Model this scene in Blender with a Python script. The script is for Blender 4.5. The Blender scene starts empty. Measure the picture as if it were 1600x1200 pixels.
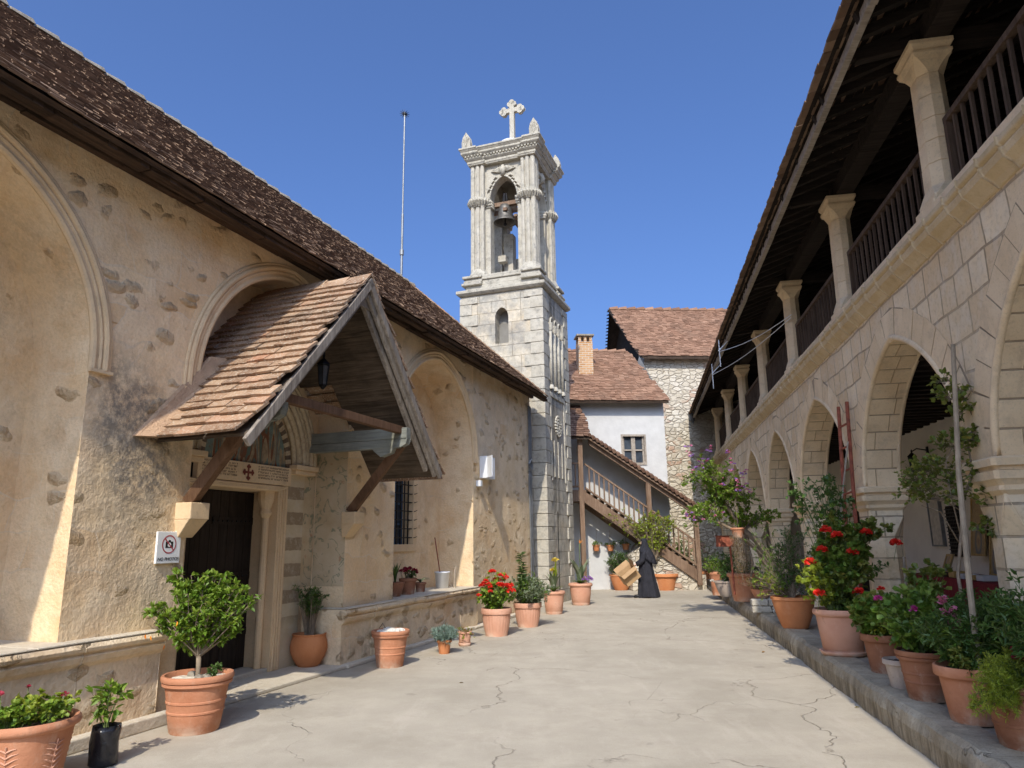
import bpy, math, random
import numpy as np
from mathutils import Vector, Matrix
R = math.radians
rng = np.random.default_rng(7); random.seed(7)
scene = bpy.context.scene
COL = scene.collection
# ---------------------------------------------------------------- camera, sky, sun, exposure
CAMH = 1.65
cam_d = bpy.data.cameras.new("camera"); cam = bpy.data.objects.new("camera", cam_d); COL.objects.link(cam)
cam_d.sensor_width = 36.0; cam_d.lens = 36.0 * 1109.0 / 1600.0; cam_d.clip_start = 0.05; cam_d.clip_end = 3000
_p = R(12.4); _r = R(0.8)
_f = Vector((0, math.cos(_p), math.sin(_p))); _r0 = Vector((1, 0, 0)); _u0 = _r0.cross(_f)
_rt = _r0 * math.cos(_r) - _u0 * math.sin(_r); _up = _rt.cross(_f)
cam.matrix_world = Matrix(((_rt.x, _up.x, -_f.x, 0), (_rt.y, _up.y, -_f.y, 0), (_rt.z, _up.z, -_f.z, CAMH), (0, 0, 0, 1)))
scene.camera = cam
SUN = Vector((-0.168, -1.021, 0.95)).normalized()
elev = math.asin(SUN.z)
w = bpy.data.worlds.new("World"); scene.world = w; w.use_nodes = True
nt = w.node_tree; bg = nt.nodes['Background']; sky = nt.nodes.new('ShaderNodeTexSky')
sky.sky_type = 'NISHITA'; sky.sun_disc = False; sky.sun_elevation = elev
sky.sun_rotation = math.atan2(SUN.x, SUN.y); sky.altitude = 700; sky.air_density = 1.0; sky.dust_density = 10.0; sky.ozone_density = 4.0
hs = nt.nodes.new('ShaderNodeMix'); hs.data_type = 'RGBA'; hs.blend_type = 'MULTIPLY'; hs.inputs[0].default_value = 1; hs.inputs[7].default_value = (.63,.81,1.12,1)
nt.links.new(sky.outputs[0], hs.inputs[6]); nt.links.new(hs.outputs[2], bg.inputs[0]); bg.inputs[1].default_value = 0.113
sl = bpy.data.lights.new("sun", 'SUN'); sl.energy = 2.45; sl.angle = R(0.53); sl.color = (1.0, 0.915, 0.775)
so = bpy.data.objects.new("sun", sl); COL.objects.link(so); so.rotation_euler = SUN.to_track_quat('Z', 'Y').to_euler()
scene.view_settings.view_transform = 'Standard'; scene.view_settings.look = 'None'
scene.view_settings.exposure = 0.90; scene.view_settings.gamma = 1.0
scene.render.engine = 'CYCLES'
scene.cycles.max_bounces = 9; scene.cycles.diffuse_bounces = 7; scene.cycles.transparent_max_bounces = 6

# ---------------------------------------------------------------- geometry helpers
def cray(x, y):
    d = _f + _rt * ((x - 800) / 1109.0) - _up * ((y - 600) / 1109.0); return d
def gnd(x, y, z=0.0):
    """world point where the sight line through a measured point meets the level z"""
    d = cray(x, y); t = (z - CAMH) / d.z; return Vector((0, 0, CAMH)) + d * t

class MB:
    def __init__(s): s.v = []; s.f = []; s.r = []; s.n = 0
    def add(s, verts, faces, rnd=None):
        b = s.n; s.v.extend([tuple(p) for p in verts]); s.n += len(verts)
        q = random.random() if rnd is None else rnd
        for f in faces: s.f.append(tuple(i + b for i in f)); s.r.append(q)
        return s
    def box(s, x0, x1, y0, y1, z0, z1, rnd=None):
        v = [(x0,y0,z0),(x1,y0,z0),(x1,y1,z0),(x0,y1,z0),(x0,y0,z1),(x1,y0,z1),(x1,y1,z1),(x0,y1,z1)]
        return s.add(v, [(0,3,2,1),(4,5,6,7),(0,1,5,4),(1,2,6,5),(2,3,7,6),(3,0,4,7)], rnd)
    def hexa(s, pts, rnd=None):
        return s.add(pts, [(0,3,2,1),(4,5,6,7),(0,1,5,4),(1,2,6,5),(2,3,7,6),(3,0,4,7)], rnd)
    def bar(s, a, b, w, h, up=(0,0,1), rnd=None):
        a = Vector(a); b = Vector(b); d = (b - a).normalized(); up = Vector(up)
        sd = d.cross(up)
        if sd.length < 1e-4: sd = d.cross(Vector((1,0,0)))
        sd.normalize(); u = sd.cross(d).normalized()
        c = [(-w/2,-h/2),(w/2,-h/2),(w/2,h/2),(-w/2,h/2)]
        return s.hexa([a+sd*i+u*j for i,j in c] + [b+sd*i+u*j for i,j in c], rnd)
    def quad(s, a, b, c, d, rnd=None): return s.add([a,b,c,d], [(0,1,2,3)], rnd)
    def tube(s, pts, rad, n=8, cap=True, rnd=None):
        pts = [Vector(p) for p in pts]; m = len(pts)
        if not hasattr(rad, '__len__'): rad = [rad]*m
        vs = []; prev = None
        for i,p in enumerate(pts):
            d = (pts[min(i+1,m-1)] - pts[max(i-1,0)]).normalized()
            if prev is None:
                a = d.cross(Vector((0,0,1)))
                if a.length < .05: a = d.cross(Vector((0,1,0)))
            else: a = prev - d*prev.dot(d)
            a.normalize(); prev = a; b = d.cross(a)
            for k in range(n):
                t = 2*math.pi*k/n; vs.append(p + (a*math.cos(t)+b*math.sin(t))*rad[i])
        fs = [(i*n+k, i*n+(k+1)%n, (i+1)*n+(k+1)%n, (i+1)*n+k) for i in range(m-1) for k in range(n)]
        if cap: fs += [tuple(range(n-1,-1,-1)), tuple(range((m-1)*n, m*n))]
        return s.add(vs, fs, rnd)
    def lathe(s, prof, n=32, c=(0,0,0), sx=1, sy=1, flute=None, rnd=None, cap=False):
        vs = []
        for j,(r,z) in enumerate(prof):
            for k in range(n):
                t = 2*math.pi*k/n; rr = r*(1+(flute(t,j,z) if flute else 0))
                vs.append((c[0]+rr*sx*math.cos(t), c[1]+rr*sy*math.sin(t), c[2]+z))
        m = len(prof)
        fs = [(i*n+k, i*n+(k+1)%n, (i+1)*n+(k+1)%n, (i+1)*n+k) for i in range(m-1) for k in range(n)]
        if cap: fs += [tuple(range(n-1,-1,-1)), tuple(range((m-1)*n, m*n))]
        return s.add(vs, fs, rnd)
    def prism(s, poly, fn, t0, t1, rnd=None):
        """poly of 2D points mapped by fn(a,b,t)"""
        n = len(poly); v = [fn(a,b,t0) for a,b in poly] + [fn(a,b,t1) for a,b in poly]
        fs = [tuple(range(n)), tuple(range(2*n-1,n-1,-1))] + [(i,(i+1)%n,n+(i+1)%n,n+i) for i in range(n)]
        return s.add(v, fs, rnd)
    def arr(s, V, Fc, Rn):
        """numpy block: V (N,k,3) items, Fc faces in an item, Rn (N,)"""
        N,k,_ = V.shape; b = s.n
        s.v.extend(map(tuple, V.reshape(-1,3).tolist())); s.n += N*k
        for i in range(N):
            o = b+i*k; q = float(Rn[i])
            for f in Fc: s.f.append(tuple(o+j for j in f)); s.r.append(q)
        return s
    def build(s, name, mat, parent=None, smooth=False, bevel=0.0, off=None):
        o_ = Vector((0,0,0))
        if off is not None: o_ = Vector(off)
        elif parent is not None: o_ = OFF.get(parent.name, Vector((0,0,0)))
        me = bpy.data.meshes.new(name)
        me.from_pydata([(a-o_.x, b-o_.y, c-o_.z) for a,b,c in s.v], [], s.f)
        at = me.attributes.new("rnd", 'FLOAT', 'FACE'); at.data.foreach_set('value', np.array(s.r, dtype=np.float32))
        if smooth: me.polygons.foreach_set('use_smooth', [True]*len(me.polygons))
        me.materials.append(mat); me.update()
        o = bpy.data.objects.new(name, me); COL.objects.link(o)
        if parent is not None: o.parent = parent; OFF[o.name] = o_
        if bevel > 0:
            m = o.modifiers.new("bevel", 'BEVEL'); m.width = bevel; m.segments = 2; m.limit_method = 'ANGLE'
        return o
OFF = {}
def tag(o, label=None, cat=None, group=None, kind=None):
    if label: o['label'] = label
    if cat: o['category'] = cat
    if group: o['group'] = group
    if kind: o['kind'] = kind
    return o
def thing(name, label, cat, frame=None, base=(0,0,0), loc=None, rz=0, group=None):
    """Empty at the base of a thing; parts are written in the frame's own coordinates"""
    e = bpy.data.objects.new(name, None); COL.objects.link(e); e.empty_display_size = .3
    if frame is not None:
        fl, fr = frame; M = Matrix.Translation(fl) @ Matrix.Rotation(fr, 4, 'Z')
        e.location = M @ Vector(base); e.rotation_euler = (0,0,fr); OFF[e.name] = Vector(base)
    else:
        e.location = loc if loc is not None else base; e.rotation_euler = (0,0,rz)
    return tag(e, label, cat, group)
LF = (Vector((0,0,0)), R(-20))            # church: x to the courtyard, y along the wall
RF = (Vector((0,0,0)), R(-10))            # arcade
BF = (Vector((3,24.6,0)), R(-85))         # far house: x to the viewer, y along its wall
def inv(frame, P):
    fl, fr = frame; return (Matrix.Translation(fl) @ Matrix.Rotation(fr,4,'Z')).inverted() @ Vector(P)

def arch_prof(a, h, k=.2, n=12, pw=2.2):
    """points (y,z) from the left spring over the apex to the right spring"""
    L = []
    for i in range(n+1):
        th = math.pi/2*i/n; t = math.cos(th)
        L.append((-a*t, h*((1-k)*math.sqrt(max(0,1-t**pw)) + k*(1-t))))
    return L + [(-y, z) for y,z in reversed(L[:-1])]
def offs(pts, d):
    """offset a polyline outwards (to its left)"""
    out = []
    for i,p in enumerate(pts):
        a = pts[max(i-1,0)]; b = pts[min(i+1,len(pts)-1)]
        tx,ty = b[0]-a[0], b[1]-a[1]; l = math.hypot(tx,ty) or 1
        out.append((p[0]-ty/l*d, p[1]+tx/l*d))
    return out
def wall(mb, fn, y0, y1, z0, z1, t, ops, back=True, blind=False, soff=None):
    """wall with arched openings; fn(depth_out, along, z); ops: (yc, a, zs, h, k, zb)"""
    sf = soff if soff is not None else mb
    sides = [0.0, -t] if back else [0.0]
    ops = sorted(ops); 
    for x in sides:
        y = y0
        for (yc,a,zs,h,k,zb) in ops:
            if yc-a > y: mb.quad(fn(x,y,z0), fn(x,yc-a,z0), fn(x,yc-a,z1), fn(x,y,z1))
            if zb > z0: mb.quad(fn(x,yc-a,z0), fn(x,yc+a,z0), fn(x,yc+a,zb), fn(x,yc-a,zb))
            pr = [(yc+p, zs+q) for p,q in arch_prof(a,h,k)]
            for p,q in zip(pr[:-1], pr[1:]): mb.quad(fn(x,p[0],p[1]), fn(x,q[0],q[1]), fn(x,q[0],z1), fn(x,p[0],z1))
            y = yc+a
        if y < y1: mb.quad(fn(x,y,z0), fn(x,y1,z0), fn(x,y1,z1), fn(x,y,z1))
    for (yc,a,zs,h,k,zb) in ops:
        pr = [(yc-a,zb)] + [(yc+p, zs+q) for p,q in arch_prof(a,h,k)] + [(yc+a,zb)]
        for p,q in zip(pr[:-1], pr[1:]): sf.quad(fn(0,p[0],p[1]), fn(-t,p[0],p[1]), fn(-t,q[0],q[1]), fn(0,q[0],q[1]))
        if zb > z0 or blind: sf.quad(fn(0,yc-a,zb), fn(0,yc+a,zb), fn(-t,yc+a,zb), fn(-t,yc-a,zb))
    if not blind:
        mb.quad(fn(0,y0,z1), fn(0,y1,z1), fn(-t,y1,z1), fn(-t,y0,z1))
        for y in (y0,y1): mb.quad(fn(0,y,z0), fn(-t,y,z0), fn(-t,y,z1), fn(0,y,z1))
def tiles(mb, O, U, V, W, L, tw=.17, ex=.11, th=.016, jit=.006, clip=None, lift=.5, drop=.0):
    """rows of flat clay tiles on a slope: O lower corner, U along the eave, V up the slope"""
    O = np.array(O, float); U = np.array(U, float); U /= np.linalg.norm(U); V = np.array(V, float); V /= np.linalg.norm(V)
    Nn = np.cross(U, V); Nn = Nn if Nn[2] > 0 else -Nn
    nu = int(W/tw); nv = int(L/ex); P = []
    for j in range(nv):
        ro = random.random()
        for i in range(-1, nu+2):
            u = (i - ro)*tw
            if u < -tw*.6 or u > W-tw*.4: continue
            if clip and not clip(u+tw/2, j*ex): continue
            if drop and random.random() < drop: continue
            P.append((max(u,0), j*ex))
    P = np.array(P); n = len(P); r = lambda s: rng.normal(0, s, n)
    u0 = P[:,0]+r(jit*.6); v0 = P[:,1]+r(jit); ww = tw-.004+r(.002); ln = ex*1.5
    hz0 = th*lift+.012+r(jit*.5); tl = r(jit*.45); sk = r(jit)
    def pt(a,b,c): return O + a[:,None]*U + b[:,None]*V + c[:,None]*Nn
    z0 = hz0; hi = np.full(n, .001)
    V8 = np.stack([pt(u0,v0+sk*.4,z0-tl), pt(u0+ww,v0-sk*.4,z0+tl), pt(u0+ww,v0+ln,hi), pt(u0,v0+ln,hi),
                   pt(u0,v0+sk*.4,z0-tl+th), pt(u0+ww,v0-sk*.4,z0+tl+th), pt(u0+ww,v0+ln,hi+th), pt(u0,v0+ln,hi+th)], axis=1)
    mb.arr(V8, [(0,3,2,1),(4,5,6,7),(0,1,5,4),(1,2,6,5),(3,0,4,7)], rng.random(n))

# ---------------------------------------------------------------- materials
class N:
    def __init__(s, name, rough=.85, spec=.25):
        s.m = bpy.data.materials.new(name); s.m.use_nodes = True; s.t = s.m.node_tree
        s.b = s.t.nodes['Principled BSDF']; s.b.inputs['Roughness'].default_value = rough
        s.b.inputs['Specular IOR Level'].default_value = spec
    def n(s, ty, **k):
        nd = s.t.nodes.new('ShaderNode'+ty)
        for a,v in k.items():
            if a in nd.inputs:
                s.i(nd.inputs[a], v)
            else: setattr(nd, a, v)
        return nd
    def i(s, sock, v):
        if isinstance(v, bpy.types.NodeSocket): s.t.links.new(v, sock)
        else:
            if hasattr(v,'__len__') and len(v)==3 and sock.type == 'RGBA': v = (*v,1)
            sock.default_value = v
    def obj(s): return s.n('TexCoord').outputs['Object']
    def noise(s, vec, sc, det=5, ro=.55, dist=0):
        x = s.n('TexNoise'); s.i(x.inputs['Vector'], vec)
        for a,v in (('Scale',sc),('Detail',det),('Roughness',ro),('Distortion',dist)): x.inputs[a].default_value = v
        return x.outputs['Fac']
    def vor(s, vec, sc, feat='F1', rnd=1, out='Distance'):
        x = s.n('TexVoronoi'); x.feature = feat; s.i(x.inputs['Vector'], vec); x.inputs['Scale'].default_value = sc; x.inputs['Randomness'].default_value = rnd
        return x.outputs[out]
    def ramp(s, fac, st, interp='LINEAR'):
        x = s.n('ValToRGB'); x.color_ramp.interpolation = interp; e = x.color_ramp.elements
        while len(e) < len(st): e.new(.5)
        for el,(p,c) in zip(e, st):
            el.position = p; el.color = (*c,1) if hasattr(c,'__len__') else (c,c,c,1)
        s.i(x.inputs[0], fac); return x.outputs[0]
    def mix(s, fac, a, b, ty='MIX'):
        x = s.n('Mix'); x.data_type = 'RGBA'; x.blend_type = ty
        s.i(x.inputs[0], fac); s.i(x.inputs[6], a); s.i(x.inputs[7], b); return x.outputs[2]
    def math(s, op, a, b=0.0, c=0.0):
        x = s.n('Math'); x.operation = op; s.i(x.inputs[0], a); s.i(x.inputs[1], b); s.i(x.inputs[2], c); return x.outputs[0]
    def map(s, vec, sc=(1,1,1), loc=(0,0,0), rot=(0,0,0)):
        x = s.n('Mapping'); s.i(x.inputs[0], vec); x.inputs['Scale'].default_value = sc; x.inputs['Location'].default_value = loc; x.inputs['Rotation'].default_value = rot
        return x.outputs[0]
    def vadd(s, a, b, sc=1.0):
        y = s.n('VectorMath'); y.operation = 'MULTIPLY_ADD'; s.i(y.inputs[0], b); y.inputs[1].default_value = (sc,sc,sc); s.i(y.inputs[2], a); return y.outputs[0]
    def ncol(s, vec, sc, det=3):
        x = s.n('TexNoise'); s.i(x.inputs['Vector'], vec); x.inputs['Scale'].default_value = sc; x.inputs['Detail'].default_value = det
        return s.vadd(x.outputs['Color'], (-.5,-.5,-.5))
    def rnd(s):
        x = s.n('Attribute'); x.attribute_name = 'rnd'; return x.outputs['Fac']
    def bump(s, h, d=.02, st=1.0, prev=None):
        x = s.n('Bump'); s.i(x.inputs['Height'], h); x.inputs['Distance'].default_value = d; x.inputs['Strength'].default_value = st
        if prev is not None: s.i(x.inputs['Normal'], prev)
        s.i(s.b.inputs['Normal'], x.outputs[0]); return x.outputs[0]
    def out(s, col): s.i(s.b.inputs['Base Color'], col); return s.m
    def planar(s):
        """(x+y, z, 0) so that courses run level on every upright face"""
        sp = s.n('SeparateXYZ'); s.i(sp.inputs[0], s.obj()); c = s.n('CombineXYZ')
        s.i(c.inputs[0], s.math('ADD', sp.outputs[0], sp.outputs[1])); s.i(c.inputs[1], sp.outputs[2]); return c.outputs[0], sp
def simple(name, col, rough=.6, var=.25, sc=12, bd=.003, metal=0, spec=.3, bsc=40):
    a = N(name, rough, spec); o = a.obj(); n1 = a.noise(o, sc)
    c1 = tuple(c*(1-var) for c in col); c2 = tuple(min(1,c*(1+var)) for c in col)
    a.b.inputs['Metallic'].default_value = metal
    if bd: a.bump(a.noise(o, bsc), bd)
    return a.out(a.ramp(n1, [(.3,c1),(.7,c2)]))
M = {}
def plaster(name, rub=.5, seed=0, A=(.74,.48,.25), B=(.84,.62,.36), C=(.72,.52,.32), stain=.45, spots=()):
    a = N(name, .93, .1); o = a.map(a.obj(), loc=(seed,seed*.7,0))
    od = a.vadd(o, a.ncol(o, 1.3), .5)
    n1 = a.noise(od, .55, 6, .6); n2 = a.noise(o, 2.6, 6, .65); n3 = a.noise(o, 30, 4, .6); n4 = a.noise(a.map(o, loc=(9,3,1)), .9, 5)
    col = a.ramp(n1, [(.32,A),(.47,B),(.56,C),(.68,B)])
    col = a.mix(a.ramp(n2, [(.38,0),(.66,.75)]), col, (.80,.65,.45))
    col = a.mix(a.ramp(a.noise(a.map(o, loc=(4,8,2)), 1.7, 6, .7), [(.56,0),(.72,.6*stain*2)]), col, (.50,.32,.15))
    # exposed field stones in patches
    v3 = a.vadd(a.map(od, sc=(1,1,1.9)), a.ncol(o, 7, 4), .13); de = a.vor(v3, 3.1); cc = a.vor(v3, 3.1, 'F1', out='Color')
    sm = a.ramp(a.math('ADD', de, a.math('MULTIPLY', a.noise(o, 13, 5, .7), .35)), [(.34,1),(.56,0)])
    sepc = a.n('SeparateColor'); a.i(sepc.inputs[0], cc); pick = a.ramp(sepc.outputs[0], [(1-rub*.85-.02,0),(1-rub*.85+.02,1)])
    pm = a.math('MULTIPLY', sm, pick)
    n7 = a.noise(o, 17, 6, .75)
    col = a.mix(a.math('MULTIPLY', pm, .42), col, a.ramp(n7, [(.36,(.46,.30,.15)),(.5,(.64,.45,.25)),(.66,(.80,.62,.40))]))
    blk = a.n('TexBrick'); sp_ = a.n('SeparateXYZ'); a.i(sp_.inputs[0], od); cb_ = a.n('CombineXYZ'); a.i(cb_.inputs[0], a.math('ADD', sp_.outputs[0], sp_.outputs[1])); a.i(cb_.inputs[1], sp_.outputs[2]); a.i(blk.inputs['Vector'], cb_.outputs[0])
    for k_,v_ in (('Scale',1),('Mortar Size',.012),('Mortar Smooth',.6),('Brick Width',.62),('Row Height',.36),('Color1',(.58,.34,.15,1)),('Color2',(.80,.62,.40,1)),('Mortar',(.62,.5,.36,1))): blk.inputs[k_].default_value = v_
    bm = a.ramp(a.noise(a.map(o, loc=(7,1,3)), .75, 5, .65), [(.50,0),(.62,.5)]); col = a.mix(bm, col, blk.outputs['Color'])
    for (sx_,sy_,sz_,sr_) in spots:
        dv = a.n('VectorMath'); dv.operation = 'DISTANCE'; a.i(dv.inputs[0], a.vadd(a.obj(), a.ncol(o, 3, 5), .6)); dv.inputs[1].default_value = (sx_,sy_,sz_)
        smk = a.math('MULTIPLY', a.ramp(dv.outputs['Value'], [(sr_*.3,.85),(min(1,sr_),0)]), a.ramp(a.noise(o, 9, 7, .8), [(.40,.25),(.56,1)])); col = a.mix(smk, col, (.13,.12,.105))
    # grey weathering
    gm = a.ramp(a.noise(a.map(o, loc=(2,5,7), sc=(1,1,.8)), .8, 7, .7), [(.54,0),(.64,stain)])
    col = a.mix(a.math('MULTIPLY', gm, a.ramp(a.noise(o,14,5,.7), [(.42,.25),(.6,1)])), col, (.32,.25,.165))
    col = a.mix(a.ramp(n3, [(.25,.22),(.6,0)]), col, (.25,.2,.14))
    h = a.math('ADD', a.math('MULTIPLY', n2, .9), a.math('MULTIPLY', n3, .16))
    h = a.math('ADD', h, a.math('MULTIPLY', a.math('MULTIPLY', pm, a.ramp(a.noise(o, 11, 5, .7), [(.2,0),(.7,1)])), 1.0))
    h = a.math('ADD', h, a.math('MULTIPLY', a.math('MULTIPLY', pm, n7), .9)); a.bump(h, .05, .9)
    return a.out(col)
def ashlar(name, bw=.46, bh=.27, c1=(.64,.53,.37), c2=(.76,.66,.48), mort=(.28,.22,.15), wob=.02, rough=1.0, mz=.011, dirt=.3, grey=None, msm=.2):
    a = N(name, .9, .12); pv, sp = a.planar(); o = a.obj()
    pw = a.vadd(pv, a.ncol(pv, 1.1, 2), wob*5) if wob else pv
    b = a.n('TexBrick'); a.i(b.inputs['Vector'], pw); b.inputs['Bias'].default_value = 0; b.offset = .43; b.squash = .7; b.squash_frequency = 3
    b.inputs['Color1'].default_value = (*c1,1); b.inputs['Color2'].default_value = (*c2,1); b.inputs['Mortar'].default_value = (*mort,1)
    for k,v in (('Scale',1),('Mortar Size',mz),('Mortar Smooth',msm),('Brick Width',bw),('Row Height',bh),('Bias',0)): b.inputs[k].default_value = v
    n1 = a.noise(o, 1.3, 6, .6); n2 = a.noise(o, 22, 5, .65); n5 = a.noise(o, 5.5, 5, .6)
    col = a.mix(a.ramp(n1, [(.4,0),(.7,.6)]), b.outputs['Color'], (.60,.47,.30))
    col = a.mix(a.ramp(n5, [(.45,0),(.75,.4)]), col, (.72,.67,.58))
    col = a.mix(a.ramp(n2, [(.28,.35),(.5,0)]), col, (.30,.25,.18))
    if grey: col = a.mix(a.ramp(a.noise(o, 2.1, 8, .75), [(.42,0),(.62,dirt)]), col, grey)
    h = a.math('ADD', a.math('MULTIPLY', b.outputs['Fac'], -1.2), a.math('MULTIPLY', n2, .28*rough))
    h = a.math('ADD', h, a.math('MULTIPLY', n5, .5*rough))
    a.bump(h, .016, .9)
    return a.out(col)
def stone(name, A, B, G, gd=.5, sc=2.0, bd=.01):
    a = N(name, .9, .12); o = a.obj()
    col = a.ramp(a.noise(o, sc, 6, .6), [(.3,A),(.7,B)])
    col = a.mix(a.ramp(a.noise(o, sc*2.3, 8, .75), [(.5,0),(.68,gd)]), col, G)
    col = a.mix(a.math('MULTIPLY', a.rnd(), .25), col, A)
    col = a.mix(a.ramp(a.noise(o, 45, 4, .7), [(.3,.4),(.45,0)]), col, G)
    a.bump(a.math('ADD', a.noise(o, 9, 6, .7), a.math('MULTIPLY', a.noise(o, 50, 3), .3)), bd, .9)
    return a.out(col)
def rubble(name):
    a = N(name, .93, .1); pv, sp = a.planar(); pw = a.vadd(a.vadd(pv, a.ncol(pv, 2.2, 3), .10), a.ncol(pv, 9, 3), .05)
    v = a.map(pw, sc=(1,1.8,1)); de = a.vor(v, 3.6, 'DISTANCE_TO_EDGE', .8); cc = a.vor(v, 3.6, 'F1', .8, 'Color')
    s_ = a.n('SeparateColor'); a.i(s_.inputs[0], cc)
    col = a.ramp(s_.outputs[0], [(0,(.44,.385,.30)),(.5,(.54,.485,.39)),(1,(.60,.55,.46))])
    br = a.math('MULTIPLY', a.ramp(s_.outputs[1], [(.5,0),(.55,.8)]), a.ramp(a.noise(pv, .55, 3), [(.54,0),(.58,1)]))
    col = a.mix(br, col, (.38,.20,.13))
    n5 = a.noise(pv, 16, 5, .7)
    mo = a.ramp(a.math('ADD', de, a.math('MULTIPLY', n5, -.05)), [(.0,1),(.04,0)])
    col = a.mix(a.math('MULTIPLY', mo, .75), col, (.37,.32,.25))
    col = a.mix(a.ramp(n5, [(.35,.4),(.55,0)]), col, (.33,.28,.21))
    col = a.mix(a.ramp(a.noise(pv, .9, 5), [(.45,0),(.65,.5)]), col, (.52,.46,.36))
    h = a.math('ADD', a.ramp(de, [(0,0),(.12,1)]), a.math('MULTIPLY', n5, .6))
    a.bump(h, .04, .9); return a.out(col)
def tile_mat(name, st, lich=(.55,.50,.42), lf=.5, lsc=26, dark=.35):
    a = N(name, .9, .15); o = a.obj(); r = a.rnd()
    col = a.ramp(a.math('ADD', a.math('MULTIPLY', r, .75), a.math('MULTIPLY', a.noise(o, 3, 5), .3)), st)
    col = a.mix(a.ramp(a.noise(o, 1.3, 6, .7), [(.45,0),(.65,dark)]), col, (.05,.04,.032))
    col = a.mix(a.ramp(a.noise(o, lsc, 6, .75), [(.60-.1*lf,0),(.68,lf)]), col, lich)
    a.bump(a.noise(o, 60, 4, .7), .006); return a.out(col)
def wood(name, A, B, sc=(3,3,30), bd=.008, rough=.85, axis=2):
    a = N(name, rough, .15); o = a.obj()
    s3 = [22,22,22]; s3[axis] = 1.6
    g = a.noise(a.map(o, sc=tuple(s3)), 1.0, 6, .65, .6)
    col = a.ramp(g, [(.3,A),(.7,B)]); col = a.mix(a.math('MULTIPLY', a.rnd(), .35), col, A)
    col = a.mix(a.ramp(a.noise(o, 2.2, 6, .7), [(.45,0),(.7,.5)]), col, tuple(c*.45 for c in A))
    a.bump(g, bd); return a.out(col)
def leafm(name, A, B, C, tr=.35, rough=.45):
    a = N(name, rough, .35)
    col = a.ramp(a.rnd(), [(0,A),(.5,B),(1,C)])
    col = a.mix(a.ramp(a.noise(a.obj(), 9, 3), [(.4,0),(.7,.35)]), col, tuple(c*.6 for c in A))
    a.out(col); t = a.n('BsdfTranslucent'); a.i(t.inputs[0], a.mix(.3, col, (C[0]*1.4,C[1]*1.2,C[2]*.6)))
    mx = a.n('MixShader'); mx.inputs[0].default_value = tr; a.t.links.new(a.b.outputs[0], mx.inputs[1]); a.t.links.new(t.outputs[0], mx.inputs[2])
    a.t.links.new(mx.outputs[0], a.t.nodes['Material Output'].inputs[0]); return a.m
def terra(name, A=(.40,.165,.085), B=(.54,.26,.15), salt=.35, sz=(.0,.12)):
    a = N(name, .8, .2); o = a.obj(); sp = a.n('SeparateXYZ'); a.i(sp.inputs[0], o)
    inf = a.n('ObjectInfo').outputs['Random']
    col = a.ramp(a.noise(o, 3.3, 5, .6), [(.3,A),(.7,B)])
    col = a.mix(a.math('MULTIPLY', inf, .35), col, A)
    sm = a.math('MULTIPLY', a.ramp(sp.outputs[2], [(sz[0],1),(sz[1],0)]), a.ramp(a.noise(o, 4, 5, .7), [(.42,0),(.58,1)]))
    sm = a.math('MAXIMUM', sm, a.ramp(a.noise(a.map(o, sc=(1,1,.45)), 7, 7, .75), [(.56,0),(.70,salt)]))
    col = a.mix(a.math('MULTIPLY', sm, .55), col, (.62,.53,.42))
    col = a.mix(a.ramp(a.noise(o, 6, 6, .75), [(.60,0),(.72,.5)]), col, (.17,.09,.055))
    a.bump(a.noise(o, 35, 5), .004); return a.out(col)
M['plaster'] = plaster('old_plaster', .55, 0, spots=((0,-1.75,2.35,.75),(0,-2.0,3.0,.6)))
M['plaster_rough'] = plaster('rough_plaster', .85, 3, A=(.62,.44,.25), B=(.71,.55,.35), C=(.56,.43,.29), stain=.5)
M['plaster_smooth'] = plaster('smooth_plaster', .18, 7, A=(.66,.42,.21), B=(.78,.59,.36), C=(.64,.46,.28), stain=.35)
M['moulding'] = stone('moulding_stone', (.60,.43,.25), (.72,.55,.35), (.35,.28,.2), .4, 1.5, .006)
M['bench_stone'] = stone('bench_stone', (.52,.46,.36), (.62,.55,.44), (.30,.25,.19), .45, 1.8, .014)
M['tower'] = ashlar('tower_ashlar', .62, .33, (.41,.375,.305), (.50,.465,.385), (.25,.23,.185), .006, 1.1, .010, .7, (.20,.20,.19), .3)
M['tower_stone'] = stone('tower_stone', (.39,.355,.285), (.51,.475,.40), (.17,.17,.16), .8, 3.2, .018)
M['tower_dark'] = stone('tower_grey_stone', (.37,.34,.275), (.49,.455,.38), (.11,.11,.105), .85, 3.4, .018)
M['arcade'] = ashlar('arcade_ashlar', .44, .31, (.66,.48,.28), (.86,.70,.47), (.40,.30,.19), .028, 1.0, .013)
M['arcade_soffit'] = ashlar('arch_ashlar', .40, .27, (.64,.48,.29), (.82,.67,.45), (.34,.26,.17), .0, .9, .012)
M['arcade_stone'] = stone('arcade_stone', (.68,.51,.31), (.85,.69,.47), (.38,.31,.23), .5, 1.7, .008)
M['string'] = stone('string_course_stone', (.52,.39,.22), (.66,.54,.36), (.34,.25,.15), .45, 2.2, .012)
M['rubble'] = rubble('rubble_masonry')
M['whitewash'] = simple('whitewash', (.50,.495,.48), .9, .07, 2.5, .01, bsc=5)
M['arcade_plaster'] = simple('arcade_wall_plaster', (.74,.68,.58), .9, .06, 2, .01, bsc=6)
M['roof_old'] = tile_mat('old_roof_tiles', [(0,(.11,.07,.047)),(.5,(.19,.12,.08)),(.85,(.27,.18,.12)),(1,(.40,.27,.18))], (.34,.28,.21), .3, 9, .15)
M['roof_porch'] = tile_mat('porch_tiles', [(0,(.19,.11,.065)),(.4,(.30,.18,.105)),(.75,(.38,.25,.155)),(1,(.36,.16,.085))], (.56,.51,.41), .9, 38, .4)
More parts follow.
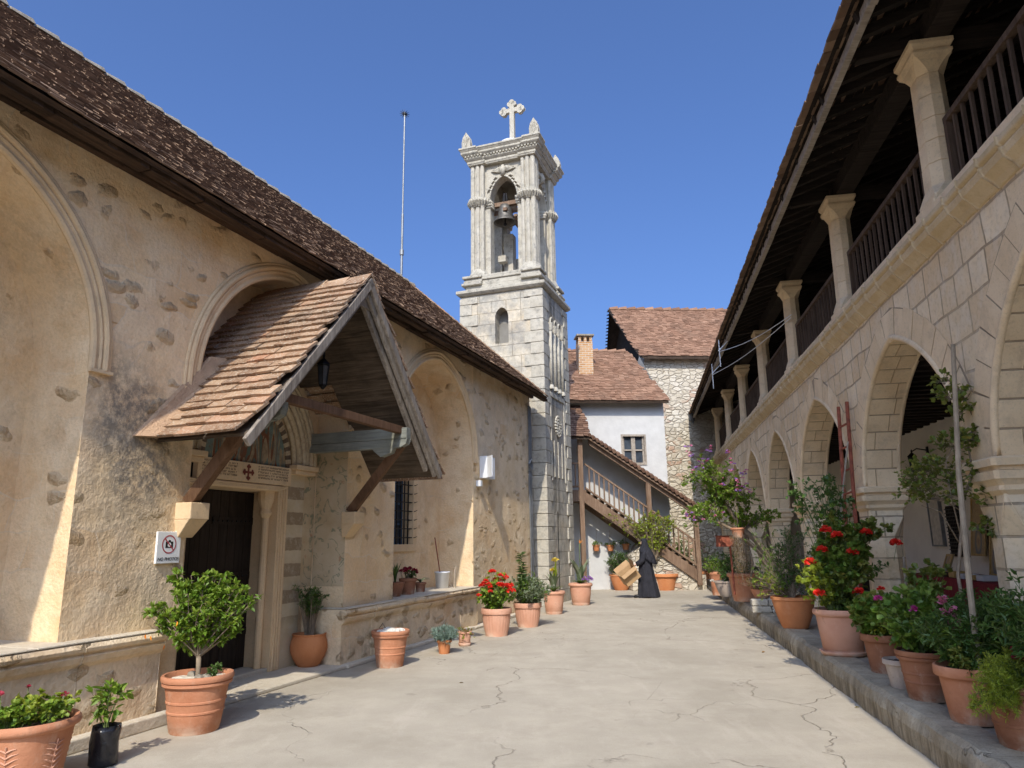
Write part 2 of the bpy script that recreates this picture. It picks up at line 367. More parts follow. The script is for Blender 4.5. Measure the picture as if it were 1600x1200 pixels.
M['roof_far'] = tile_mat('far_roof_tiles', [(0,(.15,.082,.052)),(.5,(.25,.14,.09)),(1,(.34,.205,.135))], (.32,.27,.20), .3, 9, .3)
M['roof_stair'] = tile_mat('stair_roof_tiles', [(0,(.10,.055,.038)),(.5,(.16,.09,.06)),(1,(.25,.155,.105))], (.40,.33,.25), .2, 9, .25)
M['mortar'] = simple('ridge_mortar', (.27,.235,.185), .9, .25, 8, .01)
M['wood_grey'] = wood('weathered_wood', (.24,.20,.16), (.46,.41,.35), axis=0)
M['wood_greyz'] = wood('weathered_wood_rise', (.15,.12,.095), (.40,.35,.29), axis=2)
M['wood_board'] = wood('soffit_boards', (.05,.037,.027), (.19,.145,.105), axis=0, bd=.012)
M['wood_dark'] = wood('dark_timber', (.035,.024,.018), (.085,.058,.040), axis=2)
M['wood_brown'] = wood('brown_timber', (.10,.052,.028), (.19,.11,.065), axis=2)
M['wood_stair'] = wood('stair_timber', (.14,.085,.055), (.30,.21,.145), axis=2)
M['wood_black'] = wood('sooty_timber', (.018,.014,.012), (.05,.038,.03), axis=0)
M['wood_eave'] = wood('eave_timber', (.03,.02,.015), (.13,.08,.05), axis=1, bd=.03)
M['wood_green'] = wood('green_grey_timber', (.15,.155,.13), (.30,.30,.255), axis=0)
M['door_wood'] = wood('door_timber', (.022,.016,.012), (.05,.037,.028), axis=2)
M['iron'] = simple('black_iron', (.02,.02,.022), .5, .3, 20, 0, .6)
M['blue_iron'] = simple('blue_painted_iron', (.05,.10,.17), .45, .3, 20, 0, .1)
M['glass'] = simple('dark_glass', (.05,.06,.075), .12, .4, 3, 0, 0, .6)
M['bronze'] = simple('old_bronze', (.13,.12,.105), .5, .35, 12, .003, .6)
M['white_metal'] = simple('white_painted_metal', (.72,.74,.76), .4, .05, 5, 0, .1)
M['zinc'] = simple('zinc_pipe', (.20,.21,.22), .5, .2, 6, 0, .5)
M['rust'] = simple('rust_red_paint', (.24,.07,.04), .8, .35, 14, .003)
M['bamboo'] = simple('grey_cane', (.30,.25,.19), .6, .25, 9, .002)
M['white_sign'] = simple('sign_white', (.78,.77,.73), .5, .04, 4, 0)
M['red'] = simple('sign_red', (.42,.05,.06), .5, .05, 4, 0)
M['ink'] = simple('sign_black', (.02,.02,.02), .5, .1, 4, 0)
M['soil'] = simple('potting_soil', (.06,.04,.028), .95, .5, 30, .02)
M['sand'] = simple('pale_pebble_topping', (.60,.54,.44), .9, .2, 30, .012)
M['conc_edge_'] = stone('kerb_concrete', (.27,.22,.15), (.40,.33,.24), (.12,.095,.065), .7, 2.2, .035)

# pavement: worn concrete with branching cracks, joints and stains
a = N('worn_concrete', .9, .15); o = a.obj()
n1 = a.noise(o, .35, 6, .6); n2 = a.noise(o, 2.4, 8, .7); n3 = a.noise(o, 60, 4, .7); n4 = a.noise(a.map(o, sc=(3,.6,1), rot=(0,0,.3)), 1.0, 6, .65)
col = a.ramp(n1, [(.30,(.33,.29,.225)),(.45,(.41,.365,.29)),(.55,(.44,.39,.31)),(.7,(.37,.33,.26))])
col = a.mix(a.ramp(a.noise(a.map(o, loc=(11,4,0)), 1.1, 8, .75), [(.50,0),(.60,.35)]), col, (.30,.26,.20))
col = a.mix(a.ramp(n2, [(.42,.35),(.6,0)]), col, (.33,.29,.23))
col = a.mix(a.ramp(n4, [(.55,0),(.72,.4)]), col, (.52,.46,.38))
col = a.mix(a.ramp(n3, [(.28,.55),(.44,0)]), col, (.27,.235,.185))
col = a.mix(a.ramp(a.noise(o, 130, 2), [(.66,0),(.72,.6)]), col, (.60,.55,.47))
od = a.vadd(a.vadd(o, a.ncol(o, .9, 6), 1.3), a.ncol(o, 7, 4), .10)
de = a.vor(od, .30, 'DISTANCE_TO_EDGE'); cr = a.ramp(de, [(.0006,1),(.0030,0)])
cr = a.math('MULTIPLY', cr, a.ramp(a.noise(o, .8, 4), [(.42,0),(.52,1)]))
de2 = a.vor(a.map(od, loc=(3,7,0)), .8, 'DISTANCE_TO_EDGE'); c2 = a.math('MULTIPLY', a.ramp(de2, [(.0012,.8),(.0045,0)]), a.ramp(a.noise(a.map(o, loc=(5,5,5)), .5, 3), [(.56,0),(.62,1)]))
cr = a.math('MAXIMUM', cr, c2)
wv = a.n('TexBrick'); a.i(wv.inputs['Vector'], a.vadd(a.map(o, rot=(0,0,R(20))), a.ncol(o, 5, 3), .05)); wv.offset = .35
for k,v in (('Scale',1),('Mortar Size',.003),('Mortar Smooth',.1),('Brick Width',4.1),('Row Height',3.3)): wv.inputs[k].default_value = v
jt = a.math('MULTIPLY', wv.outputs['Fac'], a.ramp(a.noise(o, 1.4, 4), [(.45,0),(.6,.8)]))
cr = a.math('MAXIMUM', cr, jt)
col = a.mix(a.math('MULTIPLY', cr, .45), col, (.19,.16,.12))
st = a.ramp(a.noise(a.map(o, loc=(1,2,3)), 3.1, 5, .5), [(.70,0),(.735,.35)])
col = a.mix(st, col, (.20,.18,.14))
a.bump(a.math('ADD', a.math('MULTIPLY', n3, .3), a.math('ADD', a.math('MULTIPLY', n2, .8), a.math('MULTIPLY', cr, -1.2))), .012, .8)
M['concrete'] = a.out(col)
a = N('arcade_floor', .85, .15); o = a.obj()
col = a.ramp(a.noise(o, 1.1, 7, .65), [(.3,(.24,.21,.165)),(.7,(.38,.34,.275))]); col = a.mix(a.ramp(a.noise(o, 40, 4), [(.3,.5),(.5,0)]), col, (.14,.13,.11))
a.bump(a.noise(o, 25, 5), .006); M['floor'] = a.out(col)
a = N('kerb_concrete', .9, .12); o = a.obj()
col = a.ramp(a.noise(o, 2.0, 7, .7), [(.3,(.26,.215,.15)),(.5,(.42,.36,.26)),(.7,(.52,.46,.35))])
sp = a.n('SeparateXYZ'); a.i(sp.inputs[0], o)
stn = a.math('MULTIPLY', a.ramp(sp.outputs[2], [(.12,1),(.25,.2)]), a.ramp(a.noise(a.map(o, sc=(1,3,.5)), 2.5, 6, .7), [(.38,0),(.6,.8)]))
col = a.mix(stn, col, (.13,.105,.065))
od = a.vadd(a.vadd(o, a.ncol(o, 2.2, 5), .7), a.ncol(o, 14, 4), .06); ck = a.ramp(a.vor(od, 1.05, 'DISTANCE_TO_EDGE'), [(.001,1),(.006,0)]); ck = a.math('MULTIPLY', ck, a.ramp(a.noise(o, 1.3, 3), [(.44,0),(.52,1)]))
col = a.mix(a.math('MULTIPLY', ck, .35), col, (.09,.075,.05))
col = a.mix(a.ramp(a.noise(o, 45, 4, .7), [(.3,.5),(.48,0)]), col, (.14,.12,.09))
a.bump(a.math('ADD', a.math('MULTIPLY', ck, -.5), a.math('ADD', a.noise(o, 6, 6, .7), a.math('MULTIPLY', a.noise(o, 40, 4), .3))), .03, .9); M['conc_edge'] = a.out(col)
M['earth'] = simple('dry_earth', (.30,.25,.18), .95, .2, .2, .05)

# ---------------------------------------------------------------- ground
m = MB(); m.quad((-700,-700,-.03),(700,-700,-.03),(700,700,-.03),(-700,700,-.03)); tag(m.build('ground', M['earth']), kind='structure')
m = MB(); m.quad((-16,-12,0),(14,-12,0),(14,40,0),(-16,40,0)); tag(m.build('pavement', M['concrete']), kind='structure')

# ================================================================= CHURCH
W1, BK, BK2 = -5.75, -6.5, -6.3
church = thing('church', 'long low church with patchy tan plaster, blind arches and a dark tiled roof', 'church', LF, (W1,7,0))
fx = lambda x0: (lambda t,y,z: (x0+t, y, z))
BAYS = [(-1.4,1.6,3.35,1.65,.12,.82), (2.97,1.6,3.35,1.65,.12,.82), (7.35,1.48,3.4,1.62,.12,.02), (11.8,1.6,3.35,1.65,.12,.74)]
m = MB(); s_ = MB()
wall(m, fx(W1), -4, 13.42, 0, 5.52, .75, BAYS, back=False, blind=True, soff=s_)
m.build('wall', M['plaster'], church)
s_.build('arch_reveal', M['plaster_smooth'], church)
m = MB(); m.quad((W1,13.42,0),(W1,17.1,0),(W1,17.1,5.52),(W1,13.42,5.52)); m.quad((W1,17.1,0),(-12.8,17.1,0),(-12.8,17.1,5.3),(W1,17.1,5.3))
m.add([(W1,17.1,5.3),(-12.8,17.1,5.3),(-9.3,17.1,8.75)],[(0,1,2)]); m.build('rubble_patched_wall', M['plaster_rough'], church)
# recess backs
m = MB()
for y0,y1 in ((-3.2,.3),(1.2,4.8)): m.quad((BK,y0,.5),(BK,y1,.5),(BK,y1,5.2),(BK,y0,5.2))
WY0,WY1,WZ0,WZ1 = 11.05,12.2,1.60,3.1
m.quad((BK,9.9,.5),(BK,WY0,.5),(BK,WY0,5.2),(BK,9.9,5.2)); m.quad((BK,WY1,.5),(BK,13.7,.5),(BK,13.7,5.2),(BK,WY1,5.2))
m.quad((BK,WY0,.5),(BK,WY1,.5),(BK,WY1,WZ0),(BK,WY0,WZ0)); m.quad((BK,WY0,WZ1),(BK,WY1,WZ1),(BK,WY1,5.2),(BK,WY0,5.2))
DY0,DY1,DZ = 6.72,7.98,2.33; DL = 6.42
m.quad((BK2,5.7,0),(BK2,DL-.2,0),(BK2,DL-.2,5.2),(BK2,5.7,5.2)); m.quad((BK2,DY1+.2,0),(BK2,9.0,0),(BK2,9.0,5.2),(BK2,DY1+.2,5.2))
m.quad((BK2,DL-.2,DZ+.33),(BK2,DY1+.2,DZ+.33),(BK2,DY1+.2,5.2),(BK2,DL-.2,5.2))
m.build('recess_wall', M['plaster_smooth'], church)
# window: surround, sashes, bars with spikes
m = MB()
for x,y0,y1,z0,z1 in ((0,WY0-.14,WY1+.14,WZ0-.13,WZ0),(0,WY0-.14,WY1+.14,WZ1,WZ1+.13),(0,WY0-.14,WY0,WZ0,WZ1),(0,WY1,WY1+.14,WZ0,WZ1)): m.box(BK-.02,BK+.035,y0,y1,z0,z1)
m.box(BK-.3,BK-.02,WY1,WY1+.05,WZ0,WZ1); m.box(BK-.3,BK-.02,WY0-.05,WY0,WZ0,WZ1); m.box(BK-.3,BK-.02,WY0,WY1,WZ1,WZ1+.05); m.box(BK-.3,BK-.02,WY0,WY1,WZ0-.05,WZ0)
win = m.build('window', M['moulding'], church, bevel=.006)
m = MB(); m.box(BK-.26,BK-.24,WY0,WY1,WZ0,WZ1); m.build('pane', M['glass'], win)
m = MB()
for i in range(5): y = WY0+i*(WY1-WY0)/4; m.box(BK-.24,BK-.20,y-.022,y+.022,WZ0,WZ1)
for i in range(5): z = WZ0+i*(WZ1-WZ0)/4; m.box(BK-.239,BK-.205,WY0,WY1,z-.018,z+.018)
m.build('sash', M['blue_iron'], win)
m = MB()
for i in range(8): y = WY0+.07+i*(WY1-WY0-.14)/7; m.box(BK-.055,BK-.037,y-.010,y+.010,WZ0,WZ1)
for i in range(9): z = WZ0+.12+i*(WZ1-WZ0-.2)/8; m.box(BK-.035,BK-.022,WY0-.02,WY1+.0,z-.01,z+.01); m.tube([(BK-.03,WY1-.02,z),(BK+.05,WY1+.03,z),(BK+.09,WY1+.05,z+.02)], [.009,.008,.004], 5)
m.build('window_bars', M['iron'], win)
# door surround, leaves, tympanum, archivolts
m = MB()
m.box(BK2-.5,BK2+.03,DL-.22,DL,0,DZ); m.box(BK2-.5,BK2+.03,DY1,DY1+.2,0,DZ); m.box(BK2-.5,BK2+.03,DL-.22,DY1+.2,DZ,DZ+.08)
for i,r in enumerate((.05,.1,.15)):
    for y in (DL-r, DY1+r-.0): m.tube([(BK2+.035,y,.05),(BK2+.035,y,DZ+r)], .018, 6)
    m.tube([(BK2+.035,DL-r,DZ+r*.4),(BK2+.035,DY1+r,DZ+r*.4)], .018, 6)
m.tube([(BK2-.12,DY1-.05,0),(BK2-.12,DY1-.05,2.02)], .05, 10); m.lathe([(.05,1.98),(.085,2.04),(.07,2.1),(.11,2.22),(.11,2.33)], 12, (BK2-.12,DY1-.06,0)); 
dr = m.build('door_surround', M['moulding'], church, bevel=.005)
m = MB()
for k in range(2):
    a0 = DL + k*(DY1-DL)/2; n = 5; wd = (DY1-DL)/2/n
    for i in range(n): m.box(BK2-.42,BK2-.37,a0+i*wd+.004,a0+(i+1)*wd-.004,.05,DZ-.01)
    for z in (.5,1.2,1.9): m.box(BK2-.37,BK2-.35,a0+.02,a0+(DY1-DL)/2-.02,z,z+.09)
door = m.build('door', M['door_wood'], church)
m = MB()
for z in (.54,.60,1.24,1.94):
    for i in range(18): y = DL+.05+i*.084; m.lathe([(.012,0),(.008,.008),(0.001,.012)], 6, (0,0,0)) if 0 else m.box(BK2-.35,BK2-.335,y-.010,y+.010,z-.010,z+.010)
m.tube([(BK2-.33,7.42,.95),(BK2-.29,7.42,.95),(BK2-.29,7.42,.83),(BK2-.33,7.42,.83)], .010, 6)
m.build('door_studs', M['iron'], door)
m = MB(); m.box(BK2-.45,BK2-.43,5.9,8.8,0,3.0); m.build('door_backing', M['door_wood'], church)
# inscription lintel
m = MB(); m.box(BK2-.02,BK2+.055,DY0-.24,DY1+.22,DZ+.085,DZ+.33); lint = m.build('inscribed_lintel', M['moulding'], church, bevel=.006)
mx = BK2+.057; letm = simple('dark_lettering', (.16,.11,.07), .9, .2, 20, 0)
for a0,a1 in ((DY0-.17,7.14),(7.52,DY1+.16)):
    m = MB()
    for row in range(5):
        y = a0
        while y < a1-.02:
            wd = random.choice((.012,.018,.024)); z = DZ+.285-row*.036
            k = random.random()
            m.box(mx,mx+.002,y,y+.004,z,z+.022)
            if k < .6: m.box(mx,mx+.002,y+.004,y+wd,z+.018,z+.022)
            if k > .3: m.box(mx,mx+.002,y+wd-.004,y+wd,z,z+.018)
            if k > .7: m.box(mx,mx+.002,y+.004,y+wd-.004,z,z+.004)
            y += wd+.010+(.018 if random.random() < .18 else 0)
    m.build('carved_inscription', letm, lint)
m = MB(); cy,cz = 7.33,DZ+.205
m.box(mx,mx+.004,cy-.014,cy+.014,cz-.08,cz+.08); m.box(mx,mx+.0035,cy-.075,cy+.075,cz-.014,cz+.014)
for dy,dz in ((0,.065),(0,-.065),(.065,0),(-.065,0)):
    for q in range(3):
        an = math.atan2(dz,dy)+(q-1)*1.3; m.add([(mx+.005,cy+dy+.022*math.cos(an)+.019*math.cos(t*math.pi/4),cz+dz+.022*math.sin(an)+.019*math.sin(t*math.pi/4)) for t in range(8)],[tuple(range(8))])
m.build('red_cross', simple('cross_red', (.17,.045,.03), .8, .2, 30, 0), lint)
# tympanum fresco: plain blocks of faded colour figures
a = N('faded_fresco', .9, .1); o = a.obj(); sp = a.n('SeparateXYZ'); a.i(sp.inputs[0], a.vadd(o, a.ncol(o, 6, 3), .10))
q = a.noise(a.map(o, sc=(1,7,1.6)), 1.0, 2, .5, 1.2)
col = a.ramp(q, [(.34,(.10,.15,.12)),(.43,(.20,.07,.035)),(.50,(.36,.27,.16)),(.57,(.16,.22,.19)),(.66,(.22,.08,.04))], 'CONSTANT')
col = a.mix(a.ramp(a.noise(o, 7, 7, .75), [(.35,.7),(.6,0)]), col, (.13,.09,.06)); M['fresco'] = a.out(col)
TC, TZ = 7.35, DZ+.33
m = MB(); pr = arch_prof(.76,.82,.1,12)
for p,q in zip(pr[:-1],pr[1:]): m.quad((BK2+.012,TC+p[0],TZ),(BK2+.012,TC+q[0],TZ),(BK2+.012,TC+q[0],TZ+q[1]),(BK2+.012,TC+p[0],TZ+p[1]))
m.build('tympanum_fresco', M['fresco'], church)
a = N('striped_ring', .9, .1); o = a.obj()
M['ringlight'] = stone('painted_stone', (.42,.33,.21), (.56,.46,.31), (.22,.12,.07), .6, 6, .006)
M['ringdark'] = simple('ring_dark', (.13,.09,.06), .9, .3, 20, .004)
md = MB(); ml = MB(); pi_ = arch_prof(.76,.82,.1,11); po_ = offs(pi_, .10)
for i in range(len(pi_)-1):
    for h_ in (0,1):
        f0,f1 = h_*.5, h_*.5+.5; L_ = lambda A_,t: (A_[i][0]*(1-t)+A_[i+1][0]*t, A_[i][1]*(1-t)+A_[i+1][1]*t)
        q4 = [L_(pi_,f0),L_(pi_,f1),L_(po_,f1),L_(po_,f0)]
        (md if h_ else ml).prism(q4, lambda a_,b_,t: (BK2+t,TC+a_,TZ+b_), .0, .03)
md.build('dark_voussoirs', M['ringdark'], church); ml.build('pale_voussoirs', M['ringlight'], church)
m = MB()
for k,(r0,dp,rr) in enumerate(((.13,.05,.035),(.21,.07,.045),(.30,.085,.05),(.37,.10,.028),(.44,.11,.045),(.51,.12,.03))):
    pts = [(-.76-r0,-.0)]+offs(arch_prof(.76,.82,.1,14), r0)+[(.76+r0,0)]
    P_ = [(BK2+dp,TC+p[0],TZ+.05+p[1]) for p in pts]
    m.tube(P_, rr, 8)
    if k in (1,3):
        for j in range(0,len(P_)-1):
            for t in (0,.2,.4,.6,.8):
                c = Vector(P_[j]).lerp(Vector(P_[j+1]), t); m.box(c.x+rr*.6,c.x+rr*1.15,c.y-.012,c.y+.012,c.z-.012,c.z+.012)
m.build('carved_archivolt', M['ringlight'], church, smooth=True)
for sgn in (-1,1):
    m = MB(); y0 = TC+sgn*(.83); y1 = TC+sgn*1.33
    m.box(BK2,BK2+.16,min(y0,y1),max(y0,y1),TZ-.02,TZ+.05); m.box(BK2,BK2+.13,min(y0,y1)+.02,max(y0,y1)-.02,TZ-.08,TZ-.02)
    m.build('archivolt_capital', M['moulding'], church, bevel=.01)
# painted pilaster bands and vine fresco
a = N('banded_paint', .9, .1); o = a.obj(); sp = a.n('SeparateXYZ'); a.i(sp.inputs[0], a.vadd(o, a.ncol(o, 9, 3), .03))
bnd = a.math('GREATER_THAN', a.math('FRACT', a.math('MULTIPLY', sp.outputs[2], 2.9)), .5)
col = a.mix(a.math('MULTIPLY', bnd, a.ramp(sp.outputs[2], [(.55,0),(.75,.85)])), a.ramp(a.noise(o, 3, 6), [(.3,(.46,.36,.23)),(.7,(.58,.48,.33))]), (.25,.18,.11))
col = a.mix(a.ramp(a.noise(o, 9, 7, .75), [(.5,0),(.66,.6)]), col, (.55,.49,.38)); a.bump(a.noise(o, 20, 5), .008); M['banded'] = a.out(col)
for y0,y1 in ((DY1+.2,8.55),(6.0,DL-.22)): m = MB(); m.box(BK2,BK2+.02,y0,y1,0,TZ-.08); m.build('painted_pilaster', M['banded'], church)
a = N('vine_fresco', .9, .1); o = a.obj(); sp = a.n('SeparateXYZ'); a.i(sp.inputs[0], o)
base = a.ramp(a.noise(o, 2.5, 6), [(.3,(.46,.34,.20)),(.7,(.58,.47,.32))])
wob = a.vadd(o, a.ncol(o, 5, 3), .22)
vn = a.math('ABSOLUTE', a.math('SUBTRACT', a.noise(wob, 4.5, 2, .4, .8), .5)); vine = a.math('MULTIPLY', a.ramp(vn, [(.012,1),(.035,0)]), a.ramp(a.noise(o, 11, 4), [(.42,0),(.52,.75)]))
vine = a.math('MULTIPLY', vine, a.ramp(sp.outputs[2], [(.98,0),(1.0,1)])); col = a.mix(vine, base, (.17,.20,.13))
fl = a.math('MULTIPLY', a.ramp(a.vor(wob, 4.2), [(.10,.8),(.2,0)]), a.ramp(a.noise(o, 20, 3), [(.4,0),(.6,1)])); col = a.mix(fl, col, (.38,.15,.07))
a.bump(a.noise(o, 16, 6), .01); M['vine'] = a.out(col)
m = MB(); m.quad((W1-.01,8.826,1.05),(BK2+.02,8.826,1.05),(BK2+.02,8.826,3.0),(W1-.01,8.826,3.0)); m.quad((BK2+.006,8.56,1.05),(BK2+.006,8.82,1.05),(BK2+.006,8.82,3.0),(BK2+.006,8.56,3.0)); m.build('vine_painting', M['vine'], church)
# arch mouldings
for bi,(yc,a_,zs,h,k,zb) in enumerate(BAYS):
    m = MB(); pr = arch_prof(a_,h,k,16)
    for r0,rr,dp in ((.02,.035,.0),(.085,.02,.012),(.14,.032,.02),(.19,.02,.005)):
        pts = offs(pr, r0); P_ = [(W1+dp,yc-a_-r0,zs-.12)]+[(W1+dp,yc+p[0],zs+p[1]) for p in pts]+[(W1+dp,yc+a_+r0,zs-.12)]
        m.tube(P_, rr, 8)
    bb = offs(pr,.20)
    for i in range(len(pr)-1):
        m.prism([pr[i],pr[i+1],bb[i+1],bb[i]], lambda p,q,t: (W1+t,yc+p,zs+q), -.01, .018)
    for sg in (-1,1):
        ya,yb = sorted((yc+sg*a_, yc+sg*(a_+.20))); m.box(W1-.01,W1+.018,ya,yb,zs-.12,zs+.02); m.box(W1-.01,W1+.045,ya-.015,yb+.015,zs-.15,zs-.12)
    m.build('arch_moulding', M['moulding'], church, smooth=False)
# benches
def bench(y0, y1, zt, nm='stone_bench'):
    m = MB(); n = int((y1-y0)/.9)+1
    prof = [(W1-.72,0),(-5.66,0),(-5.66,zt-.20),(-5.62,zt-.16),(-5.60,zt-.11),(-5.625,zt-.09),(-5.585,zt-.07),(-5.575,zt-.04),(-5.60,zt-.004),(W1-.72,zt)]
    for i in range(n):
        a0 = y0+(y1-y0)*i/n; a1 = y0+(y1-y0)*(i+1)/n-(.0 if i == n-1 else .004); dz = random.uniform(-.006,.006); dx = random.uniform(-.006,.006)
        m.prism([(p+dx*(j<9),q+dz*(q>.1)) for j,(p,q) in enumerate(prof)], lambda p,q,t: (p,t,q), a0, a1)
    return m.build(nm, M['plaster_rough'], church, bevel=.004), m
bench(-4,5.58,.845); bench(8.66,13.38,.755)
for y0,y1,z in ((-4,5.56,.85),(8.68,13.36,.76)):
    y = y0; m = MB()
    while y < y1: l = min(random.uniform(.6,1.3), y1-y); m.box(W1-.72,-5.59,y,y+l-.006,z-.004,z+.012+random.uniform(-.004,.004)); y += l
    m.build('bench_slab', M['bench_stone'], church, bevel=.006)
m = MB(); y = -4
while y < 5.6: l = random.uniform(.5,1.1); m.box(-5.66,-5.53+random.uniform(-.01,.01),y,min(y+l-.008,5.7),0,.10+random.uniform(-.012,.012)); y += l
y = 8.7
while y < 16.9: l = random.uniform(.5,1.1); m.box(-5.74,-5.55+random.uniform(-.015,.015),y,y+l-.008,0,.045+random.uniform(-.01,.02)); y += l
m.box(-6.3,-5.58,5.6,8.7,0,.045); m.box(-6.8,-6.3,6.3,8.0,0,.09)
m.build('kerb', M['bench_stone'], church, bevel=.012)
# roof
EX, EZ, RX, RZ = -5.24, 5.2, -9.3, 8.85
m = MB(); tiles(m, (EX,-4,EZ), (0,1,0), (RX-EX,0,RZ-EZ), 21.05, 5.44, tw=.165, ex=.112, th=.017, jit=.006, lift=.55, drop=.002)
m.build('roof', M['roof_old'], church)
m = MB(); v = Vector((RX-EX,0,RZ-EZ)).normalized(); nn = Vector((-v.z,0,v.x)); nn = nn if nn.z > 0 else -nn
P0 = Vector((EX,0,EZ)); Pr = Vector((RX,0,RZ))
m.hexa([P0+Vector((0,-4,0))-nn*.05, P0+Vector((0,17.02,0))-nn*.05, Pr+Vector((0,17.02,0))-nn*.05, Pr+Vector((0,-4,0))-nn*.05, P0+Vector((0,-4,0))-nn*.002, P0+Vector((0,17.02,0))-nn*.002, Pr+Vector((0,17.02,0))-nn*.002, Pr+Vector((0,-4,0))-nn*.002])
Q0 = Vector((2*RX-EX,0,EZ))
m.hexa([Q0+Vector((0,-4,-.06)),Q0+Vector((0,17.02,-.06)),Pr+Vector((0,17.02,-.06)),Pr+Vector((0,-4,-.06)),Q0+Vector((0,-4,0)),Q0+Vector((0,17.02,0)),Pr+Vector((0,17.02,0)),Pr+Vector((0,-4,0))])
m.build('roof_deck', M['wood_eave'], church)
m = MB()
y = -4
while y < 17.0:
    l = random.uniform(.5,1.4); m.box(W1-.02,-5.67+random.uniform(-.02,.02),y,y+l,5.26+random.uniform(-.03,.015),5.45); m.box(-5.43+random.uniform(-.03,.02),-5.31+random.uniform(-.01,.01),y,y+l-.01,5.135+random.uniform(-.02,.01),5.20); y += l
for i in range(60): y = -3.9+i*.35; m.hexa([(W1,y,5.46),(-5.30,y,5.125),(-5.30,y+.09,5.125),(W1,y+.09,5.46),(W1,y,5.58),(-5.30,y,5.20),(-5.30,y+.09,5.20),(W1,y+.09,5.58)])
m.build('eaves_timber', M['wood_eave'], church, bevel=.008)
m = MB(); y = -4.
while y < 17:
    m.hexa([(RX-.13,y,RZ-.05),(RX+.13,y,RZ-.05),(RX+.13,y+.36,RZ-.03),(RX-.13,y+.36,RZ-.03),(RX-.07,y+.02,RZ+.03),(RX+.07,y+.02,RZ+.03),(RX+.07,y+.35,RZ+.075),(RX-.07,y+.35,RZ+.075)]); y += .38
m.build('ridge_tiles', M['mortar'], church, bevel=.01)
# verge tiles at the far gable
m = MB()
for i in range(30):
    c = P0.lerp(Pr, (i+.5)/30); m.bar(c+Vector((0,16.98,0))-v*.09+nn*.02, c+Vector((0,16.98,0))+v*.10+nn*.05, .17, .02, up=nn)
m.build('verge_tiles', M['roof_porch'], church)

# porch canopy
PC, PS, PE, PZ, PP = 7.42, 2.10, -4.6, 2.63, 4.92   # centre, half span, front, eave height, ridge height
m = MB()
porch_l = MB(); V1 = Vector((0,PS,PP-PZ)).normalized(); SL = math.hypot(PS,PP-PZ)
tiles(m, (PE+.02,PC-PS-.02,PZ+.02), (-1,0,0), (0,PS,PP-PZ), 1.75, SL-.04, tw=.24, ex=.136, th=.028, jit=.008, lift=1.15, clip=lambda u,vv: (u < 1.16) or (vv > 1.15))
tiles(m, (PE+.02,PC+PS+.04,PZ-.04), (-1,0,0), (0,-PS,PP-PZ), 1.75, SL+.02, tw=.24, ex=.136, th=.028, jit=.008, lift=1.15, clip=lambda u,vv: (u < 1.16) or (vv > 1.15))
porch = m.build('porch_canopy', M['roof_porch'], church)
m = MB()
for i in range(5):
    x = PE+.02-i*.33; z = PP+.03+random.uniform(0,.02)
    for sg in (-1,1): m.hexa([(x-.34,PC,z),(x,PC,z+.015),(x,PC+sg*.17,z-.165),(x-.34,PC+sg*.17,z-.18),(x-.34,PC,z+.025),(x,PC,z+.045),(x,PC+sg*.18,z-.135),(x-.34,PC+sg*.18,z-.15)])
m.build('porch_ridge_tiles', M['roof_porch'], porch)
m = MB()      # boarding under the tiles
for sg in (-1,1):
    nb = 9; 
    for i in range(nb):
        t0,t1 = (i+(.35 if i == 0 and sg < 0 else 0))/nb,(i+1)/nb-.003; y0 = PC+sg*PS*(1-t0); y1 = PC+sg*PS*(1-t1); z0 = PZ+(PP-PZ)*t0-.05; z1 = PZ+(PP-PZ)*t1-.05
        xb = -5.76 if t0 < .45 else -6.29
        m.hexa([(PE-.03,y0,z0-.02),(PE-.03,y1,z1-.02),(xb,y1,z1-.02),(xb,y0,z0-.02),(PE-.03,y0,z0+.01),(PE-.03,y1,z1+.01),(xb,y1,z1+.01),(xb,y0,z0+.01)])
m.build('porch_boarding', M['wood_board'], porch)
m = MB()      # bargeboards and inner rafters
for sg in (-1,1):
    e = Vector((PE,PC+sg*(PS+.08),PZ-.09)); p = Vector((PE,PC+sg*.0,PP+.02)); dv = (p-e).normalized(); pn = Vector((0,-dv.z*sg,dv.y*sg)); pn = pn if pn.z>0 else -pn
    m.bar(e-pn*.055+dv*.10, p-pn*.055, .045, .10, up=pn); m.bar(e-pn*.10+Vector((-.05,0,0))+dv*.16, p-pn*.12+Vector((-.05,0,0)), .045, .09, up=pn)
    m.bar(e-pn*.15+Vector((-.13,0,0))+dv*.30, p-pn*.17+Vector((-.13,0,0)), .06, .08, up=pn)
    for xx in (): m.bar(e-pn*.10+Vector((xx-PE,0,0))+dv*.05, p-pn*.10+Vector((xx-PE,0,0)), .06, .08, up=pn)
m.add([(PE-.08,PC-.26,PP-.36),(PE-.08,PC+.26,PP-.36),(PE-.08,PC,PP-.05),(PE-.11,PC-.26,PP-.36),(PE-.11,PC+.26,PP-.36),(PE-.11,PC,PP-.05)],[(0,1,2),(3,5,4),(0,3,4,1),(1,4,5,2),(2,5,3,0)])
m.build('bargeboard', M['wood_greyz'], porch, bevel=.006)
m = MB(); zt = 3.17
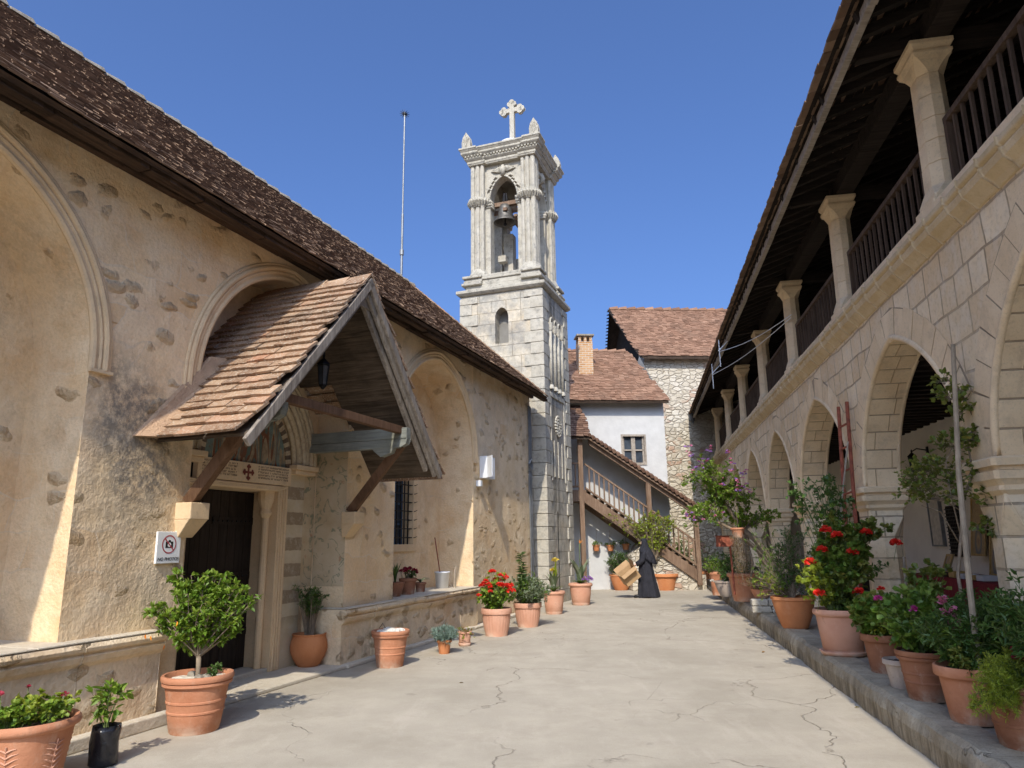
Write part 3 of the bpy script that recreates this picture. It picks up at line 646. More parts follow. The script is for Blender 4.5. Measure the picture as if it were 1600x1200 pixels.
for sg,xe in ((1,-4.62),(-1,-4.70)):
    m = MB()
    yy = PC+sg*(1.12 if sg > 0 else 1.42)
    m.box(-6.29,xe,yy-.06,yy+.06,zt-.15,zt); m.box(-6.29,xe-.12,yy-.055,yy+.055,zt-.27,zt-.155)
    # scrolled bracket end
    m.prism([(xe,zt-.15),(xe-.02,zt-.22),(xe-.10,zt-.26),(xe-.16,zt-.22),(xe-.24,zt-.33),(xe-.40,zt-.38),(xe-.5,zt-.30),(xe-.62,zt-.155)], lambda p,q,t: (p,t,q), yy-.05, yy+.05)
    m.build('wall_plate', M['wood_green'], porch, bevel=.006)
m = MB(); m.bar((-4.74,PC-1.50,zt-.03),(-4.74,PC+1.12,zt-.03), .09, .10); m.build('tie_beam', M['wood_brown'], porch, bevel=.006)
for sg,y0,yt in ((-1,5.84,5.66),(1,8.86,8.60)):
    m = MB(); m.bar((-5.70,y0,2.08),(-4.72,yt,zt-.17), .11, .12, up=(1,0,0)); m.build('brace', M['wood_brown'], porch, bevel=.006)
    m = MB(); m.box(W1-.02,-5.55,y0-.13,y0+.13,1.90,2.07); m.hexa([(W1-.02,y0-.10,1.72),(-5.72,y0-.10,1.72),(-5.72,y0+.10,1.72),(W1-.02,y0+.10,1.72),(W1-.02,y0-.13,1.90),(-5.56,y0-.13,1.90),(-5.56,y0+.13,1.90),(W1-.02,y0+.13,1.90)]); m.build('corbel', M['moulding'], porch, bevel=.008)
m = MB(); m.hexa([(W1,PC-PS-.22,PZ+.05),(W1+.05,PC-PS-.20,PZ+.05),(W1+.22,PC-PS+.04,PZ+.06),(W1,PC-PS+.04,PZ+.06),(W1,PC-PS+.68,PZ+1.05),(W1+.03,PC-PS+.70,PZ+1.05),(W1+.10,PC-PS+.98,PZ+1.08),(W1,PC-PS+.98,PZ+1.08)]); m.build('mortar_flashing', simple('pink_mortar', (.40,.26,.16), .9, .2, 6, .02), porch)
m = MB(); m.box(PE-.25,PE-.0,PC+PS-.9,PC+PS+.02,PZ-.075,PZ-.05) if 0 else m.box(W1,PE+.0,PC+PS-.02,PC+PS+.05,PZ-.085,PZ-.045); m.build('eave_tile_edge', M['roof_porch'], porch)

# lantern under the porch
def lantern(nm, lab, frame, P, arm):
    t = thing(nm, lab, 'lantern', frame, P); x,y,z = P; k = .62
    m = MB(); m.lathe([(.03*k,.30),(.13*k,.24),(.15*k,.22),(.12*k,.21),(.12*k,.20)], 6, P); m.lathe([(.075*k,-.06),(.085*k,-.04),(.03*k,-.09)], 6, P); m.lathe([(.02*k,.30),(.03*k,.34),(.001,.37)], 6, P)
    for i in range(6):
        an = i*math.pi/3; m.tube([(x+.08*k*math.cos(an),y+.08*k*math.sin(an),z-.04),(x+.125*k*math.cos(an),y+.125*k*math.sin(an),z+.21)], .006, 4)
    m.build('frame', M['iron'], t)
    m = MB(); m.lathe([(.07*k,-.035),(.115*k,.20)], 6, P); m.build('glass', M['glass'], t)
    m = MB(); pts = [Vector(P)+Vector(q) for q in arm]; m.tube(pts, .012, 6); m.lathe([(.05,-.07),(.05,.07)], 8, tuple(pts[-1]), .4, 1, cap=True); m.build('bracket', M['iron'], t)
lantern('wall_lantern', 'small black iron lantern hanging under the wooden porch canopy', LF, (-5.2,7.35,3.62), [(0,0,.34),(0,0,.55),(-.3,.1,.85),(-.55,.1,.9)])
# utility box on the far church wall
ub = thing('utility_box', 'white metal meter box fixed to the church wall beyond the porch', 'utility box', LF, (W1,13.95,2.9))
m = MB(); m.box(W1,W1+.16,13.74,14.22,2.92,3.38); m.build('case', M['white_metal'], ub, bevel=.01)
m = MB(); m.hexa([(W1+.16,13.76,2.93),(W1+.34,13.58,2.93),(W1+.35,13.60,2.93),(W1+.17,13.78,2.93),(W1+.16,13.76,3.37),(W1+.34,13.58,3.37),(W1+.35,13.60,3.37),(W1+.17,13.78,3.37)]); m.build('open_door', M['white_metal'], ub)
m = MB(); m.box(W1,W1+.10,13.55,13.66,2.74,2.86); m.build('junction_box', M['white_metal'], ub, bevel=.006)
# cables beside the tower
cb = MB()
for k,(dy,r) in enumerate(((0,.022),(.10,.016),(.17,.012))):
    cb.tube([(W1+.03,16.90+dy,.1),(W1+.035,16.91+dy,1.6),(W1+.03,16.88+dy,3.0),(W1+.04,16.90+dy,4.2),(W1+.03,16.9+dy,5.0)], r, 6)
cb.tube([(W1+.05,16.8,3.5),(W1+.10,16.86,3.62),(W1+.08,16.98,3.5),(W1+.09,16.9,3.35),(W1+.05,16.82,3.45)], .02, 6)
tag(cb.build('cable_run', M['zinc'], None), 'dark cables running down the church corner beside the bell tower', 'cable')
o_ = bpy.data.objects['cable_run']; o_.rotation_euler = (0,0,R(-20))
# sign
sg_ = thing('no_photos_sign', 'white NO PHOTOS sign with a crossed out camera beside the church door', 'sign', LF, (W1,5.64,1.47))
SX = W1+.03; m = MB(); m.box(W1+.005,SX,5.49,5.79,1.47,1.78); m.build('panel', M['white_sign'], sg_, bevel=.006)
m = MB(); cy,cz = 5.64,1.655; n = 40
for i in range(n):
    a0,a1 = 2*math.pi*i/n,2*math.pi*(i+1)/n
    m.quad(*[(SX+.002,cy+r*math.cos(t),cz+r*math.sin(t)) for r,t in ((.078,a0),(.078,a1),(.090,a1),(.090,a0))])
q = math.pi*.75; dd = Vector((0,math.cos(q),math.sin(q))); pp = Vector((0,-math.sin(q),math.cos(q))); c = Vector((SX+.003,cy,cz))
m.quad(c-dd*.08-pp*.006, c+dd*.08-pp*.006, c+dd*.08+pp*.006, c-dd*.08+pp*.006); m.build('prohibition_ring', M['red'], sg_)
m = MB(); x = SX+.001
m.quad((x,cy-.045,cz-.035),(x,cy+.05,cz-.035),(x,cy+.05,cz+.027),(x,cy-.045,cz+.027)); m.quad((x,cy-.015,cz+.027),(x,cy+.022,cz+.027),(x,cy+.015,cz+.042),(x,cy-.008,cz+.042)); m.build('camera_symbol', M['ink'], sg_)
m = MB(); m.add([(x+.0006,cy+.003+.022*math.cos(i*math.pi/8),cz-.004+.022*math.sin(i*math.pi/8)) for i in range(16)],[tuple(range(16))]); m.build('lens', M['white_sign'], sg_)
def text(nm, s, size, frame, P, rx, parent, mat, shear=0):
    cu = bpy.data.curves.new(nm, 'FONT'); cu.body = s; cu.size = size; cu.align_x = 'CENTER'; cu.align_y = 'CENTER'; cu.extrude = .0008; cu.shear = shear; cu.offset = 0
    o = bpy.data.objects.new(nm+'_src', cu); COL.objects.link(o); bpy.context.view_layer.update(); me = bpy.data.meshes.new_from_object(o.evaluated_get(bpy.context.evaluated_depsgraph_get())); bpy.data.objects.remove(o)
    me.materials.clear(); me.materials.append(mat); o = bpy.data.objects.new(nm, me); COL.objects.link(o)
    o.parent = parent; o.location = Vector(P)-OFF[parent.name]; o.rotation_euler = rx; return o
text('lettering', 'NO PHOTOS', .046, LF, (SX+.002,5.64,1.512), (R(90),0,R(90)), sg_, M['ink'], .12)
# lightning mast on the roof ridge
ms = thing('lightning_rod', 'thin grey lightning rod with a star tip rising behind the church roof', 'lightning rod', LF, (-9.3,16.6,8.8))
m = MB(); m.tube([(-9.3,16.6,8.7),(-9.3,16.6,10.8)], .035, 8); m.tube([(-9.3,16.6,10.8),(-9.3,16.6,14.0)], .024, 8); m.tube([(-9.3,16.6,9.55),(-9.3,16.6,9.7)], .06, 8); m.build('pole', M['zinc'], ms)
m = MB()
for i in range(12):
    an = i*math.pi/6; m.tube([(-9.3,16.6,14.0),(-9.3+.15*math.cos(an)*.8,16.6+.15*math.cos(an)*.6,14.0+.15*math.sin(an))], [.02,.004], 5)
m.lathe([(.001,-.05),(.05,-.02),(.05,.02),(.001,.05)], 8, (-9.3,16.6,14.0)); m.build('star_tip', M['iron'], ms)

# ================================================================= BELL TOWER
S0,S1,D0,D1 = 17.8,20.23,-8.0,-5.57
tower = thing('bell_tower', 'tall pale grey stone bell tower with an open belfry and a cross on top', 'bell tower', LF, ((D0+D1)/2,(S0+S1)/2,0))
fy = lambda y0: (lambda t,a_,z: (a_, y0-t, z))       # front face looks towards -y
m = MB()
wall(m, fy(S0), D0, D1, 0, 8.45, .35, [(-6.76,.20,7.75,.30,.15,7.0)], back=False, blind=True)
wall(m, fx(D1), S0, S1, 0, 8.45, .35, [(18.72,.30,2.05,.36,.1,.15),(18.62,.13,7.55,.2,.1,5.75),(18.99,.13,7.55,.2,.1,5.75),(19.36,.13,7.55,.2,.1,5.75)], back=False, blind=True)
m.quad((D0,S0,0),(D0,S1,0),(D0,S1,8.45),(D0,S0,8.45)); m.quad((D0,S1,0),(D1,S1,0),(D1,S1,8.45),(D0,S1,8.45))
shaft = m.build('shaft', M['tower'], tower)
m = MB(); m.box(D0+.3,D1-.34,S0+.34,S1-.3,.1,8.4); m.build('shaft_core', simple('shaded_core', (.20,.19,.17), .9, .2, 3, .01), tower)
m = MB(); qb = MB(); qc = MB(); z = 0; i = 0
while z < 8.4:
    h = .33; l1,l2 = (.52,.34) if i % 2 else (.34,.52); g = .012; z1 = min(z+h-g, 8.44)
    pr_ = .035
    m.box(D1-l1,D1+pr_,S0-pr_,S0+l2,z,z1); qb.box(D1-.1,D1+pr_,S1-l1,S1+pr_,z,z1)
    qc.box(D0-pr_,D0+l1,S0-pr_,S0+.1,z,z1)
    z += h; i += 1
for q_ in (m,qb,qc): q_.build('quoins', M['tower_stone'], tower, bevel=.012)
m = MB()      # triple window: colonnettes, caps; carved rosette panel; door arch trim
for y in (18.43,18.805,19.175,19.55):
    m.tube([(D1+.02,y,5.8),(D1+.02,y,7.42)], .055, 10); m.lathe([(.055,7.38),(.09,7.44),(.075,7.5),(.10,7.58),(.10,7.62)], 10, (D1+.02,y,0)); m.lathe([(.085,5.72),(.085,5.78),(.06,5.84)], 10, (D1+.02,y,0))
for y in (18.62,18.99,19.36):
    P_ = [(D1+.02,y+p[0],7.60+p[1]) for p in offs(arch_prof(.13,.2,.1,6),.03)]; m.tube(P_, .03, 6)
m.build('window_colonnettes', M['tower_stone'], tower, smooth=True)
m = MB(); cy,cz = 19.0,4.75
for r,n in ((.10,8),(.19,14),(.28,20)):
    for i in range(n):
        an = 2*math.pi*i/n; m.lathe([(.001,.0),(.035,.01),(.03,.03),(.001,.04)], 6, (0,0,0)) if 0 else m.bar((D1,cy+r*math.cos(an),cz+r*math.sin(an)),(D1+.05,cy+r*math.cos(an)*.97,cz+r*math.sin(an)*.97), .06,.06)
for y in (18.35,19.65): m.box(D1,D1+.03,y-.04,y+.04,3.2,5.5)
for y in (18.62,18.99,19.36): m.box(D1,D1+.025,y-.05,y+.05,3.3,4.3)
m.box(D1,D1+.04,18.3,19.7,5.5,5.62)
m.build('carved_panel', M['tower_stone'], tower, bevel=.01)
m = MB(); m.box(D0+.9,D1-.0,S0-.03,S0-.0,6.92,7.0) if 0 else None
# cornices and plinth steps of the belfry
cx_,cy_ = (D0+D1)/2,(S0+S1)/2
def sq(m, half, z0, z1, half1=None):
    h1 = half1 if half1 is not None else half
    m.hexa([(cx_-half,cy_-half,z0),(cx_+half,cy_-half,z0),(cx_+half,cy_+half,z0),(cx_-half,cy_+half,z0),(cx_-h1,cy_-h1,z1),(cx_+h1,cy_-h1,z1),(cx_+h1,cy_+h1,z1),(cx_-h1,cy_+h1,z1)])
m = MB(); sq(m,1.215,8.42,8.50); sq(m,1.26,8.50,8.56,1.33); sq(m,1.34,8.56,8.66); sq(m,1.31,8.66,8.72,1.16); sq(m,1.12,8.72,8.84)
for sx in (-1,1):
    for sy in (-1,1):
        def blk(h0,h1,z0,z1,hb=.46,exp=0):
            xa,xb = sorted((cx_+sx*(h0), cx_+sx*(h0-hb))); ya,yb = sorted((cy_+sy*h0, cy_+sy*(h0-hb))); m.box(xa,xb,ya,yb,z0,z1)
        blk(1.22,0,8.84,8.92,.62); blk(1.17,0,8.92,9.0,.58); blk(1.20,0,9.06,9.14,.60); blk(1.14,0,9.0,9.06,.55)
sq(m,1.09,8.84,9.0); sq(m,1.13,9.0,9.08); sq(m,1.10,9.08,9.16)
m.build('cornice', M['tower_dark'], tower, bevel=.02)
HB = .98
b0,b1 = 9.14,12.75
for sx in (-1,1):
    for sy in (-1,1):
        m = MB(); px,py = cx_+sx*(HB-.19), cy_+sy*(HB-.19)
        m.box(px-.17,px+.17,py-.17,py+.17,b0,b1)
        for ax,ay in ((sx,0),(0,sy)):
            for k in (-.15,0,.15):
                x = px+ax*.17+(k if ax == 0 else 0); y = py+ay*.17+(k if ay == 0 else 0)
                m.tube([(x,y,b0),(x,y,b1)], .062 if k else .072, 8)
        m.tube([(px+sx*.17,py+sy*.17,b0),(px+sx*.17,py+sy*.17,b1)], .06, 8)
        m.build('corner_pier', M['tower_stone'], tower, smooth=False)
for sx in (-1,1):
    for sy in (-1,1):
        m = MB(); px,py = cx_+sx*(HB-.19), cy_+sy*(HB-.19)
        for (zz,r0,r1,hh) in ((11.36,.27,.30,.05),(11.41,.30,.355,.10),(11.51,.355,.30,.12)):
            m.lathe([(r0,zz),(r1,zz+hh)], 8, (px,py,0), cap=True)
        for i in range(26):
            an = 2*math.pi*i/26; q = Vector((px+.30*math.cos(an),py+.30*math.sin(an),11.40)); m.tube([q, q+Vector((.06*math.cos(an),.06*math.sin(an),.12)), q+Vector((.03*math.cos(an),.03*math.sin(an),.24))], [.02,.035,.008], 5)
        m.build('leaf_collar', M['tower_dark'], tower); m = MB()
        for (zz,r0,r1,hh) in ((9.14,.34,.33,.08),(9.22,.33,.26,.16)): m.lathe([(r0,zz),(r1,zz+hh)], 4+4, (px,py,0), cap=True)
        m.build('pier_foot', M['tower_dark'], tower)
m = MB()
op = [(0,.43,11.55,.72,.22,b0)]
for k in range(4):
    ca,sa = [(0,-1),(1,0),(0,1),(-1,0)][k]
    def fn(t,a_,z,ca=ca,sa=sa): return (cx_+ca*(HB-.12+t)-sa*a_, cy_+sa*(HB-.12+t)+ca*a_, z)
    wall(m, fn, -.62, .62, b0, b1, .30, op)
m.build('belfry_arches', M['tower_stone'], tower)
m = MB()
for k in range(4):
    ca,sa = [(0,-1),(1,0),(0,1),(-1,0)][k]
    def fn(t,a_,z,ca=ca,sa=sa): return (cx_+ca*(HB-.12+t)-sa*a_, cy_+sa*(HB-.12+t)+ca*a_, z)
    m.tube([fn(.02,p[0],11.55+p[1]) for p in offs(arch_prof(.43,.72,.22,8),.02)], .03, 6)
    for sg in (-1,1):
        for z0,z1,e in ((11.32,11.38,.03),(11.38,11.46,.06),(11.46,11.54,.09)):
            q = [fn(e,sg*.38-(.0),z0), fn(e,sg*.60,z0), fn(-.32,sg*.60,z0), fn(-.32,sg*.38,z0)]; m.hexa(q+[(p[0],p[1],z1) for p in q])
    # eagle-like relief of plain leaves and ribs
    for sg in (-1,1):
        for j in range(6):
            an = .35+j*.22; r0,r1 = .10,.42-.02*j
            m.tube([fn(.03,sg*r0*math.cos(an),12.38+r0*math.sin(an)*.6),fn(.045,sg*r1*.7*math.cos(an),12.38+r1*.7*math.sin(an)*.75),fn(.02,sg*r1*math.cos(an),12.38+r1*math.sin(an)*.7)], [.02,.034,.012], 5)
        for j in range(4): m.tube([fn(.03,sg*(.16+.07*j),12.22-.12*j),fn(.05,sg*(.24+.07*j),12.28-.12*j),fn(.02,sg*(.34+.06*j),12.18-.12*j)], [.02,.035,.01], 5)
    m.tube([fn(.04,0,12.28),fn(.09,0,12.42),fn(.05,0,12.60)], [.05,.09,.05], 8)
m.build('relief_carving', M['tower_stone'], tower, smooth=True)
m = MB(); e0 = 12.70
for z0,z1,h0,h1 in ((0,.05,1.0,1.02),(.05,.13,1.03,1.03),(.13,.19,1.04,1.10),(.19,.25,1.09,1.09),(.27,.33,1.12,1.18),(.33,.39,1.18,1.18),(.39,.46,1.17,1.22),(.46,.52,1.23,1.23)):
    sq(m, h0, e0+z0, e0+z1, h1)
    for sx in (-1,1):
        for sy in (-1,1):
            a0,a1 = h0+.06,h1+.06
            x0,x1 = cx_+sx*a0, cx_+sx*(a0-.56); y0,y1 = cy_+sy*a0, cy_+sy*(a0-.56); X0,X1 = cx_+sx*a1, cx_+sx*(a1-.56); Y0,Y1 = cy_+sy*a1, cy_+sy*(a1-.56)
            m.hexa([(x0,y0,e0+z0+.002),(x1,y0,e0+z0+.002),(x1,y1,e0+z0+.002),(x0,y1,e0+z0+.002),(X0,Y0,e0+z1+.002),(X1,Y0,e0+z1+.002),(X1,Y1,e0+z1+.002),(X0,Y1,e0+z1+.002)])
sq(m,1.05,e0+.24,e0+.28)
for k in range(4):
    ca,sa = [(0,-1),(1,0),(0,1),(-1,0)][k]
    for j in range(-11,12):
        o2 = .06 if abs(j) > 5 else 0; c = Vector((cx_+ca*(1.10+o2)-sa*j*.1, cy_+sa*(1.10+o2)+ca*j*.1, e0+.26)); m.box(c.x-.03,c.x+.03,c.y-.03,c.y+.03,c.z-.03,c.z+.03)
m.build('entablature', M['tower_dark'], tower, bevel=.01)
m = MB(); m.lathe([(.62,0),(.60,.18),(.50,.36),(.34,.50),(.15,.58),(.01,.60)], 24, (cx_-.05,cy_,13.34)); m.build('dome', simple('lime_dome', (.60,.60,.57), .9, .08, 5, .01), tower, smooth=True)
for sx in (-1,1):
    for sy in (-1,1):
        m = MB(); px,py = cx_+sx*1.08, cy_+sy*1.08
        m.box(px-.13,px+.13,py-.13,py+.13,13.2,13.27)
        pr = [(-.13,0),(.13,0),(.135,.18),(.10,.34),(.0,.5),(-.10,.34),(-.135,.18)]
        for ang in (math.pi/4*sx*sy,):
            dx,dy = math.cos(R(0)), 0
            m.prism(pr, lambda p,q,t: (px+p, py+t, 13.27+q), -.05 if sy>0 else -.11, .11 if sy>0 else .05)
            for q in range(-2,3): m.tube([(px,py-.115*(1 if sy<0 else 0)+(.0),13.30),(px+q*.045,py-.12*(1 if sy<0 else 0),13.30+.34-.03*abs(q))], [.012,.016], 5)
        m.build('finial', M['tower_dark'], tower, bevel=.012)
m = MB(); zc = 14.98; yy0,yy1 = cy_-.07,cy_+.07
m.box(cx_-.075,cx_+.075,yy0,yy1,13.75,15.18); m.box(cx_-.27,cx_+.27,yy0+.002,yy1-.002,zc-.075,zc+.075)
for (ex,ez) in ((0,15.20),(-.27,zc),(.27,zc)):
    dx,dz = (0,1) if ex == 0 else ((1 if ex > 0 else -1),0)
    for (ux,uz) in ((dx,dz),(dz,dx),(-dz,-dx)):
        c = (cx_+ex+ux*.07, ez+uz*.07); m.prism([(c[0]+.078*math.cos(i*math.pi/7),c[1]+.078*math.sin(i*math.pi/7)) for i in range(14)], lambda p,q,t: (p,t,q), yy0+.004, yy1-.004)
m.build('cross', M['tower_stone'], tower, bevel=.008)
# timber bell frame, inner pier
m = MB(); m.box(cx_-.8,cx_+.8,cy_-.62,cy_-.50,11.45,11.58); m.box(cx_-.8,cx_+.8,cy_-.05,cy_+.05,11.50,11.62); m.box(cx_-.06,cx_+.06,cy_-.8,cy_+.8,11.2,11.3); m.box(cx_+.28,cx_+.38,cy_-.8,cy_+.8,10.95,11.03)
m.build('bell_beam', M['wood_stair'], tower, bevel=.006)
m = MB(); m.box(cx_-.42,cx_-.12,cy_+.2,cy_+.5,b0,10.9); m.box(cx_-.5,cx_-.25,cy_-.1,cy_+.1,9.9,10.1); m.box(cx_-.75,cx_+.0,cy_+.55,cy_+.8,b0,10.2); m.build('inner_pier', M['tower_stone'], tower, bevel=.01)
def bell(lab, P, s, cat='bell'):
    t = thing('bell', lab, cat, LF, P, group='bells in the belfry')
    m = MB(); m.lathe([(.001,.50),(.06,.50),(.12,.47),(.155,.38),(.17,.25),(.20,.13),(.25,.05),(.29,.0),(.275,-.005),(.23,.03),(.17,.14),(.13,.36),(.001,.42)], 28, (0,0,0)); m.v = [(P[0]+x*s,P[1]+y*s,P[2]+z*s) for x,y,z in m.v]; m.build('bell_body', M['bronze'], t, smooth=True)
    m = MB(); m.tube([(P[0],P[1],P[2]+.40*s),(P[0],P[1],P[2]-.02*s)], .015*s, 6); m.lathe([(.001,-.11),(.05,-.08),(.055,-.04),(.02,.0)], 10, P); m.build('clapper', M['iron'], t)
    m = MB()
    for k in range(3): m.tube([(P[0]+(k-1)*.04*s,P[1],P[2]+.48*s),(P[0]+(k-1)*.05*s,P[1],P[2]+.62*s),(P[0]+(k-1)*.03*s,P[1],P[2]+.80*s)], .02*s, 6)
    m.build('yoke', M['iron'], t)
bell('large grey bronze bell hanging in the front arch of the belfry', (cx_-.08,cy_-.55,10.92), 1.2)
bell('smaller dark bell half hidden behind the right front pier of the belfry', (cx_+.22,cy_+.50,10.42), .85)
bell('dark bell seen through the side opening of the belfry', (cx_+.55,cy_+.1,10.75), .7)
# ================================================================= ARCADE with gallery
M['wood_rail'] = wood('railing_timber', (.07,.045,.03), (.15,.105,.075), axis=2)
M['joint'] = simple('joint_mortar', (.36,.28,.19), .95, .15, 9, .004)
AX, AT, PH = 3.0, .43, .27
PIERS = [-1.2, 2.3, 6.88, 10.56, 14.45, 18.0, 21.5, 25.0, 28.5]
m = MB(); y = -5
tag_pl = None
m.box(2.10, 5.7, -5, 30.2, 0, PH-.012); pl_ = m.build('arcade_walkway', M['floor']); pl_.rotation_euler = (0,0,R(-10)); tag(pl_, kind='structure')
m = MB()
ks = []
while y < 26.6:
    h = PH if y < 14 else PH-(y-14)*.017; o1 = random.uniform(-.012,.012); zz = random.uniform(-.004,.007); c_ = random.uniform(0,.02)
    ks.append([(p,y,q) for p,q in ((2.36,0),(2.035+o1,0),(2.03+o1+random.uniform(-.008,.008),h*.55),(2.045+o1+c_,h-.03-c_*.6),(2.085+o1+c_,h+zz),(2.36,h+zz*.5))]); y += random.uniform(.12,.3)
for A_,B_ in zip(ks[:-1],ks[1:]): m.add(A_+B_, [(j,j+1,6+j+1,6+j) for j in range(5)])
m.add(ks[-1], [(0,1,2,3,4,5)])
kb = m.build('kerb', M['conc_edge']); kb.rotation_euler = (0,0,R(-10)); tag(kb, kind='structure')

arc = thing('arcade_building', 'two storey monastery wing with pointed stone arches below and a timber railed gallery above', 'arcade', RF, (AX,12,0))
YA, YB, ZS = -5, 29.6, 4.40
OPS = []
for i in range(len(PIERS)-1):
    a_ = (PIERS[i+1]-PIERS[i]-.50)/2; yc = (PIERS[i]+PIERS[i+1])/2; h = 1.635*(1 if i != 1 else 1.2)
    OPS.append((yc, a_, 2.265, h, .26, 2.255))
fa = lambda t,y,z: (AX-t, y, z)
m = MB(); s2 = MB(); wall(m, fa, YA, YB, 2.255, ZS, AT, OPS, soff=s2)
m.build('arcade_wall', M['arcade'], arc)
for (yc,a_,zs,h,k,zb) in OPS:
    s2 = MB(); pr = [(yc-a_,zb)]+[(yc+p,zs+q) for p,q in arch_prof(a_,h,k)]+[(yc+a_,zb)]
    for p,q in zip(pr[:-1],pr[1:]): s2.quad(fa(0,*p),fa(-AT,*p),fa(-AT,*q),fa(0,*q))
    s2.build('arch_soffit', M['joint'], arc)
# voussoirs, edge rolls, hood
for (yc,a_,zs,h,k,zb) in OPS:
    mv = MB(); mr = MB(); ms_ = MB()
    fine = arch_prof(a_,h,k,40); 
    # resample by length
    Lc = [0.]
    for p,q in zip(fine[:-1],fine[1:]): Lc.append(Lc[-1]+math.hypot(q[0]-p[0],q[1]-p[1]))
    nv = int(Lc[-1]/.25); 
    def at(d):
        d = min(max(d,0),Lc[-1]-1e-6); i = next(j for j in range(len(Lc)-1) if Lc[j+1] > d); t = (d-Lc[i])/(Lc[i+1]-Lc[i]); p,q = fine[i],fine[i+1]
        tx,ty = q[0]-p[0],q[1]-p[1]; l = math.hypot(tx,ty); return (p[0]+tx*t,p[1]+ty*t),(-ty/l,tx/l)
    for j in range(nv):
        d0,d1 = Lc[-1]*j/nv+.010, Lc[-1]*(j+1)/nv-.010; wd = .36+random.uniform(-.02,.03)
        (p0,n0),(p1,n1) = at(d0),at(d1)
        q = [p0,(p0[0]+n0[0]*wd,p0[1]+n0[1]*wd),(p1[0]+n1[0]*wd,p1[1]+n1[1]*wd),p1]
        mv.prism(q, lambda u,v_,t: (AX-t,yc+u,zs+v_), -.02, random.uniform(.004,.012))
        sp = random.uniform(.12,.38); q2 = [(p0[0]-n0[0]*.008,p0[1]-n0[1]*.008),(p0[0]+n0[0]*.02,p0[1]+n0[1]*.02),(p1[0]+n1[0]*.02,p1[1]+n1[1]*.02),(p1[0]-n1[0]*.008,p1[1]-n1[1]*.008)]
        for ta,tb in ((.015,sp-.006),(sp+.006,AT-.015)): ms_.prism(q2, lambda u,v_,t: (AX+t,yc+u,zs+v_), ta, tb)
        for off,rad,xx in ((.035,.042,-.012),):
            pass
    ms_.build('soffit_blocks', M['arcade_stone'], arc, bevel=.004)
    bk_ = MB(); pr = [at(Lc[-1]*t/48) for t in range(49)]
    for (p,n),(q,o2) in zip(pr[:-1],pr[1:]): bk_.prism([p,(p[0]+n[0]*.37,p[1]+n[1]*.37),(q[0]+o2[0]*.37,q[1]+o2[1]*.37),q], lambda u,v_,t: (AX-t,yc+u,zs+v_), -.01, .002)
    bk_.build('voussoir_mortar', M['joint'], arc)
    rr_ = [(yc-a_,zs-.0)]+[(yc+p[0]+n[0]*.02,zs+p[1]+n[1]*.02) for p,n in pr]+[(yc+a_,zs-.0)]
    for xx in (AX+.004,AX+AT-.004):
        mr = MB(); mr.tube([(xx,y_,z_) for y_,z_ in rr_], .036, 10); mr.build('arch_roll', M['arcade_stone'], arc, smooth=True)
    mv.build('voussoirs', M['arcade_stone'], arc, bevel=.005)
# piers: each one a part with its impost
for i,pc in enumerate(PIERS):
    big = i in (1,2)
    pw = .245; x0,x1 = AX+.003, AX+AT-.003
    def ring(e,c):
        a0,a1,b0,b1 = x0-e,x1+e,pc-pw-e,pc+pw+e
        return [(a0+c,b0),(a1-c,b0),(a1,b0+c),(a1,b1-c),(a1-c,b1),(a0+c,b1),(a0,b1-c),(a0,b0+c)]
    m = MB(); secs = [(PH,.05,.02),(PH+.12,.05,.02),(PH+.14,.01,.02),(PH+.30,0.01,.15),(1.63,0,.15),(1.87,0,.02),(2.005,0,.012)]
    for (za,ea,ca),(zb_,eb,cb_) in zip(secs[:-1],secs[1:]):
        A_,B_ = ring(ea,ca),ring(eb,cb_); m.add([(p[0],p[1],za) for p in A_]+[(p[0],p[1],zb_) for p in B_], [(j,(j+1)%8,8+(j+1)%8,8+j) for j in range(8)])
    pr_ = m.build('pier', M['arcade_soffit'], arc)
    m = MB()
    for za,zb_,ea,eb in tuple((p-.155,q-.155,e,f) for p,q,e,f in ((2.12,2.16,.0,.035),(2.16,2.20,.035,.035),(2.20,2.25,.03,.065),(2.25,2.32,.075,.085),(2.325,2.36,.06,.06),(2.36,2.42,.095,.10),(2.42,2.44,.10,.06))):
        A_,B_ = ring(ea,.03),ring(eb,.03); m.add([(p[0],p[1],za) for p in A_]+[(p[0],p[1],zb_) for p in B_], [(j,(j+1)%8,8+(j+1)%8,8+j) for j in range(8)]+[tuple(range(7,-1,-1)),tuple(range(8,16))])
    m.build('impost', M['arcade_stone'], pr_)
    for sx,sy in ((x0,pc-pw),(x0,pc+pw)):      # broach stops carved on the chamfers
        m = MB(); sg = 1 if sy > pc else -1
        m.add([(x0-.004,sy-sg*.02,1.945),(x0-.004,sy-sg*.16,1.645),(x0+.15,sy+sg*.004,1.645),(x0+.02,sy+sg*.004,1.945)],[(0,1,2,3)])
        m.build('chamfer_stop', M['arcade_stone'], pr_)
# string course, parapet sill
m = MB(); y = YA
while y < YB:
    l = random.uniform(.30,.5); d = random.uniform(-.008,.008); n = 5; y1 = min(y+l,YB)
    prof = [(AX+.1,ZS-.02),(AX-.015,ZS-.02),(AX-.05+d,ZS+.03),(AX-.115+d,ZS+.09),(AX-.135+d,ZS+.15),(AX-.11+d,ZS+.165),(AX-.15+d,ZS+.19),(AX-.15+d,ZS+.245),(AX+.1,ZS+.26)]
    m.prism(prof, lambda p,q,t: (p,t,q), y, y1-.007)
    y = y1
m.build('string_course', M['string'], arc, bevel=.012)
m = MB(); y = YA
while y < YB: l = random.uniform(.5,1.1); m.box(AX-.105+random.uniform(-.006,.006),AX+AT-.05,y,min(y+l,YB)-.006,ZS+.26,ZS+.345+random.uniform(-.006,.004)); y += l
m.build('gallery_sill', M['arcade_stone'], arc, bevel=.008)
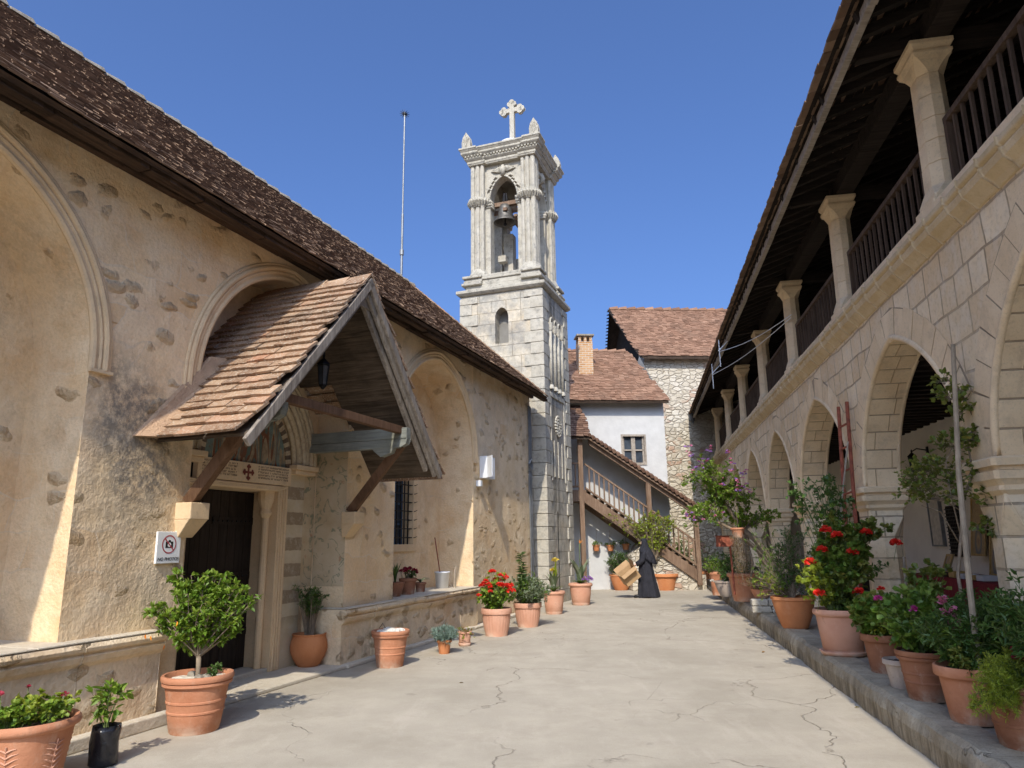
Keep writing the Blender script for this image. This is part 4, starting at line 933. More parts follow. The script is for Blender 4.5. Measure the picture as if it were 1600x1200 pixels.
ZG = ZS+.345
COLS = [-.1, 3.4, 7.02, 10.38, 13.95, 17.35, 20.9, 24.4, 27.9]
# columns with capitals
def column(yc):
    m = MB(); hw = .185; xc = AX+.095; yc += .05; dk = .035
    def rg(e,c,z): return [(xc-hw+dk-e+c,yc-hw-e,z),(xc+hw-dk+e-c,yc-hw-e,z),(xc+hw-dk+e,yc-hw-e+c,z),(xc+hw-dk+e,yc+hw+e-c,z),(xc+hw-dk+e-c,yc+hw+e,z),(xc-hw+dk-e+c,yc+hw+e,z),(xc-hw+dk-e,yc+hw+e-c,z),(xc-hw+dk-e,yc-hw-e+c,z)]
    secs = [(ZG-.13,.05,.01),(ZG+.04,.05,.01),(ZG+.05,.015,.01),(ZG+.10,.02,.02),(ZG+.22,-.01,.085)]
    zc = ZG+1.42; nb = 5
    for j in range(nb):
        z = ZG+.22+(zc-ZG-.22)*(j+1)/nb; secs += [(z-.006,-.012-.002*j,.085),(z-.004,-.022-.002*j,.085),(z+.0,-.022-.002*j,.085),(z+.002,-.013-.002*j,.085)]
    secs += [(zc+.06,-.005,.07),(zc+.13,.012,.035),(zc+.16,.03,.01)]
    for (za,ea,ca),(zb_,eb,cb_) in zip(secs[:-1],secs[1:]): m.add(rg(ea,ca,za)+rg(eb,cb_,zb_), [(j,(j+1)%8,8+(j+1)%8,8+j) for j in range(8)])
    c = m.build('gallery_column', M['arcade_stone'], arc, bevel=0)
    m = MB()
    for za,zb_,ea,eb in ((zc+.15,zc+.19,.02,.04),(zc+.19,zc+.215,.04,.04),(zc+.215,zc+.235,.022,.022),(zc+.235,zc+.285,.025,.052),(zc+.285,zc+.325,.054,.054)):
        m.add(rg(ea,.008,za)+rg(eb,.008,zb_), [(j,(j+1)%8,8+(j+1)%8,8+j) for j in range(8)]+[tuple(range(7,-1,-1)),tuple(range(8,16))])
    m.build('capital', M['arcade_stone'], c)
for y in COLS: column(y)
ZP = ZG+1.745
# railings: one part for each bay
for y0,y1 in zip(COLS[:-1],COLS[1:]):
    m = MB(); a0,a1 = y0+.16,y1-.16; x = AX+.12
    m.box(x-.035,x+.035,a0,a1,ZG+.80,ZG+.86); m.box(x-.025,x+.025,a0,a1,ZG+.05,ZG+.10)
    for a_ in (a0+.03,a1-.03): m.box(x-.032,x+.032,a_-.03,a_+.03,ZG,ZG+.86)
    n = int((a1-a0)/.17)
    rail = m.build('railing', M['wood_rail'], arc, bevel=.004)
    m = MB()
    for j in range(1,n): yy = a0+(a1-a0)*j/n+random.uniform(-.006,.006); m.bar((x,yy,ZG+.09),(x,yy+random.uniform(-.006,.006),ZG+.81), .035, .03, up=(1,0,0))
    m.build('balusters', M['wood_rail'], rail)
# timber plate, roof structure
EX2, EZ2 = 2.17, 6.47; sl_ = .36
m = MB()
y = YA
while y < YB: l = 3.5; m.box(AX+.02,AX+.26,y,min(y+l-.01,YB),ZP,ZP+.17); m.box(AX+.02,AX+.2,y,min(y+l-.01,YB),ZP+.17,ZP+.23); y += l
for y in COLS:
    m.box(AX-.02,6.0,y-.08,y+.08,ZP+.001,ZP+.16); m.bar((AX+.13,y+.05,ZP-.0),(AX+.13,y+.9,ZP+.17), .12,.12); m.bar((AX+.1,y,ZP+.10),(EX2+.25,y,EZ2+.02), .1,.12)
m.build('wall_plate', M['wood_black'], arc, bevel=.008)
m = MB()
y = YA+.1
while y < YB:
    d = random.uniform(-.02,.02); m.bar((EX2+.06+random.uniform(0,.05),y+d,EZ2-.02+random.uniform(-.01,.01)),(6.2,y,EZ2+(6.2-EX2)*sl_-.02), .075,.10, up=(0,0,1)); y += .34
m.build('rafters', M['wood_black'], arc)
m = MB()
for j in range(28):
    x0_ = EX2+.01+j*.15; z0 = EZ2+(x0_-EX2)*sl_+.05; x1_ = x0_+.146; z1 = z0+.146*sl_; dz = random.uniform(-.004,.004)
    m.hexa([(x0_,YA,z0+dz+.02),(x1_,YA,z1+dz+.02),(x1_,YB,z1+dz+.02),(x0_,YB,z0+dz+.02),(x0_,YA,z0+.024),(x1_+.004,YA,z1+.024),(x1_+.004,YB,z1+.024),(x0_,YB,z0+.024)]); m.hexa([(x0_,YA,z0+dz),(x1_,YA,z1+dz),(x1_,YB,z1+dz),(x0_,YB,z0+dz),(x0_,YA,z0+.02),(x1_,YA,z1+.02),(x1_,YB,z1+.02),(x0_,YB,z0+.02)])
m.build('roof_boarding', M['wood_black'], arc)
m = MB(); y = YA
while y < YB: l = random.uniform(2,3.6); o1 = random.uniform(-.015,.015); m.hexa([(EX2+.10+o1,y,EZ2-.11),(EX2+.17+o1,y,EZ2-.12),(EX2+.17+o1,y+l,EZ2-.12),(EX2+.10+o1,y+l,EZ2-.11),(EX2+.10+o1,y,EZ2+.0),(EX2+.17+o1,y,EZ2+.0),(EX2+.17+o1,y+l,EZ2+.0),(EX2+.10+o1,y+l,EZ2+.0)]); y += l
m.build('eaves_board', M['wood_grey'], arc, bevel=.006)
m = MB(); tiles(m, (EX2-.07,YA,EZ2+.045-.07*sl_), (0,1,0), (1,0,sl_), YB-YA, 4.5, tw=.17, ex=.12, th=.02, jit=.006, drop=.002)
m.build('roof', M['roof_old'], arc)
# back walls, ceiling joists, floors
m = MB(); m.box(5.6,5.75,YA,YB,PH-.1,ZS+.1); m.box(3.5,5.75,YA-.15,YA,PH-.1,8.2); m.build('ground_floor_wall', M['arcade_plaster'], arc)
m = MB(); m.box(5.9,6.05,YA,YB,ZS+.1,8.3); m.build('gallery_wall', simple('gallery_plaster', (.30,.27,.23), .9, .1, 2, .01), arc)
m = MB(); y = YA+.1
while y < YB-.1: m.box(AX+AT,5.62,y,y+.12,3.72,3.90); y += .34
m.build('ceiling_joists', M['wood_black'], arc, bevel=.004)
m = MB(); m.box(AX+.45,5.9,YA,YB,3.905,3.93); m.box(AX+.45,5.9,YA,YB,ZG-.12,ZG-.05); m.build('gallery_floor', M['wood_black'], arc)
# openings in the back wall
for y0,y1,z1 in ((11.9,12.9,2.5),(19.2,20.3,2.5),(23,24,2.5)):
    m = MB(); m.box(5.56,5.599,y0,y1,PH,z1); dd = m.build('inner_door', M['door_wood'], arc)
    m = MB(); m.box(5.52,5.56,y0-.08,y0,PH,z1+.08); m.box(5.52,5.56,y1,y1+.08,PH,z1+.08); m.box(5.52,5.56,y0,y1,z1,z1+.08); m.build('door_frame', M['wood_brown'], dd)
m = MB(); m.box(5.55,5.598,13.9,14.55,1.25,2.15)
gb = m.build('lattice_window', M['door_wood'], arc)
m = MB()
for i in range(9): y = 13.93+i*.07; m.box(5.53,5.549,y,y+.02,1.28,2.12)
for i in range(13): z = 1.3+i*.065; m.box(5.515,5.53,13.93,14.52,z,z+.018)
m.build('lattice', M['iron'], gb)
lantern('wall_lantern', 'small black iron lantern on the pale wall inside the arcade', RF, (5.3,15.1,2.92), [(0,0,.23),(0,0,.32),(.1,0,.38),(.29,0,.34)])
# stall under the arcade
st = thing('stall_table', 'long table under a dark red cloth inside the nearest arches of the arcade', 'table', RF, (4.7,11.4,PH))
m = MB(); m.box(4.35,5.15,9.6,13.2,PH+.70,PH+.74); m.build('tabletop', M['wood_brown'], st)
for x in (4.42,5.08):
    for y in (9.7,13.1): m = MB(); m.box(x-.03,x+.03,y-.03,y+.03,PH,PH+.70); m.build('leg', M['wood_brown'], st)
m = MB(); n = 60
redc = simple('dark_red_cloth', (.17,.012,.016), .85, .25, 4, .01)
top = []; bot = []
path = [(4.31,9.56),(5.19,9.56),(5.19,13.24),(4.31,13.24)]
for k in range(4):
    p,q = path[k],path[(k+1)%4]; L_ = math.hypot(q[0]-p[0],q[1]-p[1]); nn_ = int(L_/.07)
    for j in range(nn_): t = j/nn_; top.append((p[0]+(q[0]-p[0])*t,p[1]+(q[1]-p[1])*t))
for j,(x,y) in enumerate(top): f_ = .03*math.sin(j*1.1)+.02*math.sin(j*.37); cx0,cy0 = x-4.75,y-11.4; l = math.hypot(cx0,cy0); bot.append((x+cx0/l*(f_+.03),y+cy0/l*(f_+.03)))
m.add([(x,y,PH+.755) for x,y in top]+[(x,y,PH+.18+.03*math.sin(j*.3)) for j,(x,y) in enumerate(bot)], [tuple(range(len(top)))]+[(j,(j+1)%len(top),len(top)+(j+1)%len(top),len(top)+j) for j in range(len(top))])
cl = m.build('red_cloth', redc, None, off=(4.7,11.4,PH+.2)); cl.location = Matrix.Rotation(R(-10),4,'Z')@Vector((4.7,11.4,PH+.2)); cl.rotation_euler = (0,0,R(-10))
tag(cl, 'dark red cloth hanging to the floor over the stall table in the arcade', 'tablecloth')
gold = simple('gilt_frame', (.42,.27,.09), .5, .3, 20, .003); pale = simple('pale_paper', (.55,.50,.42), .8, .2, 12, 0); icon_m = None
a = N('icon_paint', .5, .3); o = a.obj(); sp = a.n('SeparateXYZ'); a.i(sp.inputs[0], a.map(o, sc=(1,4.2,2.2)))
d2 = a.math('SQRT', a.math('ADD', a.math('POWER', sp.outputs[1], 2.0), a.math('POWER', a.math('ADD', sp.outputs[2], -.52), 2.0)))
a.out(a.mix(a.ramp(a.noise(o, 14, 4), [(.4,.0),(.6,.4)]), a.ramp(d2, [(.0,(.34,.20,.12)),(.12,(.36,.22,.13)),(.16,(.50,.34,.12)),(.3,(.30,.24,.17)),(.45,(.10,.14,.17)),(.6,(.40,.28,.12))]), (.2,.12,.08))); icon_m = a.m
def icon(lab, P, w_, h_, lean=.12):
    t = thing('framed_picture', lab, 'framed picture', RF, P, group='framed pictures in the arcade'); x,y,z = P
    m = MB(); m.hexa([(x,y-w_/2,z),(x+.02,y-w_/2,z),(x+.02,y+w_/2,z),(x,y+w_/2,z),(x+lean,y-w_/2,z+h_),(x+lean+.02,y-w_/2,z+h_),(x+lean+.02,y+w_/2,z+h_),(x+lean,y+w_/2,z+h_)]); m.build('picture', icon_m, t)
    m = MB(); e = .035
    for a0,a1,b0,b1 in ((-w_/2,w_/2,0,e),(-w_/2,w_/2,h_-e,h_),(-w_/2,-w_/2+e,e,h_-e),(w_/2-e,w_/2,e,h_-e)):
        l = lambda b: x-.012+lean*b/h_
        m.hexa([(l(b0),y+a0,z+b0),(l(b0)+.012,y+a0,z+b0),(l(b0)+.012,y+a1,z+b0),(l(b0),y+a1,z+b0),(l(b1),y+a0,z+b1),(l(b1)+.012,y+a0,z+b1),(l(b1)+.012,y+a1,z+b1),(l(b1),y+a1,z+b1)])
    m.build('frame', gold, t)
icon('tall gilt framed icon against the arcade wall beside the lattice window', (5.42,13.15,PH+1.02), .52, .95)
icon('narrower gilt framed icon standing right of the tall icon behind the cane', (5.1,11.9,PH+.76), .40, .85)
icon('small dark framed picture propped on the red stall cloth, nearest the arch pier', (4.8,12.95,PH+.76), .26, .30)
icon('small gilt framed picture lying low on the red stall cloth at its near end', (4.75,10.3,PH+.76), .28, .36)
for k in range(7):
    y = 10.7+k*.30; h = .04+.05*random.random(); m = MB(); m.box(4.42,4.62+.05*random.random(),y,y+.20,PH+.758,PH+.758+h); m.box(4.425,4.60,y+.005,y+.19,PH+.758+h,PH+.765+h)
    o_ = m.build('book', random.choice([pale, M['wood_dark'], gold, M['whitewash']]), None, off=(4.5,y,PH+.758), bevel=.004); o_.location = Matrix.Rotation(R(-10),4,'Z')@Vector((4.5,y,PH+.758)); o_.rotation_euler = (0,0,R(-10))
    tag(o_, ['first','second','third','fourth','fifth','sixth','seventh'][k]+' book from the near end of the red cloth on the arcade stall', 'book', 'books laid out on the stall cloth')
# noticeboard on the pier side wall
nb_ = thing('noticeboard', 'grey framed noticeboard on the arcade wall behind the second pier', 'noticeboard', RF, (5.58,15.0,1.5))
m = MB(); m.box(5.56,5.599,14.85,15.35,1.45,2.3); m.build('board', pale, nb_); m = MB()
for y0,y1,z0,z1 in ((14.82,15.38,1.42,1.45),(14.82,15.38,2.3,2.33),(14.82,14.85,1.45,2.3),(15.35,15.38,1.45,2.3)): m.box(5.54,5.60,y0,y1,z0,z1)
m.build('frame', M['zinc'], nb_)
# clothes-line brackets and wires at the gallery eaves
wr = MB(); 
for (a_,b_) in (((2.1,17.5,6.10),(3.0,13.6,5.75)),((2.1,19.4,5.95),(3.0,13.7,5.72))):
    P_ = [Vector(a_).lerp(Vector(b_),t)-Vector((0,0,.10*math.sin(math.pi*t))) for t in [i/8 for i in range(9)]]; wr.tube(P_, .008, 5)
for y,z in ((17.5,6.1),(19.4,5.95)): wr.tube([(2.1,y,z+.30),(2.1,y,z-.38)], .011, 6); wr.tube([(2.35,y,z+.30),(2.08,y,z+.02)], .014, 5)
wo = wr.build('clothes_line', M['white_metal'], None, off=(2.1,18,6)); wo.location = Matrix.Rotation(R(-10),4,'Z')@Vector((2.1,18,6)); wo.rotation_euler = (0,0,R(-10)); tag(wo, 'white clothes line wires strung from brackets under the gallery eaves', 'clothes line')

# ================================================================= FAR HOUSE, STAIR, STONE BUILDING   (frame BF: x to viewer, y to the right)
yb = lambda xw: (xw-3)/math.cos(R(5))
house = thing('white_house', 'whitewashed two storey house with a brown tiled roof and covered outside stair', 'house', BF, (0,0,0))
m = MB(); wl,wr_ = -4.5, yb(5.36)
WX0,WX1,WZa,WZb = yb(3.84),yb(4.60),4.22,5.14
m.quad((0,wl,0),(0,WX0,0),(0,WX0,6.45),(0,wl,6.45)); m.quad((0,WX1,0),(0,wr_,0),(0,wr_,6.45),(0,WX1,6.45)); m.quad((0,WX0,0),(0,WX1,0),(0,WX1,WZa),(0,WX0,WZa)); m.quad((0,WX0,WZb),(0,WX1,WZb),(0,WX1,6.45),(0,WX0,6.45))
m.quad((0,wr_,0),(-5,wr_,0),(-5,wr_,6.45),(0,wr_,6.45)); m.quad((0,wl,0),(-5,wl,0),(-5,wl,6.45),(0,wl,6.45))
m.add([(0,wr_,6.45),(-5.6,wr_,6.45),(-2.8,wr_,8.8)],[(0,1,2)]); m.build('wall', M['whitewash'], house)
m = MB()
for a in ((WX0-.06,WX1+.06,WZa-.08,WZa),(WX0-.06,WX1+.06,WZb,WZb+.07),(WX0-.06,WX0,WZa,WZb),(WX1,WX1+.06,WZa,WZb)): m.box(-.12,.03,*a)
wn = m.build('window', M['wood_grey'], house)
m = MB(); m.box(-.12,-.10,WX0,WX1,WZa,WZb); m.build('pane', M['glass'], wn)
m = MB(); c = (WX0+WX1)/2; m.box(-.10,-.04,c-.07,c+.07,WZa,WZb); m.box(-.10,-.05,WX0,WX1,WZa+.42,WZa+.47); m.box(-.10,-.05,WX0,WX0+.06,WZa,WZb); m.box(-.10,-.05,WX1-.06,WX1,WZa,WZb); m.build('sash', M['wood_grey'], wn)
m = MB(); hx = -2.95; rz = 9.0
def clipr(u,v): return u < (yb(5.46)-(-4.8)) - .52*v/4.3*1.0
tiles(m, (.42,-4.8,6.33), (0,1,0), (hx-.42,0,rz-6.33), yb(5.46)+4.8, math.hypot(hx-.42,rz-6.33), tw=.19, ex=.13, th=.02, jit=.010, clip=clipr)
rf = m.build('roof', M['roof_far'], house)
m = MB(); m.hexa([(.40,-4.8,6.25),(hx,-4.8,rz-.08),(hx,yb(4.92),rz-.08),(.40,yb(5.44),6.25),(.42,-4.8,6.325),(hx,-4.8,rz-.002),(hx,yb(4.92),rz-.002),(.42,yb(5.44),6.325)]); m.quad((hx,-4.8,rz-.01),(hx,yb(4.9),rz-.01),(hx-3.4,yb(5.4),6.3),(hx-3.4,-4.8,6.3)); m.build('roof_deck', M['wood_dark'], rf)
m = MB(); y = -4.8
while y < yb(4.85): m.hexa([(hx-.12,y,rz-.03),(hx+.13,y,rz-.03),(hx+.13,y+.36,rz-.02),(hx-.12,y+.36,rz-.02),(hx-.05,y,rz+.06),(hx+.06,y,rz+.06),(hx+.06,y+.34,rz+.12),(hx-.05,y+.34,rz+.12)]); y += .37
m.build('ridge_tiles', M['roof_far'], rf)
a = N('chimney_brick', .9, .1); pv,_ = a.planar(); b = a.n('TexBrick'); a.i(b.inputs['Vector'], pv)
for k,v in (('Scale',1),('Mortar Size',.012),('Brick Width',.24),('Row Height',.085),('Color1',(.42,.22,.10,1)),('Color2',(.55,.33,.17,1)),('Mortar',(.55,.48,.38,1))): b.inputs[k].default_value = v
a.bump(a.math('MULTIPLY', b.outputs['Fac'], -1.0), .01); brick = a.out(b.outputs['Color'])
chx0,chx1,cy0,cy1 = -1.75,-1.2,yb(2.62),yb(3.16)
m = MB(); m.box(chx0,chx1,cy0,cy1,7.2,8.92)
for y in (cy0+.06,(cy0+cy1)/2,cy1-.06): m.box(chx1-.1,chx1-.01,y-.05,y+.05,8.92,9.14); m.box(chx0+.01,chx0+.1,y-.05,y+.05,8.92,9.14)
ch = m.build('chimney', brick, rf)
m = MB(); m.box(chx0-.06,chx1+.06,cy0-.06,cy1+.06,9.14,9.20); m.hexa([(chx0,cy0-.1,7.45),(chx1+.22,cy0-.1,7.32),(chx1+.22,cy1+.12,7.32),(chx0,cy1+.12,7.45),(chx0,cy0-.05,7.75),(chx1+.05,cy0-.05,7.52),(chx1+.05,cy1+.05,7.52),(chx0,cy1+.05,7.75)]); m.build('chimney_cap', M['mortar'], ch)
# stair
FXS = 1.12
zt_ = lambda y: 3.22-.705*(y-yb(2.2))        # line of the treads
m = MB(); y0,y1 = yb(2.2),yb(5.9)
stp = m
n = 17
for j in range(n):
    a0 = y0+(y1-y0)*j/n; a1 = y0+(y1-y0)*(j+1)/n; z = zt_(a0); m.box(.02,FXS-.04,a0,a1+.03,z-.05,z); m.box(.02,FXS-.05,a1-.0,a1+.02,z-.19,z-.05)
m.box(.02,FXS,-3.5,y0,3.15,3.22)
stair = m.build('stair', M['wood_stair'], house)
m = MB()
for x in (FXS-.04,.06): m.hexa([(x-.03,y0,zt_(y0)-.40),(x+.03,y0,zt_(y0)-.40),(x+.03,y1,zt_(y1)-.40),(x-.03,y1,zt_(y1)-.40),(x-.03,y0,zt_(y0)-.02),(x+.03,y0,zt_(y0)-.02),(x+.03,y1,zt_(y1)-.02),(x-.03,y1,zt_(y1)-.02)])
m.box(.02,FXS+.02,-3.5,y0+.02,2.85,3.15)
m.build('stringer', M['wood_stair'], stair, bevel=.008)
m = MB()
for (a0,a1) in ((y0+.06,yb(4.28)),(yb(4.42),yb(5.8))):
    for dz,hh in ((.92,.07),(.14,.07)): m.hexa([(FXS-.05,a0,zt_(a0)+dz-hh),(FXS+.02,a0,zt_(a0)+dz-hh),(FXS+.02,a1,zt_(a1)+dz-hh),(FXS-.05,a1,zt_(a1)+dz-hh),(FXS-.05,a0,zt_(a0)+dz),(FXS+.02,a0,zt_(a0)+dz),(FXS+.02,a1,zt_(a1)+dz),(FXS-.05,a1,zt_(a1)+dz)])
m.box(FXS-.05,FXS+.02,-3.4,y0,4.06,4.12); m.box(FXS-.05,FXS+.02,-3.4,y0,3.30,3.36)
hr = m.build('handrail', M['wood_stair'], stair, bevel=.006)
m = MB(); yy = y0+.2
while yy < yb(5.78):
    if abs(yy-yb(4.34)) > .12: m.box(FXS-.035,FXS+.005,yy-.022,yy+.022,zt_(yy)+.10,zt_(yy)+.88)
    yy += .16
yy = -3.3
while yy < y0: m.box(FXS-.035,FXS+.005,yy-.022,yy+.022,3.3,4.1); yy += .16
m.build('balusters', M['wood_stair'], stair)
for yy,zb_,zt2 in ((yb(2.12),0,5.0),(yb(4.34),zt_(yb(4.34))-.5,3.55),(yb(5.87),.15,2.35)):
    m = MB(); m.box(FXS-.07,FXS+.07,yy-.075,yy+.075,zb_,zt2); m.box(.3,FXS,yy-.05,yy+.05,zt2-.02,zt2+.10) if 0 else None; m.box(FXS-.06,FXS+.06,yy-.3,yy+.14,zt2,zt2+.13); m.build('post', M['wood_stair'], stair, bevel=.01)
m = MB(); zr = lambda y: 4.93-.672*(y-yb(2.44))
ya_,yb_ = yb(2.4),yb(5.95)
def slab(mb,x0,x1,z0,z1,rise0,rise1): mb.hexa([(x0,ya_,zr(ya_)+z0+rise0),(x1,ya_,zr(ya_)+z0+rise1),(x1,yb_,zr(yb_)+z0+rise1),(x0,yb_,zr(yb_)+z0+rise0),(x0,ya_,zr(ya_)+z1+rise0),(x1,ya_,zr(ya_)+z1+rise1),(x1,yb_,zr(yb_)+z1+rise1),(x0,yb_,zr(yb_)+z1+rise0)])
slab(m, .0,FXS+.22,-.10,-.04,.42,-.02); slab(m,FXS-.02,FXS+.08,-.26,-.10,0,0); slab(m,.05,.15,-.02,.12,.2,.2)
m.build('canopy_timber', M['wood_stair'], stair, bevel=.008)
m = MB(); ud = Vector((0,yb_-ya_,zr(yb_)-zr(ya_))).normalized(); vd = Vector((-FXS-.25,0,.44))
tiles(m, (FXS+.26,ya_,zr(ya_)-.03), ud, vd, math.hypot(yb_-ya_,zr(yb_)-zr(ya_)), 1.42, tw=.15, ex=.12, th=.03, jit=.010)
cn = m.build('stair_roof', M['roof_stair'], stair)
m = MB()
yy = ya_
while yy < yb_: z = zr(yy); m.tube([(FXS+.30,yy,z+.02),(FXS+.1,yy,z+.09)], .065, 8); yy += .135
m.build('verge_rolls', M['roof_stair'], stair)
m = MB(); tiles(m, (FXS+.28,-3.6,4.93), (0,1,0), (-1.35,0,1.28), ya_+3.62, 1.9, tw=.17, ex=.12, th=.025, jit=.010, clip=lambda u,v: u < (ya_+3.6)-.0)
m.build('landing_roof', M['roof_stair'], stair)
m = MB(); m.hexa([(FXS+.25,-3.6,4.85),(-.05,-3.6,6.13),(-.05,ya_,6.13),(FXS+.25,ya_,4.85),(FXS+.25,-3.6,4.90),(-.05,-3.6,6.18),(-.05,ya_,6.18),(FXS+.25,ya_,4.90)]); m.build('landing_deck', M['wood_dark'], stair)
m = MB(); yl = yb(3.72); pts = [(yl,0),(yb(6.1),0),(yb(6.1),.45),(yb(5.5),zt_(yb(5.5))-.38),(yb(4.12),zt_(yb(4.12))-.38),(yl,1.10)]
m.prism(pts, lambda p,q,t: (t,p,q), .02, FXS-.10); m.build('rubble_base', M['rubble'], house, bevel=.02)
# hillock of stone: the taller building behind
stb = thing('stone_building', 'tall rubble stone building with a steep tiled roof behind the white house', 'building', BF, (-3.4,6,0))
X0s = -3.4; ys = yb(5.72); ye = 17
m = MB(); m.quad((X0s,ys,0),(X0s,ye,0),(X0s,ye,9.0),(X0s,ys,9.0)); m.quad((X0s,ys,0),(X0s-7,ys,0),(X0s-7,ys,9.0),(X0s,ys,9.0)); 
m.build('wall', M['rubble'], stb)
er = X0s+.35; rx_ = X0s-3.2; ez,rz = 8.86,12.02; e0,r0 = yb(5.52),yb(5.12)
m = MB(); UL = ye-e0+.0; VL = math.hypot(rx_-er,rz-ez)
tiles(m, (er,r0-.0,ez), (0,1,0), (rx_-er,0,rz-ez), ye-r0, VL, tw=.19, ex=.135, th=.022, jit=.010, clip=lambda u,v: u > (e0-r0)*(1-v/VL)-.05)
r2 = m.build('roof', M['roof_far'], stb)
m = MB(); m.hexa([(er,e0+.05,ez-.10),(er,ye,ez-.10),(rx_,ye,rz-.10),(rx_,r0+.05,rz-.10),(er,e0+.05,ez-.004),(er,ye,ez-.004),(rx_,ye,rz-.004),(rx_,r0+.05,rz-.004)])
m.quad((rx_,r0,rz-.02),(rx_,ye,rz-.02),(rx_-3.5,ye,ez),(rx_-3.5,e0,ez)); m.build('roof_deck', M['wood_dark'], r2)
m = MB(); y = r0
while y < ye: m.hexa([(rx_-.13,y,rz-.04),(rx_+.14,y,rz-.04),(rx_+.14,y+.40,rz-.03),(rx_-.13,y+.40,rz-.03),(rx_-.05,y,rz+.07),(rx_+.06,y,rz+.07),(rx_+.06,y+.38,rz+.14),(rx_-.05,y+.38,rz+.14)]); y += .42
m.build('ridge_tiles', M['roof_far'], r2)
m = MB(); m.add([(X0s-.02,ys+.02,8.9),(X0s-7,ys+.02,8.9),(rx_,ys+.02,rz-.2)],[(0,1,2)])
for j in range(26):
    t = (j+.5)/26; m.bar((rx_-3.5*t,r0-.06+(e0-r0)*t,rz-.02-(rz-ez)*t),(rx_-3.5*t-.12,r0+.22+(e0-r0)*t,rz-.0-(rz-ez)*t), .16,.03)
for j in range(26):
    t = (j+.5)/26; c = Vector((rx_+(er-rx_)*t, r0+(e0-r0)*t-.03, rz+(ez-rz)*t)); m.bar(c, c+Vector((.10,0,-.09)), .14, .05)
m.build('dark_gable', M['wood_black'], stb)
# end wall of the arcade with its gutter pipe
ew = MB(); ew.box(2.35,6.2,29.6,30.0,0,8.0); ew.build('end_wall', M['rubble'], arc)
m = MB(); m.tube([(2.25,29.2,6.35),(2.25,29.3,6.1),(2.6,29.45,5.7),(2.6,29.45,.3)], .06, 8); m.lathe([(.11,-.15),(.16,.1),(.16,.2)], 8, (2.22,29.2,6.4)); m.build('downpipe', M['zinc'], arc, smooth=True)
# ================================================================= POTS AND PLANTS
M['terra'] = terra('terracotta'); M['terra_dark'] = terra('aged_terracotta', (.24,.10,.055), (.38,.18,.10), .5); M['terra_pale'] = terra('pale_terracotta', (.50,.25,.16), (.62,.36,.25), .25, (.0,.09))
M['terra_white'] = terra('lime_bloomed_clay', (.42,.34,.28), (.55,.46,.38), .9)
M['terra_orange'] = terra('orange_terracotta', (.46,.17,.065), (.58,.25,.11), .15, (-.1,.0))
M['plastic_black'] = simple('black_plastic', (.015,.015,.018), .28, .3, 8, .02, 0, .5, 7)
M['stem'] = simple('woody_stem', (.22,.17,.12), .9, .3, 14, .004)
M['stem_green'] = simple('green_stem', (.12,.16,.05), .7, .3, 14, 0)
LEAF = {
 'bright': leafm('bright_leaf', (.07,.15,.012), (.15,.26,.025), (.30,.38,.06)),
 'mid': leafm('green_leaf', (.06,.13,.018), (.12,.22,.03), (.24,.33,.06)),
 'dark': leafm('dark_leaf', (.03,.075,.016), (.065,.135,.028), (.13,.20,.045), .3),
 'olive': leafm('grey_green_leaf', (.09,.13,.06), (.15,.19,.10), (.30,.33,.22), .2),
 'blue': leafm('blue_grey_leaf', (.12,.19,.15), (.20,.28,.23), (.32,.40,.33), .2),
 'lime': leafm('lime_leaf', (.15,.22,.02), (.28,.36,.035), (.46,.50,.08), .45),
 'rust': leafm('dry_leaf', (.20,.10,.04), (.28,.17,.08), (.25,.22,.06), .3),
 'vine': leafm('vine_leaf', (.06,.10,.018), (.13,.18,.03), (.28,.27,.06), .3)}
def petal(name, A, B): return leafm(name, A, B, B, .2, .6)
PET = {'red': petal('red_petal', (.60,.012,.01), (.78,.05,.03)), 'magenta': petal('magenta_petal', (.42,.02,.20), (.60,.07,.34)), 'lilac': petal('lilac_petal', (.28,.10,.40), (.42,.22,.58)), 'dark': petal('crimson_petal', (.22,.008,.02), (.36,.02,.05)),
 'pink': petal('pink_petal', (.50,.10,.22), (.62,.22,.34)), 'orange': petal('orange_petal', (.70,.18,.01), (.85,.32,.03)), 'yellow': petal('yellow_petal', (.60,.42,.05), (.75,.60,.12)), 'white': petal('white_petal', (.60,.58,.52), (.75,.73,.68))}
def nrm(a): return a/np.maximum(np.linalg.norm(a, axis=1, keepdims=True), 1e-6)
def leaves(mb, P, D, L, asp=.5, fold=.18, droop=.15, shape='leaf', rn=None):
    n = len(P); P = np.asarray(P,float); D = nrm(np.asarray(D,float)); L = np.asarray(L,float).reshape(-1,1)*np.ones((n,1))
    up = nrm(np.tile([0,0,1.],(n,1))+rng.normal(0,.45,(n,3))); S = nrm(np.cross(D,up)); U = np.cross(S,D); W = L*asp
    if shape == 'round': a1,b1,a2,b2 = .12,.42,.75,.50
    elif shape == 'needle': a1,b1,a2,b2 = .2,.5,.8,.35
    else: a1,b1,a2,b2 = .30,.46,.70,.38
    tip = P+D*L-U*L*droop
    V = np.stack([P, P+D*L*a1+S*W*b1+U*W*fold, P+D*L*a2+S*W*b2+U*W*fold-U*L*droop*.6, tip, P+D*L*a2-S*W*b2+U*W*fold-U*L*droop*.6, P+D*L*a1-S*W*b1+U*W*fold], axis=1)
    if rn is None: rn = np.clip(rng.beta(2,2,n)+.15*(D[:,2]),0,1)
    mb.arr(V, [(0,1,2,3),(3,4,5,0)], rn)
def rvec(n): return nrm(rng.normal(0,1,(n,3)))
def bez(a,b,c,ts): ts = ts[:,None]; return a*(1-ts)**2+2*b*ts*(1-ts)+c*ts**2
